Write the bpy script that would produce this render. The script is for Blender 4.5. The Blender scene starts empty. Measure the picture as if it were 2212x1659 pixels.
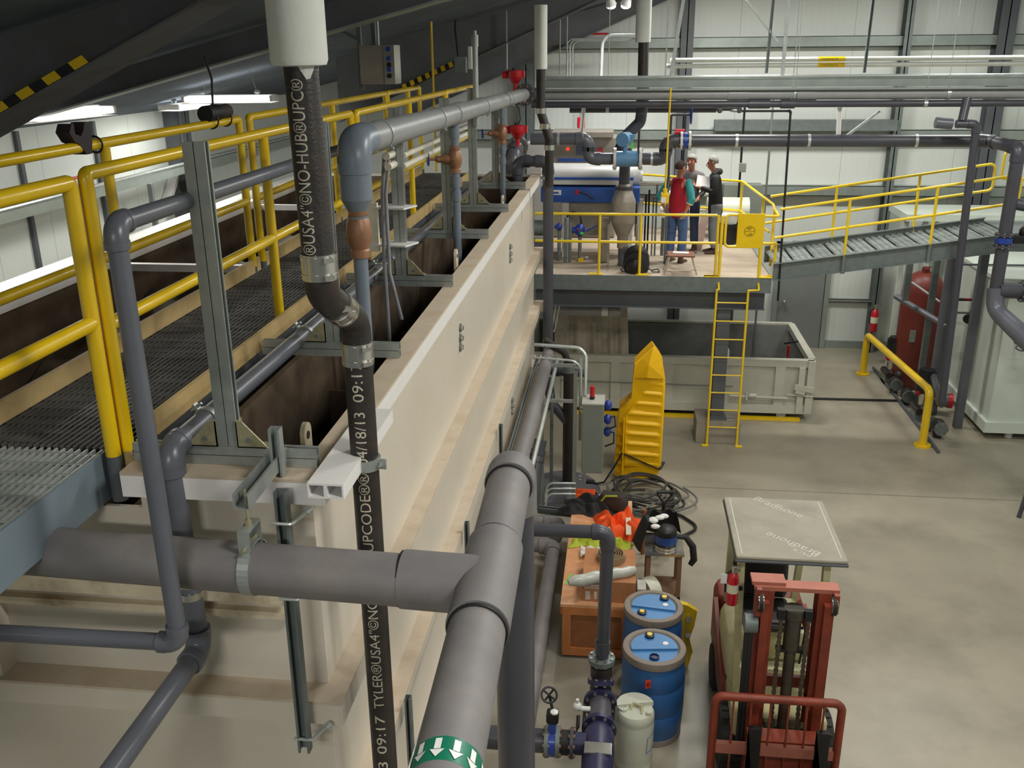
import bpy, bmesh, math, random
from mathutils import Vector, Matrix
random.seed(7)
C = bpy.context.scene.collection
V = Vector
PI = math.pi
# ---------------------------------------------------------------- camera
FPX, CAMH = 2030.0, 6.0
_p, _y, _r = (math.radians(a) for a in (19.47, -6.83, -.54))
_B = Matrix(((1, 0, 0), (0, 0, -1), (0, 1, 0)))
_Ry = Matrix(((math.cos(_y), 0, -math.sin(_y)), (0, 1, 0), (math.sin(_y), 0, math.cos(_y))))
_Rp = Matrix(((1, 0, 0), (0, math.cos(_p), -math.sin(_p)), (0, math.sin(_p), math.cos(_p))))
_Rr = Matrix(((math.cos(_r), -math.sin(_r), 0), (math.sin(_r), math.cos(_r), 0), (0, 0, 1)))
MC = _Rr @ _Rp @ _Ry @ _B
CAM = V((0, 0, CAMH))
cd = bpy.data.cameras.new('camera'); cam = bpy.data.objects.new('camera', cd); C.objects.link(cam)
cd.sensor_width = 36; cd.lens = FPX / 2212 * 36; cd.clip_start = .05; cd.clip_end = 200
m = Matrix((MC[0], -MC[1], -MC[2])).transposed().to_4x4(); m.translation = CAM
cam.matrix_world = m
bpy.context.scene.camera = cam

def at(px, py, x=None, y=None, z=None):
    """point of the place where a sight line of the survey photo meets a plane"""
    d = MC.transposed() @ V(((px - 1106) / FPX, (py - 829.5) / FPX, 1))
    t = x / d.x if x is not None else y / d.y if y is not None else (z - CAMH) / d.z
    return CAM + d * t

# ---------------------------------------------------------------- materials
def lin(c): return tuple(((v / 255) / 12.92 if v <= 10 else ((v / 255 + .055) / 1.055) ** 2.4) for v in c)
MATS = {}
def mat(name, col, rough=.5, metal=0., var=.12, scale=6., dirt=None, dirt_amt=.35, dirt_scale=2.5, bump=0., bscale=60., emit=0., coat=0., spec=.5):
    if name in MATS: return MATS[name]
    mt = bpy.data.materials.new(name); mt.use_nodes = True
    nt = mt.node_tree; N = nt.nodes; L = nt.links
    b = N['Principled BSDF']
    c = lin(col)
    b.inputs['Roughness'].default_value = rough; b.inputs['Metallic'].default_value = metal
    b.inputs['Specular IOR Level'].default_value = spec
    if coat: b.inputs['Coat Weight'].default_value = coat; b.inputs['Coat Roughness'].default_value = .12
    tc = N.new('ShaderNodeTexCoord')
    n1 = N.new('ShaderNodeTexNoise'); n1.inputs['Scale'].default_value = scale; n1.inputs['Detail'].default_value = 5
    L.new(tc.outputs['Object'], n1.inputs['Vector'])
    r1 = N.new('ShaderNodeValToRGB')
    r1.color_ramp.elements[0].position = .3; r1.color_ramp.elements[1].position = .7
    r1.color_ramp.elements[0].color = (*[v * (1 - var) for v in c], 1)
    r1.color_ramp.elements[1].color = (*[min(1, v * (1 + var)) for v in c], 1)
    L.new(n1.outputs['Fac'], r1.inputs['Fac'])
    out = r1.outputs['Color']
    if dirt:
        n2 = N.new('ShaderNodeTexNoise'); n2.inputs['Scale'].default_value = dirt_scale; n2.inputs['Detail'].default_value = 8; n2.inputs['Roughness'].default_value = .65
        L.new(tc.outputs['Object'], n2.inputs['Vector'])
        mr = N.new('ShaderNodeMapRange'); mr.inputs['From Min'].default_value = .48; mr.inputs['From Max'].default_value = .72; mr.inputs['To Max'].default_value = dirt_amt
        L.new(n2.outputs['Fac'], mr.inputs['Value'])
        mx = N.new('ShaderNodeMix'); mx.data_type = 'RGBA'
        L.new(mr.outputs['Result'], mx.inputs['Factor']); L.new(out, mx.inputs['A']); mx.inputs['B'].default_value = (*lin(dirt), 1)
        out = mx.outputs['Result']
    L.new(out, b.inputs['Base Color'])
    if bump:
        n3 = N.new('ShaderNodeTexNoise'); n3.inputs['Scale'].default_value = bscale; n3.inputs['Detail'].default_value = 3
        L.new(tc.outputs['Object'], n3.inputs['Vector'])
        bp = N.new('ShaderNodeBump'); bp.inputs['Strength'].default_value = bump; bp.inputs['Distance'].default_value = .01
        L.new(n3.outputs['Fac'], bp.inputs['Height']); L.new(bp.outputs['Normal'], b.inputs['Normal'])
    if emit:
        b.inputs['Emission Color'].default_value = (*c, 1); b.inputs['Emission Strength'].default_value = emit
    mt['out'] = 1
    MATS[name] = mt
    return mt

def ribs(mt, axis, period, depth=.012, dark=.25, width=.06):
    """panel joints: a thin dark seam and a shallow rib repeating along one axis"""
    nt = mt.node_tree; N = nt.nodes; L = nt.links; b = N['Principled BSDF']
    tc = N.new('ShaderNodeTexCoord'); sp = N.new('ShaderNodeSeparateXYZ'); L.new(tc.outputs['Object'], sp.inputs[0])
    def mth(op, a, bb=None):
        n = N.new('ShaderNodeMath'); n.operation = op
        if hasattr(a, 'links'): L.new(a, n.inputs[0])
        else: n.inputs[0].default_value = a
        if bb is not None:
            if hasattr(bb, 'links'): L.new(bb, n.inputs[1])
            else: n.inputs[1].default_value = bb
        return n.outputs[0]
    fr = mth('FRACT', mth('DIVIDE', sp.outputs[axis], period))
    seam = mth('LESS_THAN', fr, width * .12)
    fine = mth('FRACT', mth('DIVIDE', sp.outputs[axis], period / 9))
    rib = mth('PINGPONG', fine, .5)
    bp = N.new('ShaderNodeBump'); bp.inputs['Strength'].default_value = .25; bp.inputs['Distance'].default_value = depth
    L.new(rib, bp.inputs['Height']); L.new(bp.outputs['Normal'], b.inputs['Normal'])
    src = b.inputs['Base Color'].links[0].from_socket
    mx = N.new('ShaderNodeMix'); mx.data_type = 'RGBA'; L.new(src, mx.inputs['A']); mx.inputs['B'].default_value = (*[dark * .5] * 3, 1)
    L.new(mth('MULTIPLY', seam, .6), mx.inputs['Factor']); L.new(mx.outputs['Result'], b.inputs['Base Color'])

M = dict(
    concrete=mat('floor_concrete', (160, 152, 134), .38, var=.1, scale=1.1, dirt=(118, 112, 98), dirt_amt=.55, dirt_scale=.8, bump=.05, bscale=40),
    wall=mat('wall_panel_white', (216, 220, 214), .45, var=.03, scale=.7),
    wall2=mat('left_wall_panel', (216, 222, 217), .45, var=.03, scale=.7),
    ceil=mat('ceiling_liner', (112, 120, 130), .95, var=.12, scale=2, spec=.05),
    steel=mat('dark_grey_steel', (88, 92, 96), .5, var=.1, scale=3),
    rafter=mat('rafter_paint', (104, 106, 108), .85, spec=.15, var=.1, scale=3, dirt=(98, 86, 70), dirt_amt=.5),
    girt=mat('galvanised_girt', (150, 158, 152), .4, .35, var=.1, scale=4),
    cream=mat('tank_cream_paint', (214, 205, 190), .33, var=.035, scale=2, dirt=(196, 172, 138), dirt_amt=.2, dirt_scale=1.6),
    dust=mat('dusty_cream_paint', (200, 184, 162), .7, var=.07, scale=14, dirt=(150, 118, 84), dirt_amt=.4, dirt_scale=7),
    rust_dust=mat('stained_cream_paint', (214, 200, 172), .6, var=.08, scale=9, dirt=(120, 84, 48), dirt_amt=.7, dirt_scale=5),
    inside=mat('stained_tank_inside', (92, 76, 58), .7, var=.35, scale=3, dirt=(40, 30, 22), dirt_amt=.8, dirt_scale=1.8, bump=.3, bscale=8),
    sludge=mat('brown_sludge', (88, 72, 54), .6, var=.4, scale=5, dirt=(150, 140, 126), dirt_amt=.6, dirt_scale=2.2, bump=.6, bscale=6),
    white=mat('white_paint', (236, 233, 230), .4, var=.02),
    yellow=mat('yellow_paint', (236, 196, 20), .28, var=.05, scale=5, coat=.4),
    yellow2=mat('mezzanine_yellow', (240, 205, 40), .3, var=.05, scale=5, coat=.3),
    pvc=mat('grey_pvc', (96, 98, 106), .32, var=.06, scale=4),
    pvcd=mat('dusty_grey_pvc', (120, 116, 116), .6, var=.07, scale=10, dirt=(150, 140, 130), dirt_amt=.45, dirt_scale=3, bump=.03, bscale=120),
    pvclt=mat('light_grey_pvc', (150, 152, 152), .38, var=.05, scale=5, dirt=(176, 168, 156), dirt_amt=.35),
    pvcdk=mat('dark_grey_pvc', (72, 72, 80), .35, var=.07, scale=5),
    pvcbl=mat('blue_grey_pvc', (120, 130, 142), .35, var=.05, scale=5),
    iron=mat('black_cast_iron', (46, 42, 40), .45, var=.2, scale=12, dirt=(84, 58, 46), dirt_amt=.35, dirt_scale=8, bump=.25, bscale=90),
    galv=mat('galvanised_strut', (172, 178, 174), .42, .55, var=.12, scale=14),
    galvd=mat('dull_galvanised', (118, 126, 124), .5, .35, var=.12, scale=10),
    stain=mat('stainless_band', (206, 202, 194), .22, .9, var=.06, scale=20),
    zinc=mat('zinc_plated_yellow', (176, 170, 136), .4, .5, var=.2, scale=30),
    brass=mat('bronze_valve', (158, 116, 88), .45, .3, var=.15, scale=14),
    wrap=mat('white_insulation', (222, 224, 216), .65, var=.04, scale=8, bump=.15, bscale=40),
    grate=mat('grating_steel', (104, 102, 98), .45, .4, var=.25, scale=9),
    bluegrey=mat('walkway_channel_paint', (122, 136, 146), .5, var=.05, scale=5),
    wood=mat('toe_board_wood', (200, 172, 118), .6, var=.08, scale=9, dirt=(150, 124, 84), dirt_amt=.4, dirt_scale=5),
    red=mat('red_actuator', (196, 24, 40), .35, var=.08, coat=.3),
    rubber=mat('black_rubber', (26, 26, 27), .6, var=.2),
    black=mat('black_paint', (20, 20, 22), .45, var=.2),
    blue=mat('machine_blue', (40, 88, 176), .35, var=.05, coat=.2),
    valveb=mat('valve_blue', (34, 62, 150), .35, var=.1, coat=.3),
    meter=mat('meter_blue', (96, 140, 178), .35, var=.06, coat=.2),
    mach=mat('machine_light_grey', (206, 204, 200), .35, var=.03),
    stainless=mat('brushed_stainless', (150, 142, 130), .5, .3, var=.12, scale=9),
    bin=mat('dumpster_paint', (196, 194, 180), .5, var=.05, scale=3, dirt=(150, 146, 132), dirt_amt=.3),
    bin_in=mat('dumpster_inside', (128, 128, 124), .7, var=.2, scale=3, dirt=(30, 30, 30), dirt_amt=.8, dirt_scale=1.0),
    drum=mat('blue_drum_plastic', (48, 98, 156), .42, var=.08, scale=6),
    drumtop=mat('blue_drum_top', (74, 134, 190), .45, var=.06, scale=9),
    drumrim=mat('dusty_drum_rim', (142, 130, 120), .7, var=.1, scale=14),
    natural=mat('natural_white_plastic', (206, 208, 190), .4, var=.05, scale=4),
    kayak=mat('moulded_yellow_plastic', (252, 194, 12), .36, var=.04, scale=4),
    card=mat('brown_cardboard', (176, 120, 78), .8, var=.08, scale=12),
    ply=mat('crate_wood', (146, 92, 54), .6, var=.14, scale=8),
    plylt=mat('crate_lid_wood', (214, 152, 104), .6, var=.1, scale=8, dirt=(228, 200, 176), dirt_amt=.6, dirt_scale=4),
    orange=mat('hi_vis_orange', (246, 88, 24), .7, var=.08),
    lime=mat('hi_vis_lime', (172, 186, 48), .7, var=.1),
    silver=mat('reflective_tape', (226, 220, 196), .4, var=.05),
    canvas=mat('fire_hose_canvas', (150, 128, 96), .8, var=.12, scale=30),
    film=mat('clear_wrap', (186, 186, 176), .25, var=.1, scale=14),
    fork=mat('forklift_orange', (136, 56, 36), .5, var=.15, scale=7, dirt=(70, 34, 24), dirt_amt=.6, dirt_scale=5),
    forkpk=mat('faded_forklift_red', (172, 104, 86), .6, var=.1, scale=9),
    forkcr=mat('forklift_cream', (200, 196, 152), .45, var=.08, scale=4, dirt=(150, 144, 110), dirt_amt=.4),
    forkrf=mat('forklift_roof', (152, 146, 130), .7, var=.06, scale=5, dirt=(120, 118, 106), dirt_amt=.5, dirt_scale=3),
    letter=mat('faded_lettering', (186, 184, 172), .7, var=.06),
    stencil=mat('pipe_stencil', (196, 188, 168), .7, var=.15, scale=40),
    tyre=mat('tyre_rubber', (44, 44, 42), .8, var=.2),
    panel=mat('panel_grey_green', (128, 134, 126), .45, var=.04),
    paneltop=mat('panel_top_dusty', (186, 184, 176), .5, var=.04),
    redtank=mat('dark_red_tank', (108, 42, 34), .45, var=.12, scale=3),
    skid=mat('skid_white', (204, 212, 202), .45, var=.05, scale=2),
    door=mat('door_grey', (124, 128, 126), .45, var=.03),
    pier=mat('pier_concrete', (150, 142, 128), .8, var=.12, scale=5),
    deck=mat('deck_concrete', (186, 170, 150), .6, var=.08, scale=2, dirt=(150, 134, 112), dirt_amt=.5, dirt_scale=1.2),
    skin=mat('skin', (190, 130, 104), .55, var=.06, scale=30),
    denim=mat('blue_denim', (72, 96, 140), .8, var=.14, scale=24),
    denimd=mat('dark_denim', (44, 56, 82), .8, var=.12, scale=24),
    greytop=mat('grey_sweatshirt', (112, 108, 110), .85, var=.08),
    vest=mat('red_fleece_vest', (164, 22, 42), .85, var=.1),
    teal=mat('teal_shirt', (54, 142, 146), .85, var=.1),
    jacket=mat('black_jacket', (22, 22, 25), .7, var=.2),
    palejean=mat('grey_trousers', (120, 126, 132), .85, var=.1),
    hairg=mat('grey_hair', (150, 146, 140), .8, var=.15, scale=40),
    hairb=mat('brown_hair', (70, 48, 42), .8, var=.2, scale=40),
    shoe=mat('brown_leather', (78, 54, 42), .6, var=.15),
    plastic=mat('plain_white_plastic', (232, 232, 228), .4, var=.02),
    paper=mat('paper', (230, 228, 226), .8, var=.02),
    glow=mat('lamp_glow', (255, 255, 250), .4, var=0, emit=6.),
    exitg=mat('exit_sign_green', (20, 230, 130), .4, var=0, emit=1.2),
    greenband=mat('green_label', (14, 112, 84), .4, var=.03),
    hoseblk=mat('hose_black', (58, 54, 50), .6, var=.2),
    galvw=mat('bright_galvanised', (200, 206, 202), .3, .5, var=.1, scale=10),
    led_red=mat('red_led', (255, 60, 40), .4, var=0, emit=2.),
)
ribs(M['wall'], 0, 1.07); ribs(M['wall2'], 1, 1.07)

# ---------------------------------------------------------------- mesh builder
def basis(d):
    d = d.normalized(); a = V((0, 0, 1)) if abs(d.z) < .9 else V((0, 1, 0))
    u = a.cross(d).normalized(); return u, d.cross(u)
class G:
    def __init__(s): s.v = []; s.f = []; s.mi = []; s.m = 0; s.wn = False
    def add(s, vs, fs):
        o = len(s.v); s.v += [tuple(p) for p in vs]
        for f in fs: s.f.append(tuple(i + o for i in f)); s.mi.append(s.m)
        return s
    def bx(s, x0, x1, y0, y1, z0, z1):
        return s.hexa([V((x, y, z)) for z in (z0, z1) for x, y in ((x0, y0), (x1, y0), (x1, y1), (x0, y1))])
    def hexa(s, p):
        return s.add(p, [(3, 2, 1, 0), (4, 5, 6, 7), (0, 1, 5, 4), (1, 2, 6, 5), (2, 3, 7, 6), (3, 0, 4, 7)])
    def box(s, c, sz, rz=0, rx=0, ry=0, bev=0):
        R = Matrix.Rotation(rz, 3, 'Z') @ Matrix.Rotation(ry, 3, 'Y') @ Matrix.Rotation(rx, 3, 'X'); c = V(c)
        h = V(sz) / 2
        if bev:
            s.wn = True   # rounded in plan: octagonal-ish corners swept in z with chamfered rims
            b = min(bev, h.x * .9, h.y * .9, h.z * .9); pts = []
            for z, ins in ((-h.z, b), (-h.z + b * .3, b * .3), (-h.z + b, 0), (h.z - b, 0), (h.z - b * .3, b * .3), (h.z, b)):
                for sx, sy, a0 in ((1, 1, 0), (-1, 1, PI / 2), (-1, -1, PI), (1, -1, 1.5 * PI)):
                    for k in range(4):
                        a = a0 + k * PI / 6; rr = max(b - ins, .0005)
                        pts.append(c + R @ V((sx * (h.x - b) + math.cos(a) * rr, sy * (h.y - b) + math.sin(a) * rr, z)))
            n = 16; fs = [tuple(range(n - 1, -1, -1)), tuple(range(5 * n, 6 * n))]
            for j in range(5):
                for i in range(n): fs.append((j * n + i, j * n + (i + 1) % n, (j + 1) * n + (i + 1) % n, (j + 1) * n + i))
            return s.add(pts, fs)
        p = [c + R @ V((sx * h.x, sy * h.y, sz_ * h.z)) for sz_ in (-1, 1) for sx, sy in ((-1, -1), (1, -1), (1, 1), (-1, 1))]
        return s.hexa(p)
    def bar(s, p0, p1, w, h=None, up=None):
        """rectangular bar between two points; w across, h along 'up'"""
        p0, p1 = V(p0), V(p1); h = h or w; d = (p1 - p0).normalized()
        if up is None: u, v = basis(d)
        else:
            v = V(up); v = (v - d * v.dot(d)).normalized(); u = v.cross(d)
        a = [-u * w / 2 - v * h / 2, u * w / 2 - v * h / 2, u * w / 2 + v * h / 2, -u * w / 2 + v * h / 2]
        return s.hexa([p0 + q for q in a] + [p1 + q for q in a])
    def prof(s, poly, p0, p1, u, v, cap=True):
        """extrude a 2-D outline (in axes u,v) from p0 to p1"""
        u, v, p0, p1 = V(u), V(v), V(p0), V(p1); n = len(poly)
        pts = [p0 + u * a + v * b for a, b in poly] + [p1 + u * a + v * b for a, b in poly]
        fs = [(i, (i + 1) % n, n + (i + 1) % n, n + i) for i in range(n)]
        if cap: fs += [tuple(range(n - 1, -1, -1)), tuple(range(n, 2 * n))]
        return s.add(pts, fs)
    def cyl(s, p0, p1, r, r2=None, n=20, cap=True):
        p0, p1 = V(p0), V(p1); r2 = r if r2 is None else r2; u, v = basis(p1 - p0)
        c = [(math.cos(2 * PI * i / n), math.sin(2 * PI * i / n)) for i in range(n)]
        pts = [p0 + (u * a + v * b) * r for a, b in c] + [p1 + (u * a + v * b) * r2 for a, b in c]
        fs = [(i, (i + 1) % n, n + (i + 1) % n, n + i) for i in range(n)]
        if cap: fs += [tuple(range(n - 1, -1, -1)), tuple(range(n, 2 * n))]
        return s.add(pts, fs)
    def lathe(s, prof, o=(0, 0, 0), d=(0, 0, 1), n=24):
        """prof: list of (radius, height) along axis d from o"""
        o, d = V(o), V(d).normalized(); u, v = basis(d); pts = []; fs = []
        for r, h in prof:
            for i in range(n):
                a = 2 * PI * i / n; pts.append(o + d * h + (u * math.cos(a) + v * math.sin(a)) * max(r, 1e-4))
        for j in range(len(prof) - 1):
            for i in range(n): fs.append((j * n + i, j * n + (i + 1) % n, (j + 1) * n + (i + 1) % n, (j + 1) * n + i))
        fs += [tuple(range(n - 1, -1, -1)), tuple(range((len(prof) - 1) * n, len(prof) * n))]
        return s.add(pts, fs)
    def tube(s, path, r, n=10, cap=True, closed=False, flat=1.):
        P = [V(p) for p in path]; k = len(P); pts = []; fs = []
        rs = r if isinstance(r, (list, tuple)) else [r] * k
        t0 = (P[1] - P[0]).normalized(); u, v = basis(t0); prev = t0
        for i in range(k):
            if closed: t = (P[(i + 1) % k] - P[i - 1]).normalized()
            else: t = ((P[min(i + 1, k - 1)] - P[i]).normalized() + (P[i] - P[max(i - 1, 0)]).normalized())
            t = t.normalized() if t.length > 1e-6 else prev
            q = prev.rotation_difference(t); u = q @ u; v = q @ v; prev = t
            for j in range(n):
                a = 2 * PI * j / n; pts.append(P[i] + u * math.cos(a) * rs[i] + v * math.sin(a) * rs[i] * flat)
        for i in range(k if closed else k - 1):
            for j in range(n):
                a, b = i * n, ((i + 1) % k) * n; fs.append((a + j, a + (j + 1) % n, b + (j + 1) % n, b + j))
        if cap and not closed: fs += [tuple(range(n - 1, -1, -1)), tuple(range((k - 1) * n, k * n))]
        return s.add(pts, fs)
    def ball(s, c, r, n=14):
        c = V(c); r = V(r) if hasattr(r, '__len__') else V((r, r, r)); pts = []; fs = []; m_ = n // 2
        for i in range(1, m_):
            th = PI * i / m_
            for j in range(n):
                a = 2 * PI * j / n; pts.append(c + V((r.x * math.sin(th) * math.cos(a), r.y * math.sin(th) * math.sin(a), r.z * math.cos(th))))
        t = len(pts); pts += [c + V((0, 0, r.z)), c - V((0, 0, r.z))]
        for i in range(m_ - 2):
            for j in range(n): fs.append((i * n + j, (i + 1) * n + j, (i + 1) * n + (j + 1) % n, i * n + (j + 1) % n))
        for j in range(n):
            fs.append((t, j, (j + 1) % n)); fs.append((t + 1, (m_ - 2) * n + (j + 1) % n, (m_ - 2) * n + j))
        return s.add(pts, fs)
    def surf(s, fn, nu, nv, close_u=False):
        pts = [fn(i / (nu if close_u else nu - 1), j / (nv - 1)) for j in range(nv) for i in range(nu)]
        fs = [(j * nu + i, j * nu + (i + 1) % nu, (j + 1) * nu + (i + 1) % nu, (j + 1) * nu + i) for j in range(nv - 1) for i in range(nu if close_u else nu - 1)]
        return s.add(pts, fs)
W = {}
def obj(name, g, mt, parent=None, smooth=True, ang=38, label=None):
    me = bpy.data.meshes.new(name); me.from_pydata(g.v, [], g.f); me.update()
    ms = mt if isinstance(mt, (list, tuple)) else [mt]
    for x in ms: me.materials.append(x)
    me.polygons.foreach_set('material_index', g.mi)
    bm = bmesh.new(); bm.from_mesh(me); bmesh.ops.recalc_face_normals(bm, faces=bm.faces); bm.to_mesh(me); bm.free()
    if smooth:
        me.polygons.foreach_set('use_smooth', [True] * len(me.polygons)); me.set_sharp_from_angle(angle=math.radians(ang))
    o = bpy.data.objects.new(name, me); C.objects.link(o); W[o] = V((0, 0, 0))
    if g.wn: wm = o.modifiers.new('weighted', 'WEIGHTED_NORMAL'); wm.keep_sharp = True
    if parent is not None: o.parent = parent; o.location = -W[parent]
    if label: o['label'] = label
    return o
def thing(name, label, cat, loc=(0, 0, 0), group=None, local=False, rz=0):
    o = bpy.data.objects.new(name, None); C.objects.link(o); o.empty_display_size = .1
    o.location = loc; o.rotation_euler = (0, 0, rz); W[o] = V((0, 0, 0)) if local else V(loc)
    o['label'] = label; o['category'] = cat
    if group: o['group'] = group
    return o
def tag(o, label, cat, group=None, kind=None):
    o['label'] = label; o['category'] = cat
    if group: o['group'] = group
    if kind: o['kind'] = kind
    return o
def struct(name, g, mt, **k):
    o = obj(name, g, mt, **k); o['kind'] = 'structure'; return o
def dup(o, parent=None, label=None, loc=None, rz=None, group=None):
    c = o.copy(); C.objects.link(c); W[c] = W[o].copy()
    if parent is not None: c.parent = parent
    if label: c['label'] = label
    if group: c['group'] = group
    if loc is not None: c.location = loc
    if rz is not None: c.rotation_euler = (0, 0, rz)
    for ch in [x for x in bpy.data.objects if x.parent is o]: dup(ch, c)
    return c
def arc(p, a, b, R, n=7):
    """points of a fillet of radius R at corner p between directions to a and b"""
    p, a, b = V(p), V(a), V(b); da = (a - p).normalized(); db = (b - p).normalized()
    ang = da.angle(db); t = R / math.tan(ang / 2); s0 = p + da * t; s1 = p + db * t
    c = p + (da + db).normalized() * (R / math.sin(ang / 2)); out = []
    e0 = s0 - c; e1 = s1 - c; tot = e0.angle(e1); ax = e0.cross(e1).normalized()
    for i in range(n + 1): out.append(c + Matrix.Rotation(tot * i / n, 3, ax) @ e0)
    return out
def fillet(pts, R, n=5):
    out = [V(pts[0])]
    for i in range(1, len(pts) - 1): out += arc(pts[i], pts[i - 1], pts[i + 1], R, n)
    return out + [V(pts[-1])]
def run(root, pts, r, mt, bend=1.3, fit=1.14, emt=None, n=22, collar=True):
    """pipe run: straight 'pipe' children and an 'elbow' child with socket collars at each corner"""
    P = [V(p) for p in pts]; cut = [P[0]]; emt = emt or mt
    for i in range(1, len(P) - 1):
        A = arc(P[i], P[i - 1], P[i + 1], r * bend, 8); cut.append((A[0], A[-1]))
        d0 = (A[0] - P[i]).normalized(); d1 = (A[-1] - P[i]).normalized(); sl = r * .9 if collar else r * .05
        g = G(); g.tube([A[0] + d0 * sl] + A + [A[-1] + d1 * sl], r * fit, n)
        if collar:
            g.cyl(A[0] + d0 * sl * 1.02, A[0] + d0 * .1 * sl, r * fit * 1.05, n=n); g.cyl(A[-1] + d1 * sl * 1.02, A[-1] + d1 * .1 * sl, r * fit * 1.05, n=n)
        obj('elbow', g, emt, root)
    cut.append(P[-1])
    for i in range(len(P) - 1):
        a = cut[i] if i == 0 else cut[i][1]; b = cut[i + 1] if i == len(P) - 2 else cut[i + 1][0]
        obj('pipe', G().cyl(a, b, r, n=n), mt, root)
def ring(root, name, p, d, r, w, mt, n=24):
    p, d = V(p), V(d).normalized()
    return obj(name, G().cyl(p - d * w / 2, p + d * w / 2, r, n=n), mt, root)
def clamp(root, p, d, r, side, mt, w=.04):
    """strut pipe clamp: band with two ears and a bolt"""
    p, d, side = V(p), V(d).normalized(), V(side).normalized(); g = G(); g.cyl(p - d * w / 2, p + d * w / 2, r * 1.05 + .003, n=24)
    e = p + side * (r + .018); g.box(e, (.02, .02, .02)); g.bar(p + side * r * .9, p + side * (r + .035), w * .9, .012, up=d.cross(side)); g.cyl(e - d.cross(side) * .03, e + d.cross(side) * .03, .006, n=8)
    return obj('clamp', g, mt, root)
def flange(root, p, d, r, w, mt, bolts=8, bmt=None):
    p, d = V(p), V(d).normalized(); f = obj('flange', G().cyl(p - d * w / 2, p + d * w / 2, r, n=28), mt, root)
    u, v = basis(d)
    for i in range(bolts):
        a = 2 * PI * (i + .5) / bolts; q = p + (u * math.cos(a) + v * math.sin(a)) * r * .84
        obj('bolt', G().cyl(q - d * (w / 2 + .012), q + d * (w / 2 + .012), r * .085 + .004, n=6), bmt or M['stain'], f)
    return f
def textmesh(s, size, mt, name, fn, parent, lim=0):
    """lettering: flat font outline mapped by fn(x, y) onto the surface that carries it"""
    cu = bpy.data.curves.new('t', 'FONT'); cu.body = s; cu.size = size; cu.resolution_u = 3
    o = bpy.data.objects.new('t', cu); C.objects.link(o); bpy.context.view_layer.update()
    me = bpy.data.meshes.new_from_object(o.evaluated_get(bpy.context.evaluated_depsgraph_get()))
    bpy.data.objects.remove(o); bpy.data.curves.remove(cu)
    bm = bmesh.new(); bm.from_mesh(me)
    bmesh.ops.triangulate(bm, faces=bm.faces)
    if lim:
        for _ in range(5):
            e = [x for x in bm.edges if x.calc_length() > lim]
            if not e: break
            bmesh.ops.subdivide_edges(bm, edges=e, cuts=1); bmesh.ops.triangulate(bm, faces=[f for f in bm.faces if len(f.verts) > 3])
    vs = [fn(v.co.x, v.co.y) for v in bm.verts]; bm.verts.index_update()
    fs = [tuple(v.index for v in f.verts) for f in bm.faces]
    bm.free(); bpy.data.meshes.remove(me)
    g = G(); g.add(vs, fs)
    return obj(name, g, mt, parent, smooth=False)
# ================================================================ the hall
XL, YB, XR = -6.9, 19.8, 8.6
g = G(); g.bx(XL - .2, XR + .2, -3, YB + .2, -.2, 0); fl = struct('floor', g, M['concrete'])
nt = M['concrete'].node_tree; N = nt.nodes; L = nt.links
tc = N.new('ShaderNodeTexCoord'); sp = N.new('ShaderNodeSeparateXYZ'); L.new(tc.outputs['Object'], sp.inputs[0])
def mth(op, a, b=None):
    n = N.new('ShaderNodeMath'); n.operation = op
    for i, q in enumerate((a, b)):
        if q is None: continue
        if hasattr(q, 'links'): L.new(q, n.inputs[i])
        else: n.inputs[i].default_value = q
    return n.outputs[0]
jy = mth('LESS_THAN', mth('ABSOLUTE', mth('SUBTRACT', sp.outputs[1], 12.62)), .012)
bb = N['Principled BSDF']; src = bb.inputs['Base Color'].links[0].from_socket
mx = N.new('ShaderNodeMix'); mx.data_type = 'RGBA'; L.new(src, mx.inputs['A']); mx.inputs['B'].default_value = (.08, .075, .065, 1)
L.new(mth('MULTIPLY', jy, .6), mx.inputs['Factor']); L.new(mx.outputs['Result'], bb.inputs['Base Color'])
g = G(); g.bx(XL - .3, XR + .3, YB, YB + .15, 0, 10); struct('wall_back', g, M['wall'])
g = G(); g.bx(XL - .15, XL, -3, YB, 0, 5.5); struct('wall_left', g, M['wall2'])
g = G(); g.bx(XR, XR + .15, -3, YB, 0, 9.2); struct('wall_right', g, M['wall2'])
def roof(x): return 5.22 + .25 * (x - XL) if x < 4 else 5.22 + .25 * (4 - XL) - .25 * (x - 4)
g = G(); g.prof([(XL - .3, roof(XL) - .07), (4, roof(4)), (XR + .3, roof(XR) - .07), (XR + .3, roof(XR) + .2), (4, roof(4) + .25), (XL - .3, roof(XL) + .2)], (0, -3, 0), (0, YB + .1, 0), (1, 0, 0), (0, 0, 1))
struct('ceiling', g, M['ceil'])
tn = [0]
def trim(g, mt=None, **k):
    tn[0] += 1; return struct('trim_%d' % tn[0], g, mt or M['girt'], **k)
# girts along the back wall
def girt(z, x0, x1, h=.2, d=.2):
    g = G(); g.bx(x0, x1, YB - d, YB, z - .012, z); g.bx(x0, x1, YB - d, YB - d + .012, z - h, z); g.bx(x0, x1, YB - d, YB - d + .06, z - h, z - h + .012)
    trim(g)
for z, x0, x1 in ((6.23, -3.6, XR), (4.5, -3.6, XR), (3.42, -3.6, XR)): girt(z, x0, x1)
girt(1.08, 4.32, 5.2, .07, .08)
g = G(); g.bx(4.15, XR, YB - .05, YB, 0, .16); trim(g, M['girt'])
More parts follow.
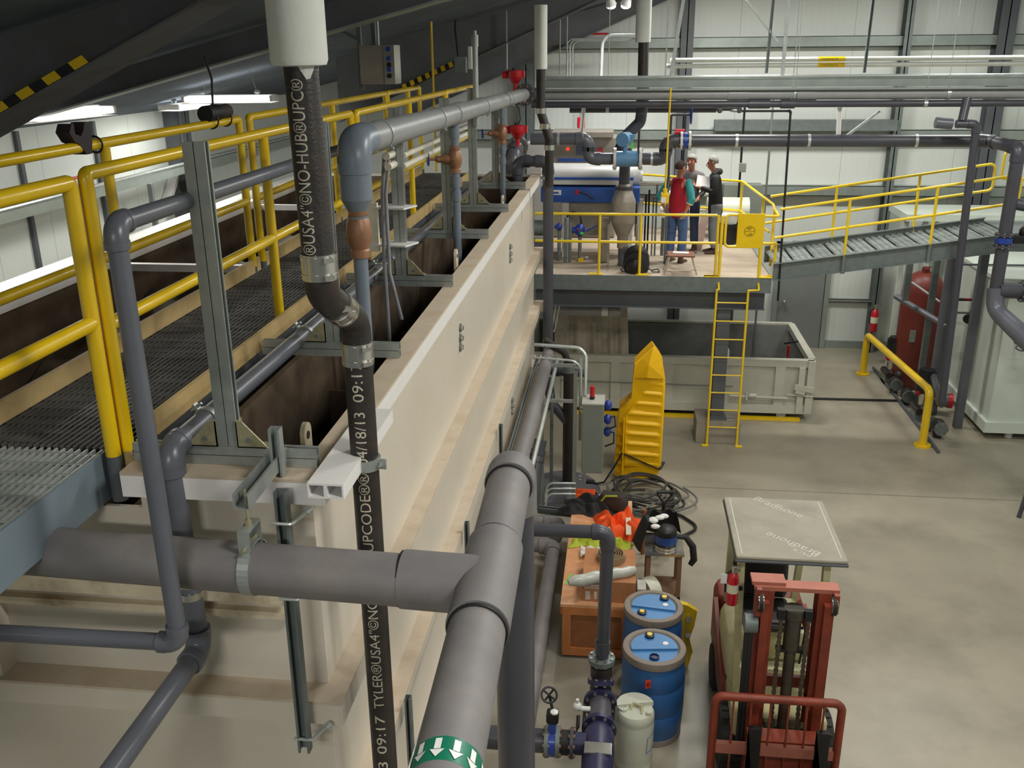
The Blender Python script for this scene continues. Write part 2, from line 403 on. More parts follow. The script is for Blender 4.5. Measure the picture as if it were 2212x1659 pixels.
# columns of the end wall
for x, w, mt in ((1.12, .24, 'steel'), (5.2, .14, 'galvd'), (6.95, .3, 'steel'), (-2.0, .3, 'galvd')):
    g = G(); h = .28
    g.bx(x - w / 2, x + w / 2, YB - .32, YB - .305, 0, roof(x) - .05); g.bx(x - w / 2, x + w / 2, YB - .035, YB - .02, 0, roof(x) - .05); g.bx(x - .01, x + .01, YB - .32, YB - .02, 0, roof(x) - .05)
    trim(g, M[mt])
# left wall posts and frame column
for y in (9.0, 10.27, 11.9): trim(G().bx(XL, XL + .05, y - .03, y + .03, 0, 5.2), M['steel'])
g = G(); g.bx(XL, XL + .35, 13.9, 13.92, 0, 5.4); g.bx(XL + .33, XL + .35, 13.75, 14.05, 0, 5.4); trim(g, M['steel'])
# roof frames: dark web plate over a bottom flange that slopes down to the left
def frame(y, pts, fw=.22, tape=None, top=None, fm='rafter'):
    g = G()
    for (xa, za), (xb, zb) in zip(pts[:-1], pts[1:]):
        ta, tb = roof(xa) - .02, roof(xb) - .02
        g.hexa([V((xa, y - .008, za)), V((xb, y - .008, zb)), V((xb, y + .008, zb)), V((xa, y + .008, za)), V((xa, y - .008, ta)), V((xb, y - .008, tb)), V((xb, y + .008, tb)), V((xa, y + .008, ta))]); g.m = 1
        g.hexa([V((xa, y - fw / 2, za - .015)), V((xb, y - fw / 2, zb - .015)), V((xb, y + fw / 2, zb - .015)), V((xa, y + fw / 2, za - .015)), V((xa, y - fw / 2, za)), V((xb, y - fw / 2, zb)), V((xb, y + fw / 2, zb)), V((xa, y + fw / 2, za))]); g.m = 0
    return trim(g, [M['rafter'], M[fm]])
frame(5.01, [(-4.6, 5.107), (-3.28, 5.717), (-2.115, 6.255), (-1.0, 6.62)], .42)
frame(7.6, [(-5.6, 5.35), (-4.633, 5.587), (-1.452, 6.372), (1.5, 7.0)], .2, fm='girt')
frame(13.0, [(-3.9, 5.126), (-2.909, 5.546), (-.404, 6.608), (1.2, 7.25)], .26)
frame(18.9, [(-4.2, 4.85), (-2.699, 5.474), (.646, 6.87), (1.6, 7.25)], .26)
# hazard tape strips on two frames
def tape(y, a, b, n, nm, lab, h=.085):
    a, b = V((a[0], y, a[1])), V((b[0], y, b[1])); d = (b - a) / n; up = V((0, 0, h)); t = thing(nm, lab, 'tape', a)
    gy, gk = G(), G()
    for i in range(n):
        g = gk if i % 2 else gy; p = a + d * i; q = p + d; sl = -d * .4
        g.hexa([p - V((0, .004, 0)), q - V((0, .004, 0)), q, p, p + up + sl - V((0, .004, 0)), q + up + sl - V((0, .004, 0)), q + up + sl, p + up + sl])
    obj('yellow_stripes', gy, M['yellow'], t, smooth=False); obj('black_stripes', gk, M['black'], t, smooth=False)
tape(4.796, (-3.46, 5.636), (-2.74, 5.968), 9, 'hazard_tape', 'black and yellow striped tape on the nearest roof beam at upper left', .05)
tape(12.735, (-2.93, 5.54), (-2.2, 5.85), 14, 'hazard_tape', 'black and yellow striped tape on the far roof beam behind the hanging control box', .07)
# door, exit sign
d0, d1 = at(1672, 757, y=YB - .06), at(1752, 757, y=YB - .06)
g = G(); g.bx(3.28, 4.2, YB - .08, YB, 0, 2.16); dr = struct('door_1', g, M['door'])
g = G()
for x in (3.22, 4.26): g.bx(x - .05, x + .05, YB - .12, YB, 0, 2.26)
g.bx(3.17, 4.31, YB - .12, YB, 2.16, 2.26); obj('door_frame', g, M['girt'], dr)
g = G(); g.cyl((3.4, YB - .17, 1.02), (3.4, YB - .08, 1.02), .022); g.ball((3.4, YB - .18, 1.02), .042); obj('door_knob', g, M['stain'], dr)
p = at(1731, 533, y=YB - .1)
t = thing('exit_sign', 'green lit exit sign above the grey door under the ramp', 'sign', p)
obj('housing', G().box(p, (.36, .06, .24)), M['girt'], t); obj('lit_face', G().box(p - V((0, .035, 0)), (.3, .012, .17)), M['exitg'], t)
textmesh('EXIT', .13, M['plastic'], 'lettering', lambda x, y: p + V((x - .135, -.045, y - .048)), t)
# floor drain strip and yellow edge strip under the bin
a = at(1757, 862, z=0); b = at(2035, 869, z=0)
tag(obj('drain_grate', G().bar((a.x, a.y, .008), (b.x, b.y, .008), .09, .016), M['black']), 'narrow black floor drain running from the bin towards the pumps', 'drain')
tag(obj('guide_rail', G().bx(-1.1, 3.1, 15.38, 15.46, 0, .05), M['yellow']), 'yellow steel guide rail on the floor under the front of the bin', 'guide rail')

# ================================================================ tank
TX0, TX1, TY0, TY1, TZ = -4.3, -1.24, 3.38, 13.15, 4.40
tk = thing('clarifier_tank', 'long cream painted steel tank with stacked ledges and an open top', 'tank', (-2.7, 8, 0))
g = G(); g.bx(TX1 - .02, TX1, TY0, TY1, 0, TZ); obj('side_wall', g, M['cream'], tk)
g = G(); g.bx(-1.99, TX1 - .02, TY0, TY0 + .02, 0, TZ); g.bx(TX0, -1.9901, TY0, TY0 + .02, 0, 4.19); obj('end_wall', g, M['cream'], tk)
g = G(); g.bx(TX0, TX1 - .02, TY1 - .02, TY1, 0, TZ); g.bx(TX0, TX0 + .02, TY0 + .02, TY1 - .02, 0, TZ); obj('far_walls', g, M['cream'], tk)
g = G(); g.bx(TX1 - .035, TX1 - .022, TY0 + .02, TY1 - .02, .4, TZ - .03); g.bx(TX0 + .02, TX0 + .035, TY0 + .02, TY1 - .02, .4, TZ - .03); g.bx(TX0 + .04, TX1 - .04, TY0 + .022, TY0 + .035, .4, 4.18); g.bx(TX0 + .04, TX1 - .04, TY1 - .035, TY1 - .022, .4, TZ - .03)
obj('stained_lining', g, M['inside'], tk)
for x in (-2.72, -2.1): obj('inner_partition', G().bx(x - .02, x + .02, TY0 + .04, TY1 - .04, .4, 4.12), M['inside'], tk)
for y in (6.2, 9.4): obj('cross_wall', G().bx(-2.08, TX1 - .04, y, y + .03, .4, 3.7), M['inside'], tk)
obj('sludge_bed', G().surf(lambda u, v: V((-2.08 + u * .8, 3.45 + v * 9.6, 2.6 + .12 * math.sin(v * 40 + u * 5) * math.sin(v * 17))), 12, 90), M['sludge'], tk)
random.seed(3)
obj('sludge_surface', G().surf(lambda u, v: V((-4.25 + u * 1.5, 3.45 + v * 9.6, 3.86 + .09 * math.sin(v * 31 + u * 4) * math.cos(v * 13 - u * 6) + .05 * math.sin(u * 19 + v * 70))), 24, 120), M['sludge'], tk)
# ledges around the near and right sides: top plate, outer lip
def ledge(z, name, h, top, x_out=-1.14, y_out=3.245):
    g = G(); x_in, y_in = TX1, TY0
    g.hexa([V((x_in, y_in, z - .012)), V((x_out, y_out, z - .012)), V((x_out, TY1 + .1, z - .012)), V((x_in, TY1 + .1, z - .012)), V((x_in, y_in, z)), V((x_out, y_out, z)), V((x_out, TY1 + .1, z)), V((x_in, TY1 + .1, z))])
    g.hexa([V((TX0 - .1, y_out, z - .012)), V((x_out, y_out, z - .012)), V((x_in, y_in, z - .012)), V((TX0 - .1, y_in, z - .012)), V((TX0 - .1, y_out, z)), V((x_out, y_out, z)), V((x_in, y_in, z)), V((TX0 - .1, y_in, z))])
    g.m = 1
    g.bx(x_out - .012, x_out, y_out, TY1 + .1, z - h, z - .0125); g.bx(TX0 - .1, x_out - .0125, y_out, y_out + .012, z - h, z - .0125)
    return obj(name, g, [top, M['cream']], tk, smooth=False)
ledge(3.36, 'stiffener_ledge', .115, M['dust']); ledge(2.58, 'stiffener_ledge', .11, M['dust'])
ledge(1.75, 'stiffener_ledge', .11, M['dust']); ledge(.95, 'stiffener_ledge', .11, M['dust'])
g = G()
g.bx(-1.27, -1.14, 3.25, TY1 + .1, TZ, TZ + .014); g.bx(-1.99, -1.2705, 3.25, 3.42, TZ, TZ + .014)
g.m = 1
g.bx(-1.152, -1.14, 3.25, TY1 + .1, TZ - .095, TZ - .0005); g.bx(-1.99, -1.1525, 3.25, 3.262, TZ - .095, TZ - .0005)
g.bx(-1.27, -1.1525, TY1 + .08, TY1 + .1, TZ - .095, TZ - .0005)
obj('top_rim', g, [M['dust'], M['white']], tk, smooth=False)
g = G(); g.bx(TX0 + .03, TX0 + .10, 3.43, TY1 + .1, TZ + .0, TZ + .02); g.bx(TX0 + .08, TX0 + .10, 3.43, TY1, TZ - .06, TZ)
obj('far_rim', g, M['white'], tk)
for y in (7.3, 10.5): obj('cross_tie', G().bx(TX0, -2.72, y, y + .06, 4.3, 4.36), M['white'], tk)
# beam with shadow gap across the near end
g = G(); g.bx(TX0, -1.36, 3.30, 3.38, 3.80, 3.86); g.bx(TX0, -1.36, 3.34, 3.38, 3.70, 3.735); obj('end_beam', g, M['rust_dust'], tk)
g = G(); g.bx(-2.86, -2.72, 3.27, 3.38, 3.36, 4.3); obj('end_stiffener', g, M['cream'], tk)
# end plates where the wall jogs out at the far corner
for z in (2.58, 3.36): obj('corner_plate', G().bx(-1.24, -1.0, TY1 - .02, TY1 + .1, z - .13, z + .012), M['dust'], tk)
def bolts(px, pys, n='test_plug'):
    for py in pys:
        q = at(px, py, x=TX1); g = G(); g.cyl(q, q + V((.014, 0, 0)), .034, n=18); g.m = 1; g.cyl(q + V((.014, 0, 0)), q + V((.03, 0, 0)), .02, n=12); obj(n, g, [M['galvd'], M['stain']], tk)
bolts(993, (708, 730, 750)); bolts(1101, (533, 548, 562))
for py in (864, 877, 890):
    q = at(1105, py, x=TX1); g = G(); g.cyl(q, q + V((.014, 0, 0)), .034, n=18); g.m = 1; g.cyl(q + V((.014, 0, 0)), q + V((.03, 0, 0)), .02, n=12); obj('test_plug', g, [M['galvd'], M['stain']], tk)
for y in (3.575, 7.3, 10.28):
    g = G(); n = 12; pl = [(-.045, -.1), (.045, -.1), (.045, .08)] + [(.045 * math.cos(PI * i / n), .08 + .045 * math.sin(PI * i / n)) for i in range(n + 1)] + [(-.045, .08)]
    g.prof(pl, (-1.325, y, TZ), (-1.305, y, TZ), (0, 1, 0), (0, 0, 1)); g.m = 1
    g.cyl((-1.328, y, TZ + .07), (-1.302, y, TZ + .07), .018, n=12); obj('lifting_lug', g, [M['rust_dust'], M['black']], tk)
# ================================================================ walkway between the two basins
wk = thing('walkway', 'steel grating walkway with wooden toe boards between the open basins', 'walkway', (-2.45, 8, 4.42))
ZW = 4.42
g = G()
x = -2.79
while x < -2.03: g.bx(x - .0025, x + .0025, 3.46, 13.1, ZW - .03, ZW); x += .03
y = 3.5
while y < 13.1: g.cyl((-2.8, y, ZW - .004), (-2.03, y, ZW - .004), .0035, n=5); y += .1
obj('grating', g, M['grate'], wk, smooth=False)
g = G(); x = -3.6
while x < -2.16: g.bx(x - .0035, x + .0035, 1.2, 3.45, ZW - .03, ZW - .001); x += .034
y = 1.2
while y < 3.45: g.cyl((-3.6, y, ZW - .004), (-2.16, y, ZW - .004), .005, n=5); y += .1
obj('landing_grating', g, M['galvw'], wk, smooth=False)
g = G(); g.bx(-2.158, -2.148, 1.1, 3.46, 4.207, ZW + .0); g.bx(-2.21, -2.158, 1.1, 3.46, 4.207, 4.219); obj('side_channel', g, M['bluegrey'], wk)
for x in (-2.035, -2.79): obj('stringer', G().bx(x - .006, x + .006, 3.47, 13.1, 4.26, ZW - .032), M['steel'], wk)
for x, y0, y1 in ((-2.018, 3.62, 7.1), (-2.018, 7.3, 13.0), (-2.79, 2.2, 6.9), (-2.79, 7.0, 13.0)):
    obj('toe_board', G().bx(x - .012, x + .012, y0, y1, ZW + .004, ZW + .105), M['wood'], wk)
def handrail(lab, x, y0, y1, mids, zt=5.57, zm=4.965, r=.029, z0=4.36, grp=None, dep=0):
    t = thing('handrail', lab, 'railing', (x, (y0 + y1) / 2, z0), group=grp)
    obj('top_rail', G().tube(fillet([(x, y0 + .0, zt - .06), (x, y0, zt), (x, y1, zt), (x, y1, zt - .06)], .022, 4), r, 16), M['yellow'], t)
    obj('mid_rail', G().cyl((x, y0, zm), (x, y1, zm), r, n=16), M['yellow'], t)
    for y in [y0] + list(mids) + [y1]:
        obj('post', G().cyl((x, y, 4.41 if y > 3.3 and y < 3.5 else 4.46), (x, y, zt - (.06 if y in (y0, y1) else .02)), r, n=16), M['yellow'], t)
        xs = x + (.0 if x < -2.5 else .0)
        sl = obj('post_sleeve', G().cyl((xs, y, 4.21 if y < 3.45 else 4.28), (xs, y, 4.47 if not 3.3 < y < 3.5 else 4.415), r * 1.04, n=16), M['wood'] if y == 3.474 else M['steel'], t)
handrail('yellow pipe handrail running out of the left edge, ending at the nearest double post', -2.10, 1.3, 3.41, (2.3,), zt=5.545, zm=4.99, r=.031)
handrail('yellow pipe handrail beside the black cast iron pipe, from the nearest double post', -2.07, 3.474, 7.17, (5.36,))
handrail('yellow pipe handrail right of the grating beyond the bronze valve at the grey elbow', -2.05, 7.25, 10.95, (9.1,))
handrail('farthest yellow pipe handrail on the right side of the grating walkway', -2.05, 11.03, 13.0, ())
handrail('yellow pipe handrail on the far side of the walkway carrying the black magnet clip', -2.8, 3.1, 6.80, (4.93,), zt=5.555, zm=4.96)
handrail('yellow pipe handrail on the far side of the walkway behind the white wrapped pipe', -2.8, 7.0, 11.2, (9.1,), zt=5.555, zm=4.96)
handrail('farthest yellow pipe handrail on the far side of the walkway below the hanging box', -2.8, 11.3, 13.1, (12.4,), zt=5.555, zm=4.96)
# things hung on the far rail
p = at(165, 305, x=-2.8); t = thing('clip_bracket', 'black forked clip with a ring clamped on the far yellow rail', 'clip', p)
g = G(); g.prof([(-.1, .05), (-.07, .09), (-.05, .09), (-.05, .04), (0, .025), (.03, .05), (.05, .09), (.1, .09), (.1, -.0), (.08, -.07), (.03, -.07), (-.03, -.01), (-.06, .0)], p + V((-.045, 0, 0)), p + V((.03, 0, 0)), (0, 1, 0), (0, 0, 1)); obj('fork', g, mat('dark_plum_plastic', (48, 38, 42), .6), t)
q = V((-2.8, p.y + .17, 5.555)); g = G(); g.tube([q + V((math.cos(a) * .042, 0, math.sin(a) * .042)) for a in [2 * PI * i / 16 for i in range(16)]], .006, 6, closed=True); obj('ring', g, M['black'], t)
p = at(468, 243, x=-2.8); t = thing('rolled_mat', 'black rolled rubber bundle lying on the far yellow rail below the lamps', 'roll', p)
g = G(); g.cyl(p + V((0, -.19, .0)), p + V((0, .0, .0)), .055, n=20); obj('roll', g, M['rubber'], t)
g = G(); g.cyl(p + V((0, 0, .0)), p + V((0, .17, -.0)), .05, n=20); obj('sleeve', g, mat('dark_brown_sleeve', (58, 48, 42), .7), t)
g = G(); g.tube(fillet([p + V((0, -.05, .05)), p + V((0, -.02, .22)), p + V((.0, -.1, .36))], .03), .008, 8); obj('strap', g, M['black'], t)
for y in (.13, -.1): obj('tie', G().tube([p + V((math.cos(a) * .05, y, -.045 + math.sin(a) * .055)) for a in [2 * PI * i / 14 for i in range(14)]], .006, 6, closed=True), M['black'], t)
# ================================================================ strut pipe stands across the right basin
def cstrut(g, p0, p1, w=.041, h=.041, up=(0, 0, 1), two=1, t=.004):
    """slotted C-channel strut (open side along 'up'); two=2 stacks a second one back to back"""
    p0, p1 = V(p0), V(p1); d = (p1 - p0).normalized(); v = V(up); v = (v - d * v.dot(d)).normalized(); u = v.cross(d)
    for k in range(two):
        s = 1 if k == 0 else -1; e = s * .0018 if two == 2 else 0
        P = [(-w / 2, e), (w / 2, e), (w / 2, s * h), (w / 2 - .010, s * h), (w / 2 - .010, s * (h - .006)), (w / 2 - t, s * (h - .006)), (w / 2 - t, s * t), (-w / 2 + t, s * t), (-w / 2 + t, s * (h - .006)), (-w / 2 + .010, s * (h - .006)), (-w / 2 + .010, s * h), (-w / 2, s * h)]
        g.prof(P, p0, p1, u, v)
    return g
labs = ['nearest galvanised strut pipe stand, bolted across the tank corner', 'galvanised strut pipe stand just behind the black cast iron pipe, second from the near end',
        'galvanised strut pipe stand holding two clear tubes in white clips', 'galvanised strut pipe stand beside the second bronze valve', 'tallest galvanised strut stand topped by a steel conduit',
        'farthest galvanised strut pipe stand near the red actuators']
Ys = (3.38, 4.84, 6.5, 8.34, 9.84, 11.6); tops = (5.70, 5.67, 5.65, 5.63, 5.66, 5.5)
for i, (y, zt) in enumerate(zip(Ys, tops)):
    t = thing('pipe_stand', labs[i], 'pipe stand', (-1.55, y, TZ), group='strut pipe stands along the tank')
    obj('base_channel', cstrut(G(), (-1.98, y, TZ + .056), (-1.2, y, TZ + .056), two=2, up=(0, 0, 1)), M['galv'], t, smooth=False)
    zb = TZ + .098
    obj('upright', cstrut(G(), (-1.565, y, zb), (-1.565, y, zt), w=.044, h=.043, two=2, up=(1, 0, 0)), M['galv'], t, smooth=False)
    for s in (-1, 1):
        g = G(); xo = -1.565 + s * .042
        g.prof([(0, 0), (s * .12, 0), (s * .12, .012), (s * .03, .11), (0, .12)], (xo, y - .03, zb), (xo, y - .025, zb), (1, 0, 0), (0, 0, 1))
        g.bx(min(xo, xo + s * .125), max(xo, xo + s * .125), y - .03, y + .03, zb, zb + .005); g.bx(min(xo, xo + s * .005), max(xo, xo + s * .005), y - .03, y + .03, zb, zb + .11)
        g.m = 1
        for dx, dz in ((.05, .035),): g.cyl((xo + s * dx, y - .034, zb + dz), (xo + s * dx, y - .022, zb + dz), .011, n=8)
        gs = obj('gusset_bracket', g, [M['zinc'], M['galvd']], t, smooth=False)
    if i == 4:
        g = G(); g.cyl((-1.51, y - .06, 5.3), (-1.51, y - .06, 6.14), .028); g.cyl((-1.51, y - .06, 6.05), (-1.51, y - .06, 6.16), .035); g.cyl((-1.51, y - .06, 6.16), (-1.51, y - .06, 6.2), .018); obj('conduit', g, M['galv'], t)
    if i == 2:
        for z in (4.98, 4.72): obj('white_clip', G().hexa([V((-1.74, y - .1, z)), V((-1.5, y - .14, z)), V((-1.44, y + .02, z)), V((-1.68, y + .06, z))] + [V((-1.74, y - .1, z + .012)), V((-1.5, y - .14, z + .012)), V((-1.44, y + .02, z + .012)), V((-1.68, y + .06, z + .012))]), M['white'], t, smooth=False)
        g = G(); g.bx(-1.78, -1.7, y - .1, y - .06, 4.68, 5.02); obj('clip_bar', g, mat('ivory_plastic', (222, 216, 198), .5), t)
# clear drain tubes hanging through the clips
for k, (pts, lab) in enumerate(((((830, 335), (826, 420), (830, 560), (842, 740)), 'clear flexible tube hanging straight down inside the tank from the white clips'), (((840, 345), (833, 420), (842, 590), (868, 690)), 'clear flexible tube curling to the right below the white clips'))):
    P = [at(px, py, y=6.38 - .03 * k) for px, py in pts]
    tag(obj('clear_tube', G().tube(fillet(P, .1, 4), .014, 10), mat('cloudy_tube', (150, 150, 156), .25)), lab, 'tube')
# ivory pipes behind the uprights
for k, (a, b) in enumerate((((870, 360), (956, 318)), ((870, 336), (952, 300)), ((985, 300), (1012, 288)), ((985, 283), (1012, 273)))):
    pa, pb = at(*a, x=-1.72), at(*b, x=-1.72)
    tag(obj('ivory_pipe', G().cyl(pa, pb, .024, n=14), mat('ivory_plastic', (222, 216, 198), .5)), ['lower ivory plastic pipe between the third and fourth strut stands', 'upper ivory plastic pipe between the third and fourth strut stands', 'lower ivory plastic pipe just past the second bronze valve', 'upper ivory plastic pipe just past the second bronze valve'][k], 'pipe')
for q in ((834, 338), (838, 361)):
    p = at(*q, y=6.3); g = G(); g.cyl(p, p + V((.0, .3, 0)), .025); tag(obj('ivory_pipe', g, mat('ivory_plastic', (222, 216, 198), .5)), 'open %s end of an ivory pipe beside the third strut stand' % ('upper' if q[1] == 338 else 'lower'), 'pipe')
# ================================================================ grey header pipe on the stands
HX = -1.45; R6 = .083
hd = thing('header_pipe', 'light grey plastic header pipe resting along the strut stands', 'pipe', (HX, 9, 5.5))
zt0, zt1 = 5.545, 5.425
hp = lambda y: V((HX, y, zt0 + (zt1 - zt0) * (y - 5.3) / 8.6))
e0 = hp(5.05)
A = arc(e0, hp(6), e0 - V((0, 0, 1)), .1, 8)
obj('pipe', G().cyl(A[0], hp(13.85), R6, n=26), M['pvclt'], hd)
g = G(); g.tube([A[0] + V((0, .13, -.001))] + A + [A[-1] - V((0, 0, .06))], R6 * 1.13, 24); obj('elbow', g, M['pvcbl'], hd)
ex = e0.x; ey = e0.y; z = A[-1].z
g = G(); g.cyl((ex, ey, z - .06), (ex, ey, z - .2), R6 * 1.05, n=24); g.cyl((ex, ey, z - .2), (ex, ey, z - .26), R6 * 1.05, .055, n=24); obj('reducer', g, M['pvcbl'], hd)
obj('drop_pipe', G().cyl((ex, ey, z - .26), (ex, ey, 4.1), .04, n=20), M['pvcbl'], hd)
obj('union', G().cyl((ex, ey, z - .34), (ex, ey, z - .29), .055, n=20), M['pvcbl'], hd)
def valve(x, y, z, s=1., par=None):
    g = G(); g.lathe([(.05, -.15), (.058, -.15), (.058, -.11), (.05, -.1), (.072, -.05), (.076, 0), (.068, .06), (.052, .09), (.056, .1), (.056, .14), (.05, .14)], (x, y, z), (0, 0, 1), 16) if s == 1 else g.lathe([(r * s, h * s) for r, h in [(.05, -.15), (.058, -.15), (.058, -.11), (.05, -.1), (.072, -.05), (.076, 0), (.068, .06), (.052, .09), (.056, .1), (.056, .14), (.05, .14)]], (x, y, z), (0, 0, 1), 16)
    return obj('bronze_check_valve', g, M['brass'], par)
valve(ex, ey, 5.07, .95, hd)
for y in (5.62, 7.35, 9.75, 11.9, 13.3): clamp(hd, hp(y), (0, 1, 0), R6, (.7, 0, -.7), M['galv'], .04)
obj('tee_collar', G().cyl(hp(8.05), hp(8.55), R6 * 1.1, n=24), M['pvclt'], hd)
def branch(x, y, zt, zv, zb, r, lab):
    t = thing('branch_pipe', lab, 'pipe', (x, y, zb))
    obj('pipe', G().cyl((x, y, zb), (x, y, zt), r, n=16), M['pvcbl'], t); v = valve(x, y, zv, .8, t)
    g = G(); g.lathe([(.045, 0), (.045, .05), (.03, .07), (.03, .12), (.012, .14), (.012, .2)], (x - .04, y, zv), (-1, -.3, 0), 12); obj('valve_stem', g, M['brass'], v)
    q = V((x - .04, y, zv)) + V((-1, -.3, 0)).normalized() * .2
    g = G(); u = V((-1, -.3, 0)).normalized(); a, b = basis(u); g.tube([q + a * math.cos(2 * PI * i / 14) * .05 + b * math.sin(2 * PI * i / 14) * .05 for i in range(14)], .008, 6, closed=True); g.bar(q - a * .05, q + a * .05, .01); obj('handwheel', g, M['valveb'], v)
    for z in (zv + .22, zv - .2, zv - .32): ring(t, 'coupling', (x, y, z), (0, 0, 1), r * 1.2, .09, M['pvcbl'])
branch(-1.475, 8.3, 5.44, 5.12, 3.9, .036, 'slim grey drop pipe with a bronze valve at the fourth strut stand')
branch(-1.465, 11.5, 5.36, 5.08, 4.1, .034, 'slim grey drop pipe with a bronze valve near the red actuators')
# ================================================================ long black-grey pipe lying along the basin and its drop to the left
t = thing('sludge_pipe', 'dark grey pipe lying along the strut channels, turning down at the near end', 'pipe', (-1.8, 8, 4.5))
Y0 = 3.24
run(t, [(-1.80, 12.9, 4.43), (-1.77, Y0 + .02, 4.515), (-1.745, Y0, 3.60), (-1.80, 1.2, 3.53)], .044, M['pvc'], 1.5, 1.2)
ring(t, 'band_clamp', (-1.755, Y0 + .005, 3.93), (0, 0, 1), .05, .03, M['stain']); ring(t, 'band_clamp', (-1.753, Y0 + .004, 3.87), (0, 0, 1), .05, .03, M['stain'])
for y in (3.62, 4.95, 6.7): clamp(t, (-1.771 - .003 * (y - 3.24), y, 4.514 - .0088 * (y - 3.24)), (0, 1, 0), .046, (-.6, 0, .8), M['galv'], .035)
obj('coupling', G().cyl((-1.782, 6.95, 4.482), (-1.784, 7.35, 4.478), .056, n=20), M['pvc'], t)
# ================================================================ grey PVC pipe with drop at the far left
t = thing('drain_pipe', 'grey plastic pipe passing behind the nearest strut stand and dropping at left', 'pipe', (-1.8, 3.1, 4))
run(t, [(-1.78, 6.3, 5.43), (-1.585, 2.78, 5.50), (-1.575, 2.78, 3.96), (-3.4, 2.78, 3.94)], .032, M['pvc'], 1.5, 1.2)
# ================================================================ big grey pipes at the near end
R8 = .097; bz = 4.18; BX, BY = -.46, 2.93
t = thing('discharge_pipe', 'large dusty grey plastic pipe with a tee, arrow band and downturned far end', 'pipe', (BX, BY, bz))
P0, P1 = V((-.40, .9, bz)), V((-.475, 3.98, bz))
A = arc(P1, P0, P1 - V((0, 0, 1)), .13, 8)
obj('pipe', G().cyl(P0, A[0], R8, n=32), M['pvcd'], t)
g = G(); g.tube([A[0] + (P0 - P1).normalized() * .08] + A + [A[-1] - V((0, 0, .1))], R8 * 1.14, 28); obj('elbow', g, M['pvcd'], t)
obj('riser', G().cyl(A[-1] - V((0, 0, .1)), V((P1.x + .01, P1.y, .25)), R8, n=28), M['pvcdk'], t)
bx_ = lambda y: V((-.40 - .0244 * (y - .9), y, bz))
g = G(); g.cyl(bx_(2.66), bx_(3.2), R8 * 1.13, n=30); obj('tee', g, M['pvcd'], t)
g = G(); g.cyl(bx_(BY) - V((.03, 0, 0)), bx_(BY) - V((.31, -.015, 0)), R8 * 1.115, n=30); obj('tee_branch', g, M['pvcd'], t)
q0 = bx_(BY) - V((.2, 0, 0)); obj('branch_line', G().cyl(q0, V((-3.9, BY + .17, bz - .01)), R8, n=32), M['pvcd'], t)
for yy, kk in ((2.655, -1), (3.205, 1), (A[0].y - .085, -1)):
    q = bx_(yy); obj('socket_seam', G().cyl(q, q + V((0, .012 * kk, 0)), R8 * 1.075, n=30), M['rubber'], t)
q = bx_(BY) - V((.31, -.015, 0)); obj('socket_seam', G().cyl(q, q - V((.01, 0, 0)), R8 * 1.075, n=30), M['rubber'], t)
# arrow band
ya, yb = 1.93, 2.02
obj('label_band', G().cyl(bx_(ya), bx_(yb), R8 * 1.006, n=32), M['greenband'], t)
g = G()
for k in range(12):
    a0 = PI / 6 * k + .35
    sh = [(0, -.036), (-.020, -.006), (-.009, -.006), (-.009, .034), (.009, .034), (.009, -.006), (.020, -.006)]
    pts = [bx_((ya + yb) / 2 + dy) + V((math.sin(a0 + dx / R8) * R8 * 1.03, 0, math.cos(a0 + dx / R8) * R8 * 1.03)) for dx, dy in sh]
    g.add(pts, [(0, 6, 1), (2, 5, 4, 3)])
obj('arrow_marks', g, M['plastic'], t, smooth=False)
# hanger from the corner strut
t = thing('pipe_hanger', 'galvanised clevis hanger with ring holding the large grey branch pipe', 'hanger', (-1.345, BY + .04, 4.4))
hx = -1.345; hy = BY + .045
g = G(); n = 32
for i in range(n):
    a, b = 2 * PI * i / n, 2 * PI * (i + 1) / n; r0, r1 = R8 + .005, R8 + .012
    pa = [V((hx + dx, hy + math.sin(q) * r, bz + math.cos(q) * r)) for q in (a, b) for r, dx in ((r0, -.022), (r0, .022), (r1, .022), (r1, -.022))]
    g.hexa(pa)
obj('ring', g, M['galv'], t)
g = G(); zt = bz + R8
g.hexa([V((hx - .022, hy - .06, zt - .03)), V((hx + .022, hy - .06, zt - .03)), V((hx + .022, hy - .055, zt - .03)), V((hx - .022, hy - .055, zt - .03)), V((hx - .022, hy - .06, zt + .07)), V((hx + .022, hy - .06, zt + .07)), V((hx + .022, hy - .055, zt + .07)), V((hx - .022, hy - .055, zt + .07))])
g.hexa([V((hx - .022, hy + .055, zt - .03)), V((hx + .022, hy + .055, zt - .03)), V((hx + .022, hy + .06, zt - .03)), V((hx - .022, hy + .06, zt - .03)), V((hx - .022, hy + .055, zt + .07)), V((hx + .022, hy + .055, zt + .07)), V((hx + .022, hy + .06, zt + .07)), V((hx - .022, hy + .06, zt + .07))])
g.bx(hx - .022, hx + .022, hy - .06, hy + .06, zt + .07, zt + .077); obj('clevis', g, M['galv'], t)
g = G(); g.cyl((hx, hy - .08, zt + .005), (hx, hy + .08, zt + .005), .008, n=8); g.cyl((hx, hy, zt + .07), (hx, hy, 4.5), .006, n=8); g.cyl((hx, hy, zt + .077), (hx, hy, zt + .1), .014, n=6); obj('rod', g, M['zinc'], t)
t = thing('strut_bracket', 'galvanised strut bracket on the tank corner with a long slotted strut hanging below', 'bracket', (-1.3, 3.2, 4.4))
obj('arm', cstrut(G(), (-1.345, 2.93, 4.44), (-1.355, 3.37, 4.44), two=1, up=(0, 0, 1), w=.06, h=.06), M['galv'], t, smooth=False)
obj('short_post', cstrut(G(), (-1.33, 3.30, 4.42), (-1.33, 3.30, 4.62), two=1, up=(0, -1, 0), w=.045), M['galv'], t, smooth=False)
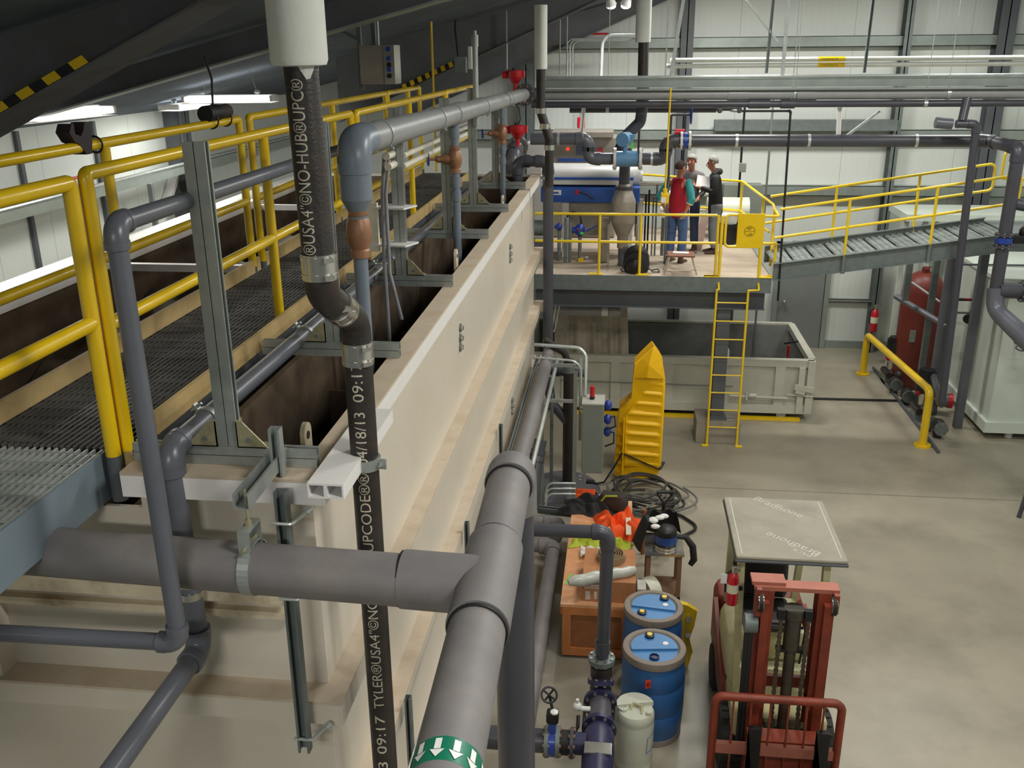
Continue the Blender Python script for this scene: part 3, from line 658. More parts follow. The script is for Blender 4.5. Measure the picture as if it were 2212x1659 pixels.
obj('hanging_strut', cstrut(G(), (-1.29, 3.2, 4.40), (-1.29, 3.185, 3.17), two=1, up=(0, -1, 0), w=.05), M['galvd'], t, smooth=False)
for z in (4.27, 3.93, 3.24):
    g = G(); g.tube(fillet([(-1.33, 3.15, z), (-1.25, 3.15, z), (-1.19, 3.22, z + .035)], .02, 4), .007, 8); g.cyl((-1.205, 3.2, z + .028), (-1.19, 3.22, z + .036), .014, n=8); obj('beam_clip', g, M['galvw'], t)
# white double channel on the corner
t = thing('channel_bracket', 'white double hollow channel lying on the tank rim and clamped to the black pipe', 'bracket', (-1.12, 3.6, 4.42))
g = G()
for x0 in (-1.15, -1.08):
    g.bx(x0, x0 + .07, 3.09, 3.88, 4.472, 4.48); g.bx(x0, x0 + .07, 3.09, 3.88, 4.418, 4.426); g.bx(x0, x0 + .007, 3.09, 3.88, 4.426, 4.472); g.bx(x0 + .063, x0 + .07, 3.09, 3.88, 4.426, 4.472)
obj('double_channel', g, M['white'], t, smooth=False)
# ================================================================ black cast iron riser
RI = .0556
t = thing('cast_iron_riser', 'black cast iron vent pipe with white stencil lettering, offset bends and steel couplings', 'pipe', (-1.03, 3.2, 2.5))
U0, U1, L0 = V((-1.045, 3.09, 6.02)), V((-1.035, 3.09, 5.2)), V((-1.005, 3.41, 4.86))
L1 = V((-1.005, 3.41, 2.2)); L1.x = -1.02
up = V((-1.047, 3.09, 6.1)); hx0 = at(690, 640, y=3.12); 
lx = at(790, 1000, y=3.41).x
Ta, Tb = V((-1.035, 3.09, 5.31)), V((lx, 3.40, 4.90))
obj('upper_pipe', G().cyl((-1.047, 3.09, 6.08), Ta - V((0, 0, .0)), RI, n=32), M['iron'], t)
mid = (Ta + Tb) / 2 + V((0, -.0, .0)); 
A1 = arc(V((-1.035, 3.09, 5.21)), Ta, V((lx, 3.40, 5.03)), .11, 7); A2 = arc(V((lx, 3.40, 5.03)), V((-1.035, 3.09, 5.21)), Tb, .11, 7)
md = (A1[-1] + A2[0]) / 2
obj('upper_bend', G().tube([Ta] + A1 + [md], RI * 1.04, 26), M['iron'], t); obj('lower_bend', G().tube([md] + A2 + [Tb], RI * 1.04, 26), M['iron'], t)
obj('lower_pipe', G().cyl(Tb, (lx, 3.40, 1.2), RI, n=32), M['iron'], t)
for p, d in ((Ta, V((0, 0, 1))), (md, (A2[0] - A1[-1])), (Tb, V((0, 0, 1)))):
    d = d.normalized(); g = G(); g.cyl(p - d * .045, p + d * .045, RI * 1.1, n=28)
    for s in (-.03, .03): g.cyl(p + d * (s - .008), p + d * (s + .008), RI * 1.13, n=28); q = p + d * s + V((.045, -.045, 0)); g.box(q, (.035, .025, .016), rz=.7)
    obj('shielded_coupling', g, M['stain'], t)
g = G(); n = 26
g.surf(lambda u, v: V((-1.047 + math.cos(2 * PI * u) * (RI + .003), 3.09 + math.sin(2 * PI * u) * (RI + .003), 6.06 - v * (.09 + .03 * math.sin(u * 9) + .02 * math.sin(u * 31)))), n, 4, True)
obj('torn_wrap', g, mat('torn_white_wrap', (196, 196, 190), .7, var=.2, scale=40), t)
def sten(s, size, x0, y0, zb, zt, nm, ang=0., par=t):
    # baseline climbs the pipe from zb to zt, tops of the letters to the left
    mk = lambda k: (lambda x, y: V((x0 + math.cos(-PI / 2 + ang - (y - size * .35) / RI) * (RI + .0012), y0 + math.sin(-PI / 2 + ang - (y - size * .35) / RI) * (RI + .0012), zb + x * k)))
    cu = bpy.data.curves.new('t', 'FONT'); cu.body = s; cu.size = size; o = bpy.data.objects.new('t', cu); C.objects.link(o); bpy.context.view_layer.update()
    wd = o.dimensions.x; bpy.data.objects.remove(o); bpy.data.curves.remove(cu)
    return textmesh(s, size, M['stencil'], nm, mk((zt - zb) / wd), par, lim=.012)
sten('ER\u00aeUSA4"\u00a9NO-HUB\u00aeUPC\u00ae', .062, -1.041, 3.09, at(690, 578, y=3.09).z, at(650, 172, y=3.09).z, 'stencil_upper', -.1)
zq = lambda py: at(800, py, y=3.36).z
sten('TYLER\u00aeUSA4"\u00a9NO-HUB\u00ae-UPCODE\u00ae\u00ae004/18/13', .062, lx, 3.40, zq(1525), zq(890), 'stencil_lower', .1)
sten('09:17', .062, lx, 3.40, zq(868), zq(783), 'stencil_time', .1)
sten('004/18/13', .062, lx, 3.40, zq(1790), zq(1640), 'stencil_bottom', .1)
sten('09:17', .062, lx, 3.40, zq(1622), zq(1542), 'stencil_time', .1)
clp = V((lx, 3.40, 4.435)); clamp(t, clp, (0, 0, 1), RI * 1.06, (1, -.2, 0), M['galv'], .045)
obj('clamp_arm', G().bar(clp + V((-.04, -.05, 0)), clp + V((-.1, -.02, 0)), .01, .035, up=(0, 0, 1)), M['galv'], t)
wx = -1.048
t = thing('wrapped_vent', 'thick white insulated vent pipe above the black stencilled pipe', 'pipe', (wx, 3.09, 6.3))
g = G(); g.lathe([(.06, 0), (.086, .004), (.092, .02), (.0915, .5), (.0915, 1.0)], (wx, 3.09, 5.962), (0, 0, 1), 30); obj('insulation', g, M['wrap'], t)
# ================================================================ mezzanine
PX0, PX1, PY0, PY1, PZ = -1.34, 2.25, 14.3, 18.7, 2.73
t = thing('mezzanine', 'grey steel mezzanine with a concrete deck carrying the blue machine and three people', 'platform', (.4, 16, PZ))
obj('deck', G().bx(PX0, PX1, PY0 + .006, PY1, PZ - .12, PZ), M['deck'], t)
g = G(); g.bx(PX0, PX1 + .01, PY0 - .006, PY0 + .006, PZ - .22, PZ + .006); g.bx(PX0, PX1 + .01, PY0 - .05, PY0 - .0065, PZ - .22, PZ - .208); g.bx(PX1 - .002, PX1 + .01, PY0 + .0065, PY1, PZ - .22, PZ + .006)
obj('edge_channel', g, M['galvd'], t)
g = G()
for z in (PZ - .23, PZ - .50): g.bx(PX0, PX1 - .05, PY0 + .05, PY0 + .25, z - .014, z)
g.bx(PX0, PX1 - .05, PY0 + .14, PY0 + .155, PZ - .50, PZ - .244); obj('main_beam', g, M['steel'], t)
for y in (15.4, 16.5, 17.6): obj('joist', G().bx(PX0, PX1 - .05, y, y + .12, PZ - .42, PZ - .121), M['steel'], t)
g = G(); cx, cy = 1.6, 14.5
g.bx(cx - .1, cx + .1, cy - .1, cy - .088, .4, PZ - .515); g.bx(cx - .1, cx + .1, cy + .088, cy + .1, .4, PZ - .515); g.bx(cx - .007, cx + .007, cy - .087, cy + .087, .4, PZ - .515); g.bx(cx - .15, cx + .15, cy - .15, cy + .15, .385, .4)
obj('column', g, M['steel'], t)
obj('column', G().bx(2.05, 2.2, 18.2, 18.35, 0, PZ - .13), M['steel'], t); obj('column', G().bx(-1.1, -.95, 18.2, 18.35, 0, PZ - .13), M['steel'], t)
tag(obj('concrete_pier', G().box((1.62, 14.57, .19), (.7, .58, .38), bev=.012), M['pier']), 'square concrete pier under the mezzanine column behind the yellow ladder', 'pier')
def rail(lab, segs, posts, r=.021, mt=None, foot=None, nm='handrail', grp=None, par=None):
    t = thing(nm, lab, 'railing', segs[0][0], group=grp) if par is None else par
    for s in segs: obj('rail', G().tube(s, r, 14), mt or M['yellow2'], t)
    for a, b in posts: obj('post', G().cyl(a, b, r, n=14), mt or M['yellow2'], t)
    if foot:
        for a in foot: obj('foot_plate', G().box(a, (.2, .1, .012)), mt or M['yellow2'], t)
    return t
zt, zm, yf = 3.665, 3.245, 14.36
rail('yellow guardrail along the front edge of the mezzanine before the black backpack', [[(PX0, yf, zt), (1.4, yf, zt)], [(PX0, yf, zm), (1.4, yf, zm)]], [((x, yf, PZ), (x, yf, zt)) for x in (-.35, .27, 1.42)], foot=[(-.40, yf, PZ + .012), (.32, yf, PZ + .012), (1.36, yf, PZ + .012)])
# gate over the ladder
t = thing('safety_gate', 'yellow swing gate with a round symbol plate above the ladder', 'gate', (1.75, yf - .03, 3.4))
gy = yf - .03
obj('hinge_post', G().cyl((2.07, gy, PZ - .04), (2.07, gy, 3.70), .026, n=14), M['yellow2'], t)
obj('latch_post', G().cyl((1.475, gy, PZ - .04), (1.475, gy, 3.66), .024, n=14), M['yellow2'], t)
lp = fillet([(1.80, gy, 3.68), (1.53, gy, 3.68), (1.53, gy, 3.2), (2.07, gy, 3.2)], .07, 5)
obj('gate_frame', G().tube(lp, .02, 12), M['yellow2'], t); obj('gate_frame', G().cyl((1.80, gy, 3.68), (2.07, gy, 3.68), .02, n=12), M['yellow2'], t)
pl = obj('symbol_plate', G().bx(1.70, 2.09, gy - .026, gy - .021, 3.19, 3.70), M['yellow'], t)
g = G(); cx, cz = 1.885, 3.44
g.tube([(cx + math.cos(a) * .075, gy - .028, cz + math.sin(a) * .075) for a in [2 * PI * i / 24 for i in range(24)]], .004, 5, closed=True)
g.bar((cx - .075, gy - .028, cz), (cx + .075, gy - .028, cz), .006, .004); 
for s in (1, -1):
    g.bar((cx - .02 * s, gy - .029, cz + .02 * s), (cx + .025 * s, gy - .029, cz + .055 * s), .016, .004); g.bar((cx + .025 * s, gy - .029, cz + .055 * s), (cx - .025 * s, gy - .029, cz + .05 * s), .008, .004); g.ball((cx - .03 * s, gy - .028, cz + .045 * s), (.012, .003, .012), 8)
obj('round_symbol', g, mat('olive_print', (120, 108, 20), .6), pl)
for x in (1.36, 2.16): obj('foot_plate', G().box((x, gy, PZ + .012), (.2, .1, .012)), M['yellow2'], t)
# ladder
t = thing('ladder', 'yellow fixed ladder climbing from the floor to the mezzanine gate', 'ladder', (1.68, 14.2, 0))
ly = 14.2
for s, x0, x1 in ((-1, 1.445, 1.475), (1, 1.915, 2.07)):
    obj('side_rail', G().tube([(x0, ly, .0), (x0, ly, 2.5), (x0, ly, 2.56), (x1, ly, 2.565), (x1, ly + .12, 2.66)], .019, 10), M['yellow2'], t)
    obj('foot', G().box((x0 + s * .03, ly - .03, .012), (.11, .07, .024), bev=.008), M['yellow2'], t)
for i in range(8): z = .32 + .292 * i; obj('rung', G().cyl((1.445, ly, z), (1.915, ly, z), .011, n=8), M['yellow2'], t)
# side loop between mezzanine and ramp
rail('yellow rail loop turning the right front corner of the mezzanine', [fillet([(2.07, yf, 3.66), (2.3, yf, 3.66)], .01), [(2.07, yf, 3.25), (2.3, yf, 3.25)], fillet([(2.3, yf, 3.66), (2.27, yf + .25, 3.72), (2.27, yf + .25, 3.1), (2.3, yf, 3.25)], .05)], [((2.30, yf + .05, PZ), (2.30, yf + .05, 3.25))], foot=[(2.3, yf + .05, PZ + .012)])
rail('yellow rail at the back of the mezzanine sloping down behind the man in black', [[(-.6, 18.4, 3.83), (2.05, 17, 3.83)], [(2.05, 17, 3.83), (2.38, 15.5, 3.66), (2.36, 15.2, 3.62)], [(-.6, 18.4, 3.3), (2.05, 17, 3.32), (2.36, 15.6, 3.2)]], [((2.05, 17, PZ), (2.05, 17, 3.83)), ((2.36, 15.2, PZ), (2.36, 15.2, 3.62)), ((2.28, 15.9, PZ), (2.28, 15.9, 3.7))])
# ramp
t = thing('ramp', 'grey steel ramp with serrated grip treads climbing right from the mezzanine', 'ramp', (3.8, 14.8, 3))
def lerp(a, b, k): return V(a) + (V(b) - V(a)) * k
A0, A1 = V((2.27, 14.3, 2.70)), V((5.55, 14.3, 3.19)); hgt = .265
for y, nm, dz in ((14.3, 'near_stringer', 0), (15.3, 'far_stringer', .07)):
    g = G(); o = V((0, y - 14.3, dz)); u = V((0, 0, hgt))
    g.hexa([A0 + o, A1 + o, A1 + o + V((0, .012, 0)), A0 + o + V((0, .012, 0)), A0 + o + u, A1 + o + u, A1 + o + u + V((0, .012, 0)), A0 + o + u + V((0, .012, 0))])
    for q in (V((0, -.05, 0)), u - V((0, .05, .012))): g.hexa([A0 + o + q, A1 + o + q, A1 + o + q + V((0, .049, 0)), A0 + o + q + V((0, .049, 0)), A0 + o + q + V((0, 0, .012)), A1 + o + q + V((0, 0, .012)), A1 + o + q + V((0, .049, .012)), A0 + o + q + V((0, .049, .012))])
    obj(nm, g, M['galvd'], t)
n = 11
for i in range(n):
    a = lerp(A0, A1, (i + .04) / n) + V((0, .016, hgt - .02)); b = lerp(A0, A1, (i + .93) / n) + V((0, .016, hgt - .02)); g = G(); w = V((0, .98, 0)); d = V((0, 0, .012))
    g.hexa([a, b, b + w, a + w, a + d, b + d, b + w + d, a + w + d])
    for j in range(3):
        for k in range(12):
            p = lerp(a, b, (j + .5) / 3) + V((0, .05 + k * .08, .016)); g.m = 1; g.box(p, (.05, .035, .012))
    obj('tread', g, [M['galvd'], M['galvw'] if i % 4 != 2 else M['galv']], t, smooth=False)
zr = lambda x, y, h: (2.70 + (x - 2.27) * (.49 / 3.28)) + h
for y, lab, xp, dz in ((14.28, 'yellow handrail on the near side of the ramp', (3.28, 4.48), 0.0), (15.32, 'yellow handrail on the far side of the ramp before the white back wall', (3.3, 4.52), .04)):
    g1 = [(2.3, y, zr(2.3, y, 1.07 + dz)), (5.6, y, zr(5.6, y, 1.10 + dz))]; g2 = [(2.25, y, zr(2.25, y, .655 + dz)), (5.6, y, zr(5.6, y, .70 + dz))]
    rr = rail(lab, [fillet([g1[0], g1[1], g2[1], g2[0]], .08, 5)], [((x, y, zr(x, y, .12)), (x, y, zr(x, y, 1.08 + dz))) for x in xp])
    for x in xp: obj('socket', G().cyl((x, y - .0, zr(x, y, -.02)), (x, y - .0, zr(x, y, .24)), .032, n=10), M['galvd'], rr)
# upper landing at the right edge
t = thing('upper_landing', 'grey landing at the top of the ramp by the right edge', 'platform', (6.5, 14.9, 3.4))
obj('deck', G().bx(5.56, 8.5, 14.3, 15.4, 3.19, 3.46), M['galvd'], t)
obj('support_post', G().bx(5.6, 5.72, 15.3, 15.42, 0, 3.19), M['steel'], t); obj('support_post', G().bx(8.3, 8.42, 14.4, 14.52, 0, 3.19), M['steel'], t)
rail('yellow handrail on the upper landing at the right edge of the picture', [fillet([(8.4, 15.35, 4.52), (5.72, 15.35, 4.52), (5.72, 15.35, 4.1), (8.4, 15.35, 4.1)], .08), [(5.75, 14.35, 4.46), (8.4, 14.35, 4.46)]], [((6.2, 14.35, 3.46), (6.2, 14.35, 4.46)), ((8.3, 15.35, 3.46), (8.3, 15.35, 4.5))])
# ================================================================ machines on the deck
t = thing('decanter_machine', 'long decanter machine with blue base and white rounded cover', 'machine', (-.5, 15.9, PZ))
ym = 15.55
g = G(); g.box((-.55, ym + .4, 3.78), (1.62, .8, .26), bev=.03); obj('blue_base', g, M['blue'], t)
g = G()
g.surf(lambda u, v: V((-1.36 + v * 1.5, ym + .42 - math.cos(PI * u) * .37, 3.94 + (.30 * math.sin(PI * u) ** .45 if 0 < u < 1 else 0))), 18, 2); 
for x in (-1.36, .14): g.add([(x, ym + .42 - math.cos(PI * i / 17) * .37, 3.94 + .30 * max(0, math.sin(PI * i / 17)) ** .45) for i in range(18)], [tuple(range(18))])
obj('cover', g, M['mach'], t)
g = G(); g.bx(-1.37, .15, ym + .035, ym + .8, 4.02, 4.06); obj('blue_stripe', g, M['blue'], t)
g = G(); g.cyl((.14, ym + .4, 4.04), (.26, ym + .4, 4.04), .17); g.cyl((.26, ym + .4, 4.04), (.3, ym + .4, 4.04), .08); obj('end_bearing', g, M['mach'], t)
g = G(); g.bx(-1.22, -1.02, ym - .012, ym - .001, 3.78, 3.86); nb = obj('name_plate', g, M['plastic'], t); obj('plate_print', G().bx(-1.19, -1.06, ym - .016, ym - .0125, 3.80, 3.83), M['blue'], nb)
g = G(); g.cyl((-.76, ym - .03, 3.83), (-.76, ym, 3.83), .035, n=12); obj('red_knob', g, M['red'], t)
g = G(); g.tube([(-.72, ym - .02, 3.83), (-.6, ym - .03, 3.8), (-.5, ym - .02, 3.72)], .012, 8); obj('cable', g, M['black'], t)
for x in (-1.25, -.95, .1): obj('leg', G().box((x, ym + .2, 3.19), (.11, .3, .91)), M['mach'], t)
for x in (-1.25, .1): obj('leg', G().box((x, ym + .7, 3.19), (.11, .11, .91)), M['mach'], t)
obj('chute', G().hexa([V(q) for q in ((-.9, ym + .1, 3.1), (-.25, ym + .1, 3.1), (-.25, ym + .6, 3.1), (-.9, ym + .6, 3.1), (-1.0, ym + .1, 3.64), (-.15, ym + .1, 3.64), (-.15, ym + .6, 3.64), (-1.0, ym + .6, 3.64))]), M['stainless'], t)
t = thing('control_cabinet', 'second grey machine with screen panel and red light behind the white cover', 'machine', (-.7, 17.3, PZ))
obj('body', G().box((-.75, 17.75, 3.64), (1.2, .7, 1.8), bev=.02), M['stainless'], t)
obj('hood', G().bx(-1.32, -.22, 17.25, 18.1, 4.55, 4.64), M['stainless'], t)
obj('blue_band', G().bx(-1.2, -.4, 17.385, 17.399, 4.12, 4.17), M['blue'], t)
obj('screen', G().bx(-.88, -.62, 17.385, 17.399, 4.23, 4.4), mat('dark_screen', (70, 84, 104), .25), t); obj('screen_mark', G().bx(-.76, -.70, 17.38, 17.3845, 4.29, 4.32), mat('screen_light', (90, 180, 250), .3, emit=1.), t)
g = G(); g.cyl((-1.03, 17.38, 4.34), (-1.03, 17.4, 4.34), .03, n=12); obj('warning_light', g, M['led_red'], t)
g = G(); g.bx(-.5, -.4, 17.385, 17.399, 4.27, 4.36); g.m = 1; g.bx(-.5, -.4, 17.384, 17.398, 4.22, 4.27); obj('warning_label', g, [M['red'], M['yellow']], t)
obj('side_cabinet', G().box((-1.6, 17.5, 3.6), (.34, .5, 1.72), bev=.02), M['mach'], t)
# red switch box
p = at(1255, 265, y=18.2); t = thing('alarm_station', 'small red alarm box on a slim post behind the grey machine', 'alarm', (p.x, p.y, PZ)); obj('box', G().box(p, (.14, .08, .2), bev=.02), M['red'], t); obj('post', G().bx(p.x - .03, p.x + .03, p.y + .05, p.y + .1, PZ, p.z + .3), M['galv'], t)
t = thing('flocculant_cone', 'stainless cone hopper with black inlet pipe standing on the deck', 'hopper', (.0, 15.05, PZ))
hx, hy = .0, 15.05
zc_ = lambda py: at(1347, py, y=hy).z
g = G(); g.lathe([(.08, zc_(396)), (.1, zc_(400)), (.185, zc_(432)), (.19, zc_(436)), (.19, zc_(478)), (.185, zc_(481)), (.1, zc_(508)), (.085, zc_(512)), (.085, zc_(535))], (hx, hy, 0), (0, 0, 1), 28); obj('cone_body', g, M['stainless'], t)
obj('outlet_pipe', G().cyl((hx + .02, hy, 3.05), (hx + .02, hy, PZ), .085, n=20), M['pvc'], t)
for dx in (-.22, .22): obj('leg', G().box((hx + dx, hy - .1, 3.07), (.035, .035, .67)), M['stainless'], t)
obj('leg', G().box((hx - .3, hy + .25, 3.1), (.14, .14, .72)), M['stainless'], t)
g = G(); g.cyl((hx, hy, 3.93), (hx, hy, 4.42), .085, n=20); obj('inlet_pipe', g, M['pvcdk'], t)
flange(t, (hx, hy, 3.97), (0, 0, 1), .14, .05, M['pvcdk'])
# blue pumps under the machine
for (px, py), lab, s in (((1253, 497), 'dark blue actuator with a green tag under the blue machine', 1.), ((1208, 490), 'small blue capped valve left of the dark blue actuator', .6)):
    p = at(px, py, y=15.3); t = thing('actuator', lab, 'valve', V((p.x, p.y, PZ)))
    g = G(); g.ball(p, (.085 * s, .09 * s, .11 * s), 14); g.cyl(p - V((.13 * s, 0, 0)), p + V((.06 * s, 0, 0)), .05 * s, n=14); obj('housing', g, M['valveb'], t)
    obj('stand', G().cyl((p.x, p.y + .02, PZ), p - V((0, -.02, .05)), .03, n=10), M['galvd'], t)
    if s == 1.:
        g = G(); g.box(p + V((.035, -.092, -.035)), (.05, .01, .04)); obj('green_tag', g, mat('lime_tag', (60, 220, 60), .5), t)
        g = G(); g.cyl(p + V((-.01, -.1, .01)), p + V((-.01, -.08, .01)), .016, n=10); obj('red_cap', g, M['red'], t)
        g = G(); g.tube([p + V((.02, 0, .1)), p + V((0, .0, .25)), p + V((-.12, .02, .3)), p + V((-.22, .1, .2))], .016, 8); obj('hose', g, M['rubber'], t)
        g = G(); g.bar(p + V((.1, 0, -.02)), p + V((.28, 0, .08)), .03, .02); obj('lever', g, M['valveb'], t)
        obj('foot', G().box((p.x + .02, p.y, PZ + .03), (.08, .08, .06)), M['yellow'], t)
for px, py0, py1, lab in ((1222, 470, 545, 'thin grey support post left of the blue actuator'), (1232, 480, 548, 'thicker grey support post beside the blue actuator')):
    a = at(px, py0, y=15.25); tag(obj('support_post', G().cyl((a.x, 15.25, PZ), a, .025, n=10), M['galvd']), lab, 'post')
p = at(1195, 486, y=15.6); t = thing('white_motor', 'grey rounded motor partly hidden at the tank end under the machine', 'motor', V((p.x - .25, p.y, PZ)))
g = G(); g.cyl((p.x - .35, p.y, p.z - .05), (p.x - .1, p.y, p.z - .05), .13); obj('body', g, M['galvd'], t); g = G(); g.box((p.x - .22, p.y, PZ + .12), (.2, .2, .24)); obj('base', g, M['steel'], t)
tag(obj('crumpled_paper', G().ball(at(1267, 556, z=PZ + .025), (.035, .025, .022), 8), M['paper']), 'small white scrap of paper on the mezzanine deck', 'paper')
# clutter of slim pipes right of the cone
for k, (px, y0, y1, r, mt) in enumerate(((1384, 430, 530, .05, 'mach'), (1396, 420, 500, .016, 'black'), (1403, 410, 505, .016, 'black'), (1420, 400, 505, .016, 'galvd'), (1433, 470, 560, .03, 'galvd'), (1412, 425, 560, .014, 'galvd'))):
    a = at(px, y0, y=15.9); b = at(px, y0, y=15.9); b.z = PZ
    tag(obj('standpipe', G().cyl(a, b, r, n=12), M[mt]), ['pale standpipe just right of the stainless cone', 'thin black standpipe nearest the stainless cone', 'second thin black standpipe right of the stainless cone', 'thin grey standpipe behind the red vested man', 'thick grey standpipe at the feet of the red vested man', 'slim low grey standpipe before the red vested man'][k], 'pipe')
a = at(1370, 395, y=15.9); tag(obj('cross_pipe', G().cyl(a, a + V((.75, 0, 0)), .03, n=12), M['stain']), 'short shiny steel pipe running right from the cover end to the red vested man', 'pipe')
# ================================================================ overhead pipes across the hall
def hrun(nm, lab, x0, x1, y, z, r, mt, clamps=(), cols=()):
    t = thing(nm, lab, 'pipe', ((x0 + x1) / 2, y, z)); obj('pipe', G().cyl((x0, y, z), (x1, y, z), r, n=20), M[mt], t)
    for x in clamps:
        g = G(); g.cyl((x - .025, y, z), (x + .025, y, z), r * 1.1, n=20); g.cyl((x, y, z + r), (x, y, roof(x) - .02), .006, n=6); obj('hanger_band', g, M['galvw'], t)
    for a, b, k in cols: obj('coupling', G().cyl((a, y, z), (b, y, z), r * k, n=20), M[mt], t)
    return t
hrun('overhead_main', 'thick light grey pipe crossing overhead just below the galvanised tray', -1.27, 8.4, 14.5, 5.392, .08, 'pvclt', (2.4, 4.5, 6.6), ((1.45, 1.75, 1.1), (2.4, 2.7, 1.1)))
hrun('overhead_line', 'second dark grey pipe crossing overhead below the thick pipe', -1.4, 8.4, 14.45, 5.258, .048, 'pvcdk', (2.35, 4.2), ((1.75, 2.05, 1.35), (2.2, 2.4, 1.35)))
hrun('back_line', 'short dark grey pipe behind the crossing pipes above the grey machine', -.9, 1.4, 15.6, 5.12, .05, 'pvcdk', (-.3,))
t = thing('meter_line', 'dark grey pipe with dips on both sides of the blue flow meter', 'pipe', (.5, 14.5, 4.6))
PL = [(-1.42, 14.5, 4.762), (-.55, 14.5, 4.762), (-.55, 14.5, 4.472), (-.16, 14.5, 4.472)]
run(t, PL, .088, M['pvc'], 1.2, 1.08)
run(t, [(.24, 14.5, 4.472), (.60, 14.5, 4.472), (.60, 14.5, 4.74), (5.15, 14.5, 4.74), (5.33, 13.85, 4.70), (5.33, 13.85, 2.6), ], .088, M['pvcdk'], 1.2, 1.08)
for x in (-1.0, -.64, .1 + .3, 1.62, 2.65, 4.15): obj('band', G().cyl((x - .02, 14.5, 4.762 if x < -.5 else (4.472 if x < .5 else 4.74)), (x + .02, 14.5, 4.762 if x < -.5 else (4.472 if x < .5 else 4.74)), .094, n=22), M['galvw'], t)
t = thing('flow_meter', 'light blue flow meter with round head between two pale flanges', 'meter', (.04, 14.5, 4.47))
obj('body', G().cyl((-.13, 14.5, 4.472), (.21, 14.5, 4.472), .115, n=26), M['meter'], t)
for x in (-.15, .23): flange(t, (x, 14.5, 4.472), (1, 0, 0), .165, .04, M['mach'])
g = G(); g.cyl((.0, 14.46, 4.56), (.0, 14.46, 4.7), .035); obj('neck', g, M['meter'], t)
g = G(); g.cyl((-.05, 14.36, 4.76), (.03, 14.56, 4.76), .1, n=22); g.box((.09, 14.45, 4.8), (.1, .06, .06)); obj('head', g, M['meter'], t)
tag_ = G(); tag_.box((.1, 14.33, 4.68), (.03, .01, .09)); obj('green_tag', tag_, mat('lime_tag', (60, 220, 60), .5), t)
# vertical leg of the meter line down to the cone
tag(obj('feed_pipe', G().cyl((.02, 14.95, 4.43), (.02, 14.95, 4.60), .085, n=18), M['pvcdk']), 'short black pipe stub hidden behind the flow meter above the cone', 'pipe')
# butterfly valve with blue body
t = thing('butterfly_valve', 'blue bodied butterfly valve between pale flanges left of the long dark pipe', 'valve', (.88, 14.5, 4.74))
obj('body', G().cyl((.85, 14.5, 4.74), (.91, 14.5, 4.74), .125, n=24), M['valveb'], t)
for x in (.82, .94): flange(t, (x, 14.5, 4.74), (1, 0, 0), .14, .035, M['mach'])
g = G(); g.cyl((.72, 14.5, 4.86), (.86, 14.5, 4.86), .045); obj('red_cap', g, M['red'], t)
# bent black pipe from the third wrapped vent
t = thing('bent_vent', 'black vent pipe bending left behind the flow meter below the third white wrapped pipe', 'pipe', (.15, 14.9, 5))
g = G(); P = [V((.222, 14.9, 6.12)), V((.235, 14.9, 5.2)), V((.215, 14.9, 4.98)), V((-.02, 14.9, 4.75)), V((-.1, 14.9, 4.52))]
obj('straight', G().cyl(P[0], P[1], .078, n=22), M['iron'], t)
obj('bend', G().tube(fillet(P[1:], .12, 6), [.085] * len(fillet(P[1:], .12, 6)), 20), M['pvcdk'], t)
g = G(); g.cyl((.235, 14.9, 5.22), (.235, 14.9, 5.5), .095, n=22); obj('sleeve', g, M['iron'], t)
def wrapped(lab, x, y, z0, z1, r):
    t = thing('wrapped_vent', lab, 'pipe', (x, y, z0)); g = G(); g.lathe([(r * .65, 0), (r * .95, .004), (r, .02), (r, z1 - z0)], (x, y, z0), (0, 0, 1), 24); obj('insulation', g, M['wrap'], t); return t
wrapped('third white insulated vent pipe above the bent black vent at the back', .21, 14.9, 6.11, 6.72, .112)
# second cast iron riser at the tank's far end
t = thing('cast_iron_riser', 'slimmer black vent pipe with an offset bend at the far end of the tank', 'pipe', (-1.0, 11.5, 5))
ry = 11.5; q = [at(1167, 146, y=ry), at(1168, 245, y=ry), at(1184, 300, y=ry), at(1186, 420, y=ry)]
P = [V(a) for a in q]; P[0].x = P[1].x; P[2].x = P[3].x; P[3].z = 4.45
A = fillet([P[0], P[1] + V((0, 0, .02)), P[2], P[3]], .09, 5)
obj('pipe', G().tube(A, .053, 18), M['iron'], t)
for a in (P[1] + V((0, 0, .03)), (P[1] + P[2]) / 2, P[2] - V((0, 0, .1))):
    obj('coupling', G().cyl(a - V((0, 0, .03)), a + V((0, 0, .03)), .062, n=18), M['stain'], t)
wrapped('second white insulated vent pipe above the slim black riser', P[0].x, ry, P[0].z - .02, 6.5, .075)
# vertical dark pipe in front of the dumpster
t = thing('vertical_drain', 'tall dark grey drain pipe rising in front of the mezzanine at the tank end', 'pipe', (-1.0, 12.95, 3))
run(t, [(-1.45, 12.95, 4.33), (-1.45, 12.95, 4.60), (-1.03, 12.95, 4.60), (-1.02, 12.95, 1.62), (-.45, 12.95, 1.60)], .072, M['pvcdk'], 1.5, 1.12)
clamp(t, (-1.03, 12.95, 4.38), (0, 0, 1), .075, (-1, 0, 0), M['galv'])
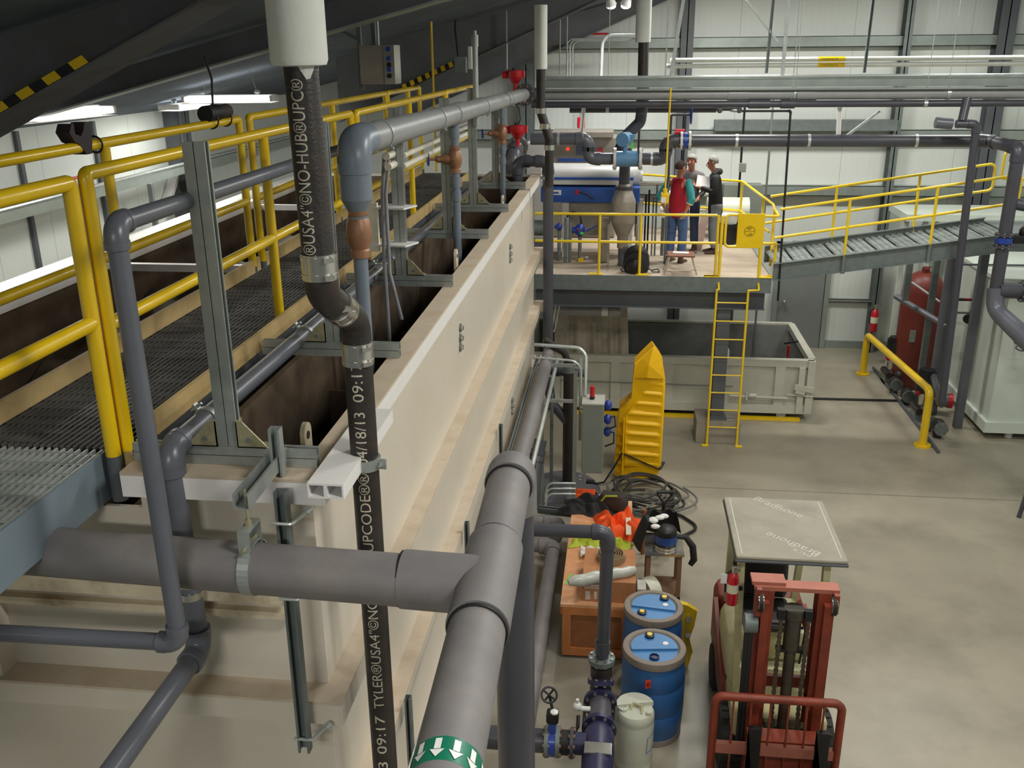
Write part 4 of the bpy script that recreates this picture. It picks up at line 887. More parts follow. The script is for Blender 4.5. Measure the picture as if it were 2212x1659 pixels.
# red actuators
def redact(lab, px, py, y, sc=1.):
    p = at(px, py, y=y); t = thing('red_actuator', lab, 'valve', p)
    g = G(); g.lathe([(.03 * sc, -.10 * sc), (.05 * sc, -.09 * sc), (.105 * sc, -.02 * sc), (.115 * sc, .0), (.115 * sc, .075 * sc), (.1 * sc, .085 * sc)], p + V((.02, 0, 0)), (0, 0, 1), 16); g.cyl(p + V((-.16, 0, .02)) * sc, p + V((.0, 0, .02)) * sc, .05 * sc, n=14); g.box(p + V((.13, 0, .03)) * sc, (.05 * sc, .09 * sc, .09 * sc)); obj('housing', g, M['red'], t)
    g = G(); g.cyl(p + V((.02, 0, -.08)) * sc, p + V((.02, 0, -.2)) * sc, .03 * sc, n=12); obj('neck', g, M['red'], t)
    g = G(); g.cyl(p + V((.0, 0, .08)) * sc, p + V((.0, 0, .115)) * sc, .022 * sc, n=10); obj('cap', g, M['black'], t)
    return p
redact('upper red valve actuator on top of the header pipe end flange', 1110, 165, 13.9)
redact('lower red valve actuator above the grey elbow at the tank end', 1115, 284, 13.3)
t = thing('header_valve', 'black wafer valve with bolted flanges at the far end of the light grey header', 'valve', (HX, 13.95, 5.42))
for y in (13.9, 14.02): flange(t, (HX, y, 5.42), (0, 1, 0), .15, .05, M['pvcdk'], bmt=M['brass'])
g = G(); g.tube([V((HX, 14.04, 5.42))] + arc(V((HX, 14.45, 5.41)), V((HX, 14.0, 5.42)), V((-1.2, 14.5, 5.38)), .13, 6) + [V((-1.25, 14.5, 5.38))], .1, 20); obj('elbow', g, M['pvcdk'], t)
t = thing('elbow_pipe', 'grey elbow pipe with a bolted flange below the lower red actuator', 'pipe', (-1.5, 13.3, 4.6))
ex_ = at(1107, 350, y=13.3); run(t, [(ex_.x, 13.3, 4.1), (ex_.x, 13.3, ex_.z + .08), (ex_.x + .02, 13.75, ex_.z + .16)], .1, M['pvc'], 1.2, 1.1); flange(t, (ex_.x + .02, 13.8, ex_.z + .16), (0, 1, .15), .15, .06, M['galvd'], bmt=M['brass'])
p = at(1112, 215, y=13.6); tag(obj('cable_loop', G().tube([p, p + V((.06, 0, -.12)), p + V((.08, 0, -.26)), p + V((.05, -.1, -.36))], .012, 8), M['black']), 'short black cable drooping between the two red actuators', 'cable')
# galvanised tray and conduits
t = thing('cable_tray', 'galvanised cable tray crossing overhead above the thick grey pipe', 'tray', (3, 14.55, 5.6))
z = 5.55
for y in (14.45, 14.75): g = G(); g.bx(-1.2, 8.4, y - .004, y + .004, z - .06, z + .06); g.bx(-1.2, 8.4, y - .02, y + .02, z + .052, z + .06); g.bx(-1.2, 8.4, y - .02, y + .02, z - .06, z - .052); obj('side_rail', g, M['girt'], t)
g = G(); x = -1.1
while x < 8.3: g.bx(x, x + .03, 14.455, 14.745, z - .05, z - .03); x += .23
obj('tray_rungs', g, M['girt'], t)
for dz, dy, x0, lab in ((.085, .05, -1.3, 'bright conduit lying on the front of the overhead tray'), (.083, .16, .6, 'second conduit lying on the back of the overhead tray'), (-.085, -.12, -1.25, 'thin conduit running below the front lip of the overhead tray')):
    tag(obj('conduit', G().cyl((x0, 14.5 + dy, z + dz), (8.4, 14.5 + dy, z + dz - .0), .02, n=10), M['galvw'] if dz > .084 else M['girt']), lab, 'conduit')
for k, (px, top) in enumerate(((1437, 7.0), (1449, 7.0), (1690, 7.3))):
    b = at(px, 165, y=14.65); a = V((b.x, 14.65, roof(b.x) - .02))
    if k == 1: a.x += .18
    tag(obj('tray_hanger', G().bar(b, a, .05 if k else .02, .03), M['galv']), ['slim vertical hanger rod at the left of the tray hangers', 'slanting strut hanger of the tray beside the thin rod', 'thick vertical strut hanger of the tray, right of the yellow pipe labels gap'][k], 'hanger')
for k, (px, py, y) in enumerate(((1655, 158, 14.9), (1866, 157, 15.5))):
    b = at(px, py, y=y); tag(obj('slotted_strut', cstrut(G(), b, (b.x + .03, y, roof(b.x) - .02), two=1, up=(0, -1, 0)), M['galvd'], smooth=False), ['dark slotted strut hanging above the tray, left one', 'dark slotted strut behind the white pipes, right one'][k], 'strut')
a = at(1612, 0, y=14.9); b = at(1680, 90, y=14.9); tag(obj('sway_brace', G().bar(a, b, .05, .03), M['galv']), 'diagonal grey brace at the top between two hangers', 'brace')
a = at(1900, 240, y=14.6); b = at(1820, 300, y=14.6); tag(obj('pipe_brace', G().bar(a, b, .06, .03), M['galv']), 'diagonal grey brace between the second and third overhead pipes', 'brace')
a = at(1813, 232, y=14.55); b = at(1810, 295, y=14.55); tag(obj('white_hanger', cstrut(G(), b, a, two=1, up=(0, -1, 0), w=.06), M['white'], smooth=False), 'white slotted strut joining the overhead pipes at right of centre', 'strut')
a = at(1261, 232, y=14.6); b = at(1255, 290, y=14.6); tag(obj('white_hanger', cstrut(G(), b, a, two=1, up=(0, -1, 0), w=.06), M['white'], smooth=False), 'white slotted strut above the left dip of the meter line', 'strut')
# white insulated lines with yellow labels
for z, x0, lab in ((5.849, .72, 'upper white insulated pipe with yellow label near the back wall'), (5.76, .65, 'lower white insulated pipe with yellow label near the back wall')):
    t = thing('insulated_pipe', lab, 'pipe', (3, 16, z)); r = .034
    g = G(); g.tube([(x0, 16.6, z), (x0, 16.1, z)] + arc(V((x0, 16, z)), V((x0, 17, z)), V((2, 16, z)), .06, 5) + [(8.4, 16, z)], r, 16); obj('pipe', g, M['wrap'], t)
    lb = obj('yellow_label', G().cyl((2.95, 16, z), (3.36, 16, z), r * 1.05, n=18), M['yellow'], t)
    textmesh('CONDENSATE' if z > 5.8 else 'CONDENSATE', .045, M['black'], 'label_print', lambda x, y: V((2.99 + x * .9, 16 - math.cos((y - .016) / r) * r * 1.07, z + math.sin((y - .016) / r) * r * 1.07)), lb, lim=.02)
# conduits bending up at the back left
for k, px in enumerate((1225, 1231, 1237)):
    b = at(px, 165, y=18.6); a = at(px, 84 + 2 * k, y=18.6)
    tag(obj('bent_conduit', G().tube(fillet([b, a, a + V((1.2 - .1 * k, 0, 0))], .12, 5), .014, 8), M['galv']), ['outer thin conduit of three bending right under the roof', 'middle thin conduit of three bending right under the roof', 'inner thin conduit of three bending right under the roof'][k], 'conduit')
b = at(1297, 190, y=18.2); a = at(1302, 74, y=18.2); tag(obj('bent_conduit', G().tube(fillet([b, a, a + V((.65, 0, .0))], .2, 6), .032, 12), M['galvw']), 'fat bright conduit bending right left of the third wrapped pipe', 'conduit')
b = at(1235, 74, y=19.4); tag(obj('red_line', G().cyl(b, b + V((1.1, 0, 0)), .02, n=8), M['red']), 'thin red pipe along the back wall under the roof beam', 'pipe')
for k, (px, y) in enumerate(((1209, 14.3), (1224, 14.3))):
    b = at(px, 160, y=y); tag(obj('hanger_rod', G().cyl(b, (b.x, y, roof(b.x) - .05), .009, n=6), M['galv']), ['left thin rod hanging from the roof near the second wrapped pipe', 'right thin rod hanging from the roof near the second wrapped pipe'][k], 'rod')
p = at(1095, 150, y=12.9); tag(obj('hanger_rod', G().cyl(p, (p.x, 12.9, roof(p.x) - .05), .012, n=6), M['galv']), 'thin rod hanging above the upper red actuator', 'rod')
# shadow band on the back wall, modelled as a long grey box
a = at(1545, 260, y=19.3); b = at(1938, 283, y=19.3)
t = thing('wall_shadow_band', 'long grey box standing in for a shadow on the back wall behind the pipes', 'shadow_band', a); obj('shadow_band', G().bx(a.x, b.x, 19.3, 19.58, b.z, a.z), M['galvd'], t)
# thin black pipe zig-zag at the right of the hall
t = thing('air_line', 'thin black air pipe dropping from the overhead line to the floor behind the ladder side', 'pipe', (2.0, 14.45, 5))
run(t, [at(1545, 236, y=14.45), at(1600, 236, y=14.45)], .022, M['black']); 
for px in (1555, 1597):
    q = at(px, 238, y=14.45); g = G(); g.cyl(q, (q.x, 14.42, 5.2), .03, n=10); g.ball(q, .045, 10); obj('valve', g, M['steel'], t)
g = G(); q = at(1597, 238, y=14.45); g.ball(q - V((.06, 0, .0)), (.09, .03, .03), 10); obj('lever', g, M['galv'], t)
q0 = at(1600, 240, y=14.45); q1 = at(1708, 240, y=14.45); q1.z = q0.z; run(t, [q0, q1, (q1.x + .02, 14.25, 2.4)], .016, M['black'], 1.5, 1.2)
for k, px in enumerate((1478, 1380, 1604, 1664)):
    a = at(px, 300, y=17.6); b = V((a.x, 17.6, PZ if a.x < PX1 else 0)); a.z = 5.2
    tag(obj('drop_line', G().cyl(a, b, .02, n=8), M['black'] if k != 3 else M['galvd']), ['thin dark vertical line left of the red vested man', 'thin dark vertical line behind the flow meter', 'dark dotted strut line with a small grey box right of the man in black', 'dark dotted strut line above the yellow ramp rail'][k], 'pipe')
p = at(1604, 362, y=17.5); tag(obj('switch_box', G().box(p, (.12, .08, .16), bev=.01), M['panel']), 'small grey switch box on the strut right of the man in black', 'switch')
# blue handwheel among the back pipes
p = at(1493, 248, y=15.2); t = thing('blue_handwheel', 'small blue handwheel among the dark pipes above the men', 'valve', p)
g = G(); g.tube([p + V((0, math.cos(a) * .09, math.sin(a) * .13)) for a in [2 * PI * i / 18 for i in range(18)]], .015, 6, closed=True); g.bar(p - V((0, 0, .12)), p + V((0, 0, .12)), .015); g.bar(p - V((0, .08, .0)), p + V((0, .08, 0)), .015); obj('wheel', g, M['valveb'], t)
g = G(); g.cyl(p, p + V((-.3, 0, 0)), .018, n=8); g.cyl(p + V((-.3, 0, 0)), (p.x - .3, p.y, PZ), .02, n=8); obj('stem', g, M['steel'], t)
# yellow pull ropes
def rope(lab, pa, pb, box=None):
    t = thing('pull_cord', lab, 'cord', pa); obj('cord', G().cyl(pa, pb, .014, n=8), M['yellow'], t)
    if box is not None:
        obj('pendant_box', G().box(box, (.12, .1, .16), bev=.02), M['yellow'], t); obj('label', G().box(box + V((-.02, -.052, -.02)), (.07, .004, .08)), M['paper'], t); obj('grip', G().cyl(box + V((0, 0, .07)), box + V((0, 0, .14)), .035, n=10), M['yellow'], t)
a = at(937, 215, x=-2.3); rope('long yellow cable hanging from the roof beside the hanging control box', V((a.x, a.y, 7.0 if roof(a.x) > 7 else roof(a.x) - .03)), V((a.x, a.y, 4.62)))
b = at(1436, 428, y=14.2); a = at(1449, 190, y=14.2); rope('yellow pendant control hanging in front of the red vested man', a, b + V((0, 0, .1)), b)
# ================================================================ dumpster
DX0, DX1, DY0, DY1, DZ0, DZ1 = -1.6, 3.26, 15.5, 17.75, .13, 1.07
t = thing('roll_off_bin', 'large open pale grey steel roll off bin under the mezzanine', 'bin', ((DX0 + DX1) / 2, (DY0 + DY1) / 2, 0))
g = G(); g.bx(DX0, DX1, DY0, DY0 + .04, DZ0, DZ1 - .12); g.bx(DX0, DX1, DY1 - .04, DY1, DZ0, DZ1 - .02); g.bx(DX1 - .04, DX1, DY0 + .04, DY1 - .04, DZ0, DZ1 - .02); g.bx(DX0, DX0 + .04, DY0 + .04, DY1 - .04, DZ0, DZ1); obj('side_panels', g, M['bin'], t)
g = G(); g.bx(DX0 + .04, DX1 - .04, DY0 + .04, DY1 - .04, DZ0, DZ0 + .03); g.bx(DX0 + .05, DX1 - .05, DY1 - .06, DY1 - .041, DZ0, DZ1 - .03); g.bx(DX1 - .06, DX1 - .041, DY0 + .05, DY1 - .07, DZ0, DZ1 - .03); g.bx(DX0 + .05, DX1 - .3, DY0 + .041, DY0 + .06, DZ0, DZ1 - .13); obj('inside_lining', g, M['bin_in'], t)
g = G(); g.bx(DX0, DX1, DY0 - .05, DY0 + .07, DZ1 - .12, DZ1); g.bx(DX0, DX1, DY1 - .04, DY1 + .04, DZ1 - .1, DZ1 + .02); g.bx(DX1 - .08, DX1 + .04, DY0 + .07, DY1, DZ1 - .1, DZ1 + .01); obj('top_rails', g, M['bin'], t)
obj('bottom_rail', G().bx(DX0, DX1, DY0 - .05, DY0, DZ0 - .02, DZ0 + .13), M['bin'], t)
for x in (-.9, -.05, .85, 1.75, 2.72): obj('rib', G().bx(x - .08, x + .08, DY0 - .05, DY0 - .001, DZ0 + .13, DZ1 - .12), M['bin'], t)
g = G(); g.bx(DX1 - .24, DX1 - .14, DY0 - .09, DY0 - .001, DZ0, DZ1 - .12); g.bx(DX1 - .10, DX1 + .02, DY0 - .09, DY0 - .001, DZ0, DZ1 - .0); obj('end_post', g, M['bin'], t)
g = G(); g.bar((DX1 - .3, DY0 - .1, .62), (DX1 + .02, DY0 - .12, .57), .05, .09, up=(0, 0, 1)); g.bar((DX1 - .28, DY0 - .1, .54), (DX1 - .12, DY0 - .11, .51), .05, .06, up=(0, 0, 1)); obj('hinge_plate', g, M['bin'], t)
g = G(); g.cyl((1.9, DY0 - .08, .42), (DX1 - .4, DY0 - .08, .40), .025); g.cyl((DX1 - .42, DY0 - .08, .47), (DX1 + .02, DY0 - .1, .45), .015); g.cyl((2.18, DY0 - .1, .36), (2.18, DY0 - .1, .5), .022); g.cyl((2.22, DY0 - .1, .44), (2.34, DY0 - .1, .44), .04); obj('latch_rod', g, M['bin'], t)
obj('line_rod', G().cyl((-1.0, DY0 - .055, .60), (1.95, DY0 - .055, .58), .008, n=6), M['galvd'], t)
for x in (2.8, -.9): obj('wheel', G().cyl((x, DY0 + .02, .085), (x + .0, DY0 + .14, .085), .085, n=20), M['mach'], t)
for x in (2.8, -.9): obj('wheel', G().cyl((x, DY1 - .14, .085), (x + .0, DY1 - .02, .085), .085, n=20), M['mach'], t)
random.seed(5)
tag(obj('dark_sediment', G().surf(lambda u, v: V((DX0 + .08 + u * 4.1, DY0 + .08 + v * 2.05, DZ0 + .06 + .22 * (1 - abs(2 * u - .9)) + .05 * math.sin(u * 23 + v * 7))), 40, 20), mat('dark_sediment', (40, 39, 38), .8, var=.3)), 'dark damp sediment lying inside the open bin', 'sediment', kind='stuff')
p = at(1570, 762, y=15.46); t = thing('hanging_pump', 'small white bottle shaped float hanging over the bin edge behind the ladder', 'float', p); g = G(); g.lathe([(.03, -.09), (.04, -.08), (.04, .04), (.02, .09)], p, (0, 0, 1), 14); obj('body', g, M['plastic'], t)
g = G(); g.tube([p + V((.04, 0, .03)), p + V((.08, 0, .01)), p + V((.04, 0, -.05))], .007, 6); obj('handle', g, M['galvd'], t); obj('cord', G().cyl(p + V((0, 0, .09)), p + V((0, 0, .62)), .006, n=6), M['galvw'], t)
p = at(1704, 742, y=16.2); t = thing('flag_tool', 'small dark handle with a red grip leaning inside the right end of the bin', 'tool', p); obj('grip', G().cyl(p - V((0, 0, .2)), p - V((0, 0, .03)), .022, n=8), M['red'], t); obj('crossbar', G().bar(p + V((-.08, 0, 0)), p + V((.16, .04, .03)), .03), M['black'], t); obj('shaft', G().cyl(p - V((0, 0, .75)), p - V((0, 0, .2)), .018, n=8), M['red'], t)
# plastic curtain hung from the mezzanine into the bin
def cur(u, v):
    x = -1.12 + u * (1.22 + .07 * v); w = math.sin(u * 31) * .035 + math.sin(u * 53 + 1) * .018
    return V((x, 15.58 + w * (.3 + v), 2.2 - v * 1.2))
tag(obj('plastic_curtain', G().surf(cur, 90, 10), mat('grimy_plastic_sheet', (170, 162, 146), .4, var=.12, scale=3, dirt=(70, 66, 62), dirt_amt=.6, dirt_scale=1.6)), 'grimy plastic curtain hanging in folds from the mezzanine into the bin', 'curtain')
t = thing('capped_pipe', 'grey capped pipe running below the mezzanine above the plastic curtain', 'pipe', (-.5, 14.9, 2))
obj('pipe', G().cyl((-1.6, 14.9, 1.995), (-.1, 14.9, 1.995), .072, n=20), M['pvclt'], t); g = G(); g.lathe([(.085, -.12), (.085, 0), (.07, .06), (.03, .09)], (-.06, 14.9, 1.995), (1, 0, 0), 20); obj('cap', g, M['pvclt'], t); obj('label', G().cyl((-.3, 14.9, 1.995), (-.2, 14.9, 1.995), .0735, n=20), M['plastic'], t)
for k in range(2):
    a = at(1210 - 8 * k, 665, y=14.75); b = at(1198 - 6 * k, 715, y=14.75); tag(obj('bent_conduit', G().tube(fillet([a + V((0, 0, .1)), b, b + V((-.12, 0, -.06))], .06), .014, 8), M['galvw']), ['front bright bent conduit under the mezzanine beside the tall drain pipe', 'rear bright bent conduit under the mezzanine beside the tall drain pipe'][k], 'conduit')
# ================================================================ yellow moulded shell standing on its end
t = thing('rescue_sled', 'tall moulded yellow plastic sled standing on end, ribbed, with black straps', 'sled', (.33, 12.95, 0))
sx0, sx1, sy = .0, .68, 12.78
def yz(k): return 12.78 + .10 * k
out = [(-.02, .02), (.30, -.01), (.50, .03), (.60, .10), (.66, .22), (.665, .9), (.665, 1.55), (.60, 1.95), (.48, 2.10), (.40, 2.02), (.22, 1.84), (.20, 1.55), (.19, 1.32), (.12, 1.22), (.02, 1.10), (.0, .9), (-.01, .5)]
g = G(); n = len(out)
fr = [V((x, 12.72 - .0 + (.16 if x < .1 else 0), max(z, .0))) for x, z in out]; bk = [V((x * .9 + .03, 13.05, max(z * .99, .0))) for x, z in out]; ce = [V((x * .93 + .02, 12.70 + (.15 if x < .1 else 0), max(z * .98 + .01, .0))) for x, z in out]
g.add(fr + bk + ce, [(i, (i + 1) % n, n + (i + 1) % n, n + i) for i in range(n)] + [tuple(range(2 * n - 1, n - 1, -1))] + [(2 * n + i, 2 * n + (i + 1) % n, (i + 1) % n, i) for i in range(n)] + [tuple(range(2 * n, 3 * n))])
obj('shell', g, M['kayak'], t, ang=30)
def rf_(u, v):
    z = .26 + v * 1.34; x0 = .125 + max(0, z - 1.05) * .62; k = math.sin(2 * PI * 8.5 * v); e = min(1, u * 9, (1 - u) * 9, v * 12, (1 - v) * 12)
    return V((x0 + u * (.638 - x0), 12.706 - .004 - .02 * max(0, e) * (k if k > 0 else k * .25), z - .02 * u))
obj('ribbed_face', G().surf(rf_, 24, 150), M['kayak'], t, ang=80)
for z in (.14, .28, .44, .58, .74): g = G(); g.prof([(0, -.03), (-.03, -.015), (-.03, .01), (0, .035)], (-.01, 12.82, z), (.09, 12.74, z), (-.4, -.9, 0), (0, 0, 1)); obj('rib', g, M['kayak'], t, ang=60)
g = G(); g.prof([(-.012, -.03), (.012, -.03), (.012, 0), (-.012, 0)], (.105, 12.7, .05), (.105, 12.7, 1.02), (1, 0, 0), (0, 1, 0)); obj('keel', g, M['kayak'], t)
g = G(); q = [V(a) for a in ((.22, 12.69, 1.62), (.40, 12.62, 1.66), (.66, 12.69, 1.62), (.60, 12.7, 1.95), (.47, 12.66, 2.08), (.33, 12.7, 1.92))]
g.add(q + [V((.42, 12.6, 1.86))], [(i, (i + 1) % 6, 6) for i in range(6)]); obj('bow_fold', g, M['kayak'], t, smooth=False)
g = G(); g.hexa([V(a) for a in ((.02, 12.86, .98), (.2, 12.74, 1.06), (.2, 13.02, 1.06), (.02, 13.02, .98), (.04, 12.86, 1.16), (.2, 12.74, 1.30), (.2, 13.02, 1.3), (.04, 13.02, 1.16))]); obj('side_hollow', g, mat('deep_yellow_plastic', (220, 160, 4), .4, var=.05), t)
g = G(); g.bar((.11, 12.675, .46), (.64, 12.665, .235), .045, .008, up=(0, 0, 1)); g.bar((.64, 12.67, .24), (.70, 12.8, .3), .05, .01, up=(0, 0, 1)); obj('strap', g, M['rubber'], t)
g = G(); g.tube([(.09, 12.68, .47), (-.02, 12.6, .28), (-.16, 12.55, .05), (-.28, 12.55, .02), (-.34, 12.6, .02)], .02, 8, flat=.4); g.box((-.36, 12.6, .025), (.12, .08, .05), bev=.015); obj('loose_strap', g, M['rubber'], t)
g = G(); g.cyl((.54, 12.66, .09), (.54, 12.70, .09), .02, n=12); obj('rivet', g, M['rubber'], t)
# ================================================================ electrical stand by the tank
t = thing('panel_stand', 'grey electrical panel on a strut frame beside the tank with blue starter knobs', 'electrical panel', (-.45, 11.75, 0))
ey_ = 11.75
pf = at(1243, 1100, z=0); X1 = -.535
obj('post', cstrut(G(), (X1, ey_, 0), (X1, ey_, 2.02), two=1, up=(-1, 0, 0), w=.05, h=.05), M['panel'], t, smooth=False)
obj('post', cstrut(G(), (X1 + .05, ey_ + .35, .9), (X1 + .05, ey_ + .35, 2.1), two=1, up=(-1, 0, 0), w=.06), M['galvw'], t, smooth=False)
for z, y in ((2.0, ey_ + .3), (1.6, ey_)): obj('crossbar', G().bar((-1.12, y, z), (X1, y, z), .04), M['galv'], t)
obj('long_rail', cstrut(G(), (-1.12, 8.0, 1.98), (-1.12, 12.5, 1.98), two=1), M['galvd'], t, smooth=False)
for y in (8.3, 11.75): obj('leg', G().bar((-1.0, y, 0), (-1.0, y, 1.98), .045), M['panel'], t)
bx0, bx1 = X1 + .07, -.175
en = obj('enclosure', G().box(((bx0 + bx1) / 2, ey_ + .16, 1.06), (bx1 - bx0, .36, 1.0), bev=.012), M['panel'], t)
obj('top_cover', G().box(((bx0 + bx1) / 2, ey_ + .16, 1.57), (bx1 - bx0 + .01, .37, .02)), M['paneltop'], t)
g = G(); g.cyl(((bx0 + bx1) / 2 - .02, ey_ + .16, 1.62), ((bx0 + bx1) / 2 - .02, ey_ + .16, 1.76), .032, n=14); obj('red_beacon', g, M['red'], t); obj('beacon_base', G().cyl(((bx0 + bx1) / 2 - .02, ey_ + .16, 1.582), ((bx0 + bx1) / 2 - .02, ey_ + .16, 1.62), .034, n=14), M['black'], t)
for z in (1.48, 1.28, 1.10): g = G(); g.ball((bx1 + .05, ey_ + .2, z), (.055, .06, .075), 12); obj('blue_knob', g, M['valveb'], t)
g = G(); g.tube([(bx1 + .03, ey_ + .18, 1.3), (bx1 + .14, ey_ + .16, 1.34), (bx1 + .16, ey_ + .15, 1.2), (bx1 + .04, ey_ + .15, 1.15)], .012, 8); g.tube([(bx1 + .03, ey_ + .18, 1.12), (bx1 + .14, ey_ + .16, 1.1), (bx1 + .14, ey_ + .15, .95), (bx1 + .02, ey_ + .15, .9)], .012, 8); obj('cable_loop', g, M['black'], t)
for k, (z, xx, r) in enumerate(((2.22, -.44, .024), (2.1, -.5, .016))):
    obj('bent_conduit', G().tube(fillet([(-1.15, ey_ + .5 - .2 * k, z), (xx, ey_ + .45 - .2 * k, z - .02), (xx, ey_ + .25, 1.59)], .16, 6), r, 10), M['galvw'], t)
for k, z in enumerate((.42, .34, .26)): g = G(); g.tube(fillet([(-.95, ey_ - .1, z - .2), (-.92, ey_ - .08, z), (X1, ey_ - .05, z)], .1, 5), .014, 8); obj('bent_conduit', g, M['galvw'], t)
for k in range(2):
    for z in (1.52, .52): obj('bolts', G().cyl((X1 + .045, ey_ - .02, z - .05 * k), (X1 + .075, ey_ - .02, z - .05 * k), .012, n=6), M['stain'], t)
# dark pipes behind the stand
t = thing('black_standpipe', 'black cast iron standpipe with a side branch behind the panel stand', 'pipe', (-.62, 12.6, 0))
q = at(1228, 840, y=12.6); obj('riser', G().cyl((q.x, 12.6, 0), (q.x, 12.6, 1.9), .075, n=20), M['iron'], t)
g = G(); g.tube(fillet([(q.x, 12.6, .95), (q.x - .25, 12.62, 1.25), (q.x - .3, 12.65, 1.6)], .1), .07, 16); obj('side_branch', g, M['pvcdk'], t)
g = G(); g.tube(fillet([(q.x, 12.6, 1.82), (q.x - .06, 12.6, 2.0), (q.x - .34, 12.5, 2.22)], .1), .05, 14); obj('top_elbow', g, M['iron'], t)
obj('coupling', G().cyl((q.x, 12.6, 1.72), (q.x, 12.6, 1.84), .085, n=20), M['galvd'], t)
tag(obj('floor_mat', G().surf(lambda u, v: V((-.75 + math.cos(2 * PI * u) * v * .55, 12.3 + math.sin(2 * PI * u) * v * .7, .025 * (1 - v) + .004)), 40, 3, True), mat('dark_wet_mat', (92, 92, 98), .5, var=.1)), 'round dark grey drain pan on the floor behind the panel stand', 'pan')
for k, (px, y0, y1, y) in enumerate(((1192, 850, 995, 12.3),)):
    a = at(px, y0, y=y); tag(obj('grey_rod', G().cyl((a.x, y, 0), a, .025, n=10), M['galvd']), 'thin grey pipe standing on the dark drain pan', 'pipe')
# long pipes along the tank foot
tag(obj('tank_side_pipe', G().cyl((-.98, 7.2, 2.05), (-.98, 12.6, 2.0), .085, n=20), M['pvcd']), 'dusty grey pipe running along the tank side on the strut rail', 'pipe')
tag(obj('tank_side_conduit', G().cyl((-.85, 7.5, 2.0), (-.85, 12.5, 1.95), .025, n=12), M['galvw']), 'bright conduit beside the dusty pipe along the tank side', 'conduit')
t = thing('suction_pipe', 'dark grey elbow pipe rising from the floor left of the panel stand', 'pipe', (-.8, 11.2, .6)); run(t, [at(1168, 950, z=1.1), at(1160, 985, z=.9), at(1150, 1100, z=.3)], .085, M['pvcdk'], .9)
for k, (y, lab) in enumerate(((10.75, 'grey floor pipe with far elbow turning under the tank'), (10.15, 'grey floor pipe with near elbow running toward the pump'))):
    t = thing('floor_pipe', lab, 'pipe', (-.75, y, .3)); x = -.70 - .02 * k
    run(t, [(-1.2, y, .3), (x, y, .3), (x - .02, y - (.35 if k == 0 else 5.5), .28)], .085, M['pvcd'], 1.2, 1.15)
tag(obj('floor_strut', cstrut(G(), at(1162, 1100, z=.42), at(1330, 1120, z=.42), two=2, w=.05, h=.05, up=(0, -.3, 1)), M['galvd'], smooth=False), 'grey double strut rail crossing low in front of the wooden crate', 'strut')
tag(obj('floor_strut', cstrut(G(), at(1365, 1110, z=.12), at(1400, 1120, z=.12), two=1, w=.07, h=.06), M['galvd'], smooth=False), 'short grey channel behind the orange vest on the floor', 'strut')
for px, y0, y1, X, lab in ((1082, 915, 985, -1.1, 'upper thin slotted strut along the tank side'), (1009, 1125, 1190, -1.1, 'middle thin slotted strut along the tank side'), (883, 1500, 1659, -1.1, 'lowest thin slotted strut along the tank side beside the black riser')):
    a, b = at(px, y0, x=X), at(px + 4, y1, x=X); b.y = a.y; b.z = min(b.z, a.z - .25)
    tag(obj('slotted_strut', cstrut(G(), b, a, two=1, up=(0, -1, 0), w=.035), M['galvd'], smooth=False), lab, 'strut')
# slim conduit along the lower ledge
a, b = at(948, 1450, x=-.98), at(880, 1659, x=-.98); b.z = a.z; tag(obj('side_conduit', G().cyl(a + V((0, 1.2, 0)), (a.x, 2.6, a.z), .008, n=8), M['galvw']), 'thin bright conduit along the tank side left of the large grey pipe', 'conduit')
# ================================================================ pump line in front
t = thing('pump_riser', 'grey plastic pipe crossing over and dropping to the pump beside the blue drums', 'pipe', (-.06, 6.9, 1))
run(t, [(-1.0, 6.98, 2.22), (-.045, 6.98, 2.235), (-.066, 6.98, 1.0)], .056, M['pvcdk'], 1.4, 1.16); ring(t, 'collar', (-.066, 6.98, 1.12), (0, 0, 1), .066, .12, M['pvcdk'])
pz = .68; pxx = -.07
navy = mat('navy_pump_paint', (46, 46, 78), .4, var=.15, scale=6)
t = thing('progressing_pump', 'long navy pump lying on the floor behind the white carboy, with bolted flanges', 'pump', (pxx, 6.2, pz))
flange(t, (pxx, 6.98, .99), (0, 0, 1), .115, .045, M['galvd']); g = G(); g.cyl((pxx, 6.98, .97), (pxx, 6.98, .87), .085); g.tube([(pxx, 6.98, .92), (pxx, 6.96, .76), (pxx, 6.86, pz), (pxx, 6.6, pz)], .095, 20); obj('inlet_bend', g, M['iron'], t)
flange(t, (pxx, 6.88, .83), (0, .5, 1), .115, .04, navy)
obj('stator', G().cyl((pxx, 6.8, pz), (pxx, 6.45, pz), .10, n=24), mat('stator_grey', (84, 80, 88), .4, var=.15, scale=9), t)
for y in (6.78, 6.46): flange(t, (pxx, y, pz), (0, 1, 0), .145, .045, navy)
g = G(); g.lathe([(.1, 0), (.12, .05), (.13, .12), (.13, .36), (.1, .42)], (pxx, 6.44, pz), (0, -1, 0), 24); obj('housing', g, navy, t)
obj('inspection_plate', G().box((pxx, 6.08, pz + .12), (.22, .13, .02), bev=.008), M['stain'], t)
g = G(); g.cyl((pxx, 6.1, pz), (pxx, 5.4, pz), .13); obj('motor', g, navy, t)
for s in (-.13, .13): obj('side_rod', G().cyl((pxx + s, 6.78, pz), (pxx + s, 6.46, pz), .014, n=8), M['iron'], t)
for y in (6.6, 6.2, 5.6): obj('foot', G().box((pxx, y, .29), (.22, .08, .58)), navy, t)
g = G(); g.cyl((pxx - .22, 6.62, pz + .06), (pxx - .08, 6.62, pz + .06), .022); g.ball((pxx - .19, 6.62, pz + .08), .04, 12); g.cyl((pxx - .19, 6.62, pz + .08), (pxx - .19, 6.62, pz + .15), .014); obj('white_valve', g, M['plastic'], t)
